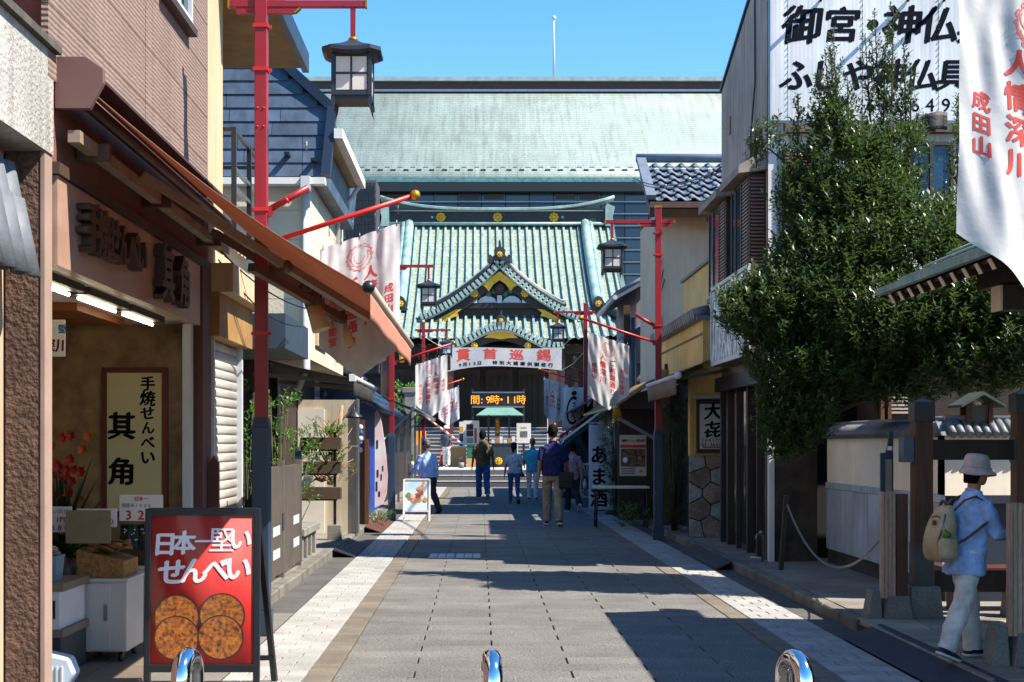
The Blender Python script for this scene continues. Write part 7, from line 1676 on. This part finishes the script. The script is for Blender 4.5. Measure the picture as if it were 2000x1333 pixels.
    for s, (sh_, e_, w_, d1, d2) in zip((-1, 1), hands):
        if sleeve == 'short': limb(mb, [J(sh_ - V(s * .03, 0, -.01)), J(sh_.lerp(e_, .4)), J(sh_.lerp(e_, .82))], [.075 * S, .068 * S, .068 * S])
        else: limb(mb, [J(sh_ - V(s * .03, 0, -.01)), J(sh_.lerp(e_, .5)), J(e_), J(e_.lerp(w_, .55)), J(e_.lerp(w_, .9 if sleeve == 'long' else .55))], [.075 * S, .068 * S, .062 * S, .058 * S, .05 * S])
    mb.build('shirt', sm__, t, rem=rem * S, disp=(.06 if sleeve == 'three' else .04) * S)
    # collar
    MB().tube([J(nk + V(math.sin(2 * math.pi * k / 14) * .066, -math.cos(2 * math.pi * k / 14) * .062, -.035 + .018 * math.cos(2 * math.pi * k / 14))) for k in range(15)], .012 * S, 6).build('collar', sm__, t)
    # --- hair
    hm = clothes.get('hair', hair_b)
    if hair != 'bald' :
        mb = MB(); lowb = {'short': -.085, 'bob': -.12, 'tail': -.06, 'thin': -.02}[hair]
        rg = []
        for (z, ax, ay, yo, cut) in ((lowb, .073, .08, -.03, .3), (-.02, .084, .098, -.018, .5), (.04, .089, .108, -.012, .85), (.085, .082, .1, -.012, 1), (.118, .055, .07, -.014, 1), (.132, .015, .02, -.014, 1)):
            rg.append([HQ(V(math.cos(2 * math.pi * k / 18) * ax, (math.sin(2 * math.pi * k / 18) * ay if math.sin(2 * math.pi * k / 18) < 0 else math.sin(2 * math.pi * k / 18) * ay * cut * .82) + yo, z)) for k in range(18)])
        mb.loft(rg)
        for k in range(46):
            a_ = rng.uniform(0, 6.28); z = rng.uniform(-.03, .11); r_ = math.sqrt(max(.05, 1 - (z / .14) ** 2)); yv = math.sin(a_) * .098 * r_ - .014
            if yv > .06 and z < .05: continue
            mb.ball(HQ(V(math.cos(a_) * .08 * r_, yv, z)), .02 * S, 6)
        if hair == 'tail':
            mb.tube([HQ(V(0, -.1, .02)), HQ(V(0, -.13, -.03)), HQ(V(0, -.125, -.12)), HQ(V(0.01, -.11, -.2))], [.03 * S, .036 * S, .03 * S, .008 * S], 8)
        mb.build('hair', hm, t, rem=.009 * S)
    t.location = loc; t.rotation_euler = (0, 0, face)
    return t, J, HQ, S
def strap(t, J, pts, m, w_=.03, S=1, name='strap', thick=.008, parent=None):
    mb = MB(); pts = [J(p) for p in pts]
    for a, b in zip(pts[:-1], pts[1:]): mb.beam(a, b + (b - a).normalized() * .008, thick, w_, up=(0, 1, 0) if abs((b - a).normalized().y) < .7 else (0, 0, 1))
    return mb.build(name, m, parent or t)
W_ = {'blue': fabric('light_blue_cotton', '#9ab6dd'), 'navy': fabric('navy_cotton', '#0c1a52'), 'grey': fabric('heather_tee', '#c6c2c4'), 'teal': fabric('teal_cotton', '#4aa8c0'), 'olive': fabric('olive_tee', '#6a5638'), 'mauve': fabric('mauve_cotton', '#a08488'),
      'denim': fabric('blue_denim', '#154f86'), 'ltrouser': fabric('khaki_chino', '#93846f'), 'white': fabric('white_trousers', '#d3cdc6'), 'black': fabric('black_trousers', '#101218'), 'slate': fabric('slate_vest', '#3c4150')}
blk_shoe = mat('black_shoe', '#121214', .5, .1); navy_shoe = mat('navy_shoe', '#10142a', .6, .1); brown_shoe = mat('brown_shoe', '#6a4526', .6, .1)
# placing by where the feet stand
def at(px, py, z=0): Y = F * (EYE - z) / (py - HY); return V(PX(px, Y), Y, z)
# 1 navy T-shirt man
t, J, HQ, S = person('man in navy T-shirt and khaki trousers walking away with a black shoulder bag', at(1080, 1028), 0, 1.90, {'shirt': W_['navy'], 'trousers': ((.082, .075, .07), W_['ltrouser']), 'shoes': blk_shoe}, ((R(14), R(4)), (R(-10), R(8))), ((R(-8), R(14), R(10)), (R(12), R(12), R(12))), hair='short', headturn=R(-12), top_len=.0)
bg_ = thing('shoulder_bag', 'black shoulder bag hanging at the navy T-shirt man\'s right side', 'bag', at(1080, 1028) + V(.26, .0, .66))
o = at(1080, 1028); bgm = mat('black_nylon', '#0c0d10', .6, .1, 5, bump=.2, bscale=20)
B(o.x + .1, o.x + .38, o.y - .2, o.y - .06, .70, 1.02).build('body', bgm, bg_, bev=.03); B(o.x + .115, o.x + .365, o.y - .215, o.y - .201, .83, 1.01).build('flap', bgm, bg_, bev=.01)
strap(bg_, lambda p: p, [V(o.x + .22, o.y - .14, 1.0), V(o.x + .19, o.y - .17, 1.2), V(o.x + .16, o.y - .17, 1.4), V(o.x + .13, o.y - .13, 1.56), V(o.x + .1, o.y - .02, 1.62)], bgm, .035)
# 2 backpack man
o = at(943, 974); t, J, HQ, S = person('man in olive T-shirt and blue jeans walking away with a khaki backpack', o, R(3), 1.92, {'shirt': W_['olive'], 'trousers': ((.085, .078, .072), W_['denim']), 'shoes': blk_shoe}, ((R(10), R(2)), (R(-12), R(22))), ((R(-6), R(16), R(13)), (R(2), R(12), R(14))), hair='short', skinm=skin_d, headturn=R(-25), rem=.013)
bp2 = thing('backpack', 'khaki backpack with black cords on the man in blue jeans', 'backpack', o + V(0, -.25, 1.0)); bkm = fabric('khaki_nylon', '#5a4c2e')
x, y = o.x + .02, o.y
mb = MB(); mb.loft([ring(V(x, y - .22, z), ax, ay, 16) for z, ax, ay in ((1.08, .12, .08), (1.12, .16, .12), (1.3, .165, .125), (1.5, .15, .11), (1.6, .13, .09), (1.64, .06, .04))]); mb.build('pack', bkm, bp2, sub=1)
mb = MB(); mb.loft([ring(V(x, y - .31, z), ax, ay, 12) for z, ax, ay in ((1.12, .09, .05), (1.2, .115, .07), (1.36, .1, .06), (1.42, .06, .03))]); mb.build('pocket', bkm, bp2, sub=1)
mb = MB()
for k in range(5): mb.tube([V(x - .08 + .16 * (k % 2), y - .385, 1.16 + k * .06), V(x + .08 - .16 * (k % 2), y - .385, 1.22 + k * .06)], .007, 5)
mb.build('cord', blackm, bp2)
for s in (-1, 1): strap(bp2, lambda p: p, [V(x + s * .1, y - .12, 1.55), V(x + s * .12, y - .02, 1.66), V(x + s * .13, y + .12, 1.5)], blackm, .05)
# 3 woman in grey tee
o = at(1004, 984); person('woman in pale grey T-shirt and jeans with a ponytail walking away', o, R(2), 1.58, {'shirt': W_['grey'], 'trousers': ((.07, .058, .052), W_['denim']), 'shoes': brown_shoe, 'sole': brown_shoe, 'hair': hair_br}, ((R(8), R(2)), (R(-10), R(26))), ((R(-2), R(10), R(16)), (R(6), R(18), R(10))), hair='tail', female=True, headturn=R(-20), rem=.012)
# 4 teal shirt man
o = at(1040, 978); person('bald man in teal shirt and white trousers walking away', o, R(-3), 1.70, {'shirt': W_['teal'], 'trousers': ((.072, .062, .058), W_['white']), 'shoes': blk_shoe}, ((R(8), R(6)), (R(-4), R(2))), ((R(4), R(60), R(8)), (R(-4), R(14), R(12))), hair='bald', skinm=skin_d, rem=.013, top_len=.08)
tb_ = thing('tote_bag', 'dark bag carried between the grey-tee woman and the teal-shirted man', 'bag', o + V(-.33, 0, .6)); MB().prism([V(o.x - .42, o.y - .05, .64), V(o.x - .18, o.y - .05, .64), V(o.x - .3, o.y - .05, .82)], (0, .06, 0)).build('bag', blackm, tb_); MB().tube([V(o.x - .3, o.y - .02, .8), V(o.x - .29, o.y - .02, 1.35)], .012, 5).build('handle', blackm, tb_)
# 5 woman in mauve, mostly hidden
o = at(1118, 1000); person('woman in mauve top and black trousers behind the navy T-shirt man', o, R(6), 1.60, {'shirt': W_['mauve'], 'trousers': ((.075, .075, .075), W_['black']), 'shoes': brown_shoe, 'hair': hair_b}, ((R(10), R(2)), (R(-14), R(32))), ((R(0), R(14), R(10)), (R(-6), R(10), R(14))), hair='bob', female=True, rem=.012, top_len=.06)
# 6 old man in light blue shirt
o = at(836, 1003); t, J, HQ, S = person('grey-haired man in light blue shirt and dark trousers walking left by the ice cream sign', o, R(32), 1.66, {'shirt': W_['blue'], 'trousers': ((.082, .078, .074), W_['black']), 'shoes': blk_shoe, 'hair': hair_g, 'sole': blk_shoe}, ((R(16), R(4)), (R(-12), R(22))), ((R(10), R(55), R(12)), (R(-10), R(20), R(10))), hair='thin', skinm=skin_d, sleeve='long', rem=.012, lean=.12)
# 7 worker with hard hat
o = V(PX(872, 56.5), 56.5, .6); t, J, HQ, S = person('worker in white helmet and slate vest standing on the plaza steps', o, R(170), 1.62, {'shirt': W_['slate'], 'trousers': ((.08, .075, .07), W_['white']), 'shoes': blk_shoe}, ((R(4), R(2)), (R(-4), R(2))), ((R(20), R(90), R(8)), (R(0), R(10), R(10))), hair='short', skinm=skin_d, rem=.016)
hh = thing('helmet', 'white safety helmet on the worker', 'helmet', o + V(0, 0, 1.5)); hc = o + Matrix.Rotation(R(170), 3, 'Z') @ HQ(V(0, 0, .03))
MB().lathe([(.14, 0), (.125, .01), (.118, .05), (.09, .1), (.03, .125)], hc, 16).build('shell', white_paint, hh)
# 8 far visitor
o = V(PX(1102, 60), 60, .6); person('distant visitor in dark clothes standing by the porch on the right', o, R(140), 1.68, {'shirt': W_['slate'], 'trousers': ((.075, .065, .06), W_['black']), 'shoes': blk_shoe}, ((R(4), R(2)), (R(-4), R(2))), ((R(10), R(80), R(10)), (R(0), R(10), R(10))), hair='short', rem=.016)
# 9 woman with bucket hat in the right foreground
o = at(1893, 1288, .105); o.y += .05
face = R(-72)
t, J, HQ, S = person('elderly woman in blue shirt, white trousers and pale bucket hat walking into the gate', o, face, 1.37, {'shirt': W_['blue'], 'trousers': ((.086, .082, .082), W_['white']), 'shoes': navy_shoe, 'hair': hair_b}, ((R(12), R(6)), (R(-14), R(10))), ((R(34), R(52), R(10)), (R(20), R(66), R(10))), hair='bob', sleeve='three', rem=.008, lean=.14, top_len=.13, female=True, skirt_shirt=.018, headturn=R(-8), headtilt=R(-6))
M3 = Matrix.Rotation(face, 3, 'Z'); Wd = lambda p: o + M3 @ p
ht = thing('bucket_hat', 'pale pink bucket hat on the woman at the right', 'hat', Wd(HQ(V(0, 0, .05))))
hatm = fabric('pale_pink_felt', '#c2aca2')
hr = []
for (z, ax, ay, yo) in ((-.045, .155, .17, .01), (-.03, .15, .165, .01), (.015, .108, .122, -.005), (.03, .104, .118, -.006), (.09, .1, .112, -.01), (.128, .088, .098, -.012), (.14, .06, .07, -.012), (.143, .01, .01, -.012)):
    hr.append([Wd(HQ(V(math.cos(2 * math.pi * k / 26) * ax, math.sin(2 * math.pi * k / 26) * ay + yo, z + (.012 * math.sin(4 * math.pi * k / 26) if z < -.02 else 0)))) for k in range(26)])
MB().loft(hr).build('hat_body', hatm, ht, sub=1)
MB().tube([Wd(HQ(V(math.cos(2 * math.pi * k / 24) * .109, math.sin(2 * math.pi * k / 24) * .122 - .005, .022))) for k in range(25)], .006, 6).build('hat_band', hatm, ht)
bpk = thing('rucksack', 'beige rucksack with brown leather straps on the woman at the right', 'rucksack', Wd(J(V(0, -.25, .1)))); bgm2 = fabric('beige_canvas', '#b59d78'); lea = mat('brown_leather', '#5a2a14', .5, .2, 5)
BP = lambda p: Wd(J(p))
SE = lambda q: math.copysign(abs(q) ** .62, q)
rr = []
for (z, ax, ay, yo) in ((.015, .115, .05, -.24), (.03, .145, .085, -.245), (.12, .15, .1, -.25), (.24, .135, .088, -.235), (.33, .1, .062, -.205), (.375, .075, .035, -.185), (.385, .05, .015, -.18)):
    rr.append([BP(V(SE(math.cos(2 * math.pi * k / 20)) * ax * 1.08 - .03, SE(math.sin(2 * math.pi * k / 20)) * ay * 1.05 + yo * 1.02, (z - .2) * 1.32 + .17)) for k in range(20)])
MB().loft(rr).build('sack', bgm2, bpk, sub=1)
mb = MB(); mb.loft([[BP(V(.14 + math.cos(2 * math.pi * k / 14) * ax * 1.2, -.29 + math.sin(2 * math.pi * k / 14) * ay * 1.25, (z - .2) * 1.32 + .17)) for k in range(14)] for z, ax, ay in ((.04, .04, .06), (.07, .05, .075), (.15, .05, .075), (.185, .046, .07))]); mb.build('side_pocket', bgm2, bpk, sub=1)
MB().ball(BP(V(.15, -.31, .17)), .032, 8, sz=.8).build('green_pouch', mat('green_pouch', '#4a7a1c', .5), bpk)
MB().tube([BP(V(-.05 + math.sin(math.pi * k / 8 - math.pi / 2) * .05, -.2 + .0, .37 + .075 * math.cos(math.pi * k / 8 - math.pi / 2))) for k in range(9)], .011, 6).build('grab_handle', lea, bpk)
MB().tube([BP(V(.07, -.265, .34)), BP(V(.1, -.315, .25)), BP(V(.075, -.345, .1))], .006, 5).build('zip', steel, bpk)
MB().prism([BP(V(-.02, -.318, .285)), BP(V(.02, -.318, .285)), BP(V(.015, -.325, .245)), BP(V(-.015, -.325, .245))], M3 @ V(0, -.01, 0)).build('zip_tab', lea, bpk)
MB().tube([BP(V(-.03 + .165 * math.cos(math.pi * k / 12), -.30 + .02 * math.sin(math.pi * k / 12), .02 + .30 * math.sin(math.pi * k / 12))) for k in range(13)], .007, 5).build('piping', lea, bpk)
strap(bpk, BP, [V(.06, -.17, .37), V(.1, -.1, .455), V(.115, .0, .49), V(.12, .1, .44), V(.16, .11, .3)], lea, .034); strap(bpk, BP, [V(-.08, -.17, .37), V(-.1, -.08, .455), V(-.1, .02, .49), V(-.11, .12, .42)], lea, .034)
strap(bpk, BP, [V(.08, -.2, .07), V(.16, -.13, .13), V(.2, -.02, .22), V(.19, .08, .29)], lea, .04); 
print('objects', len(bpy.data.objects))
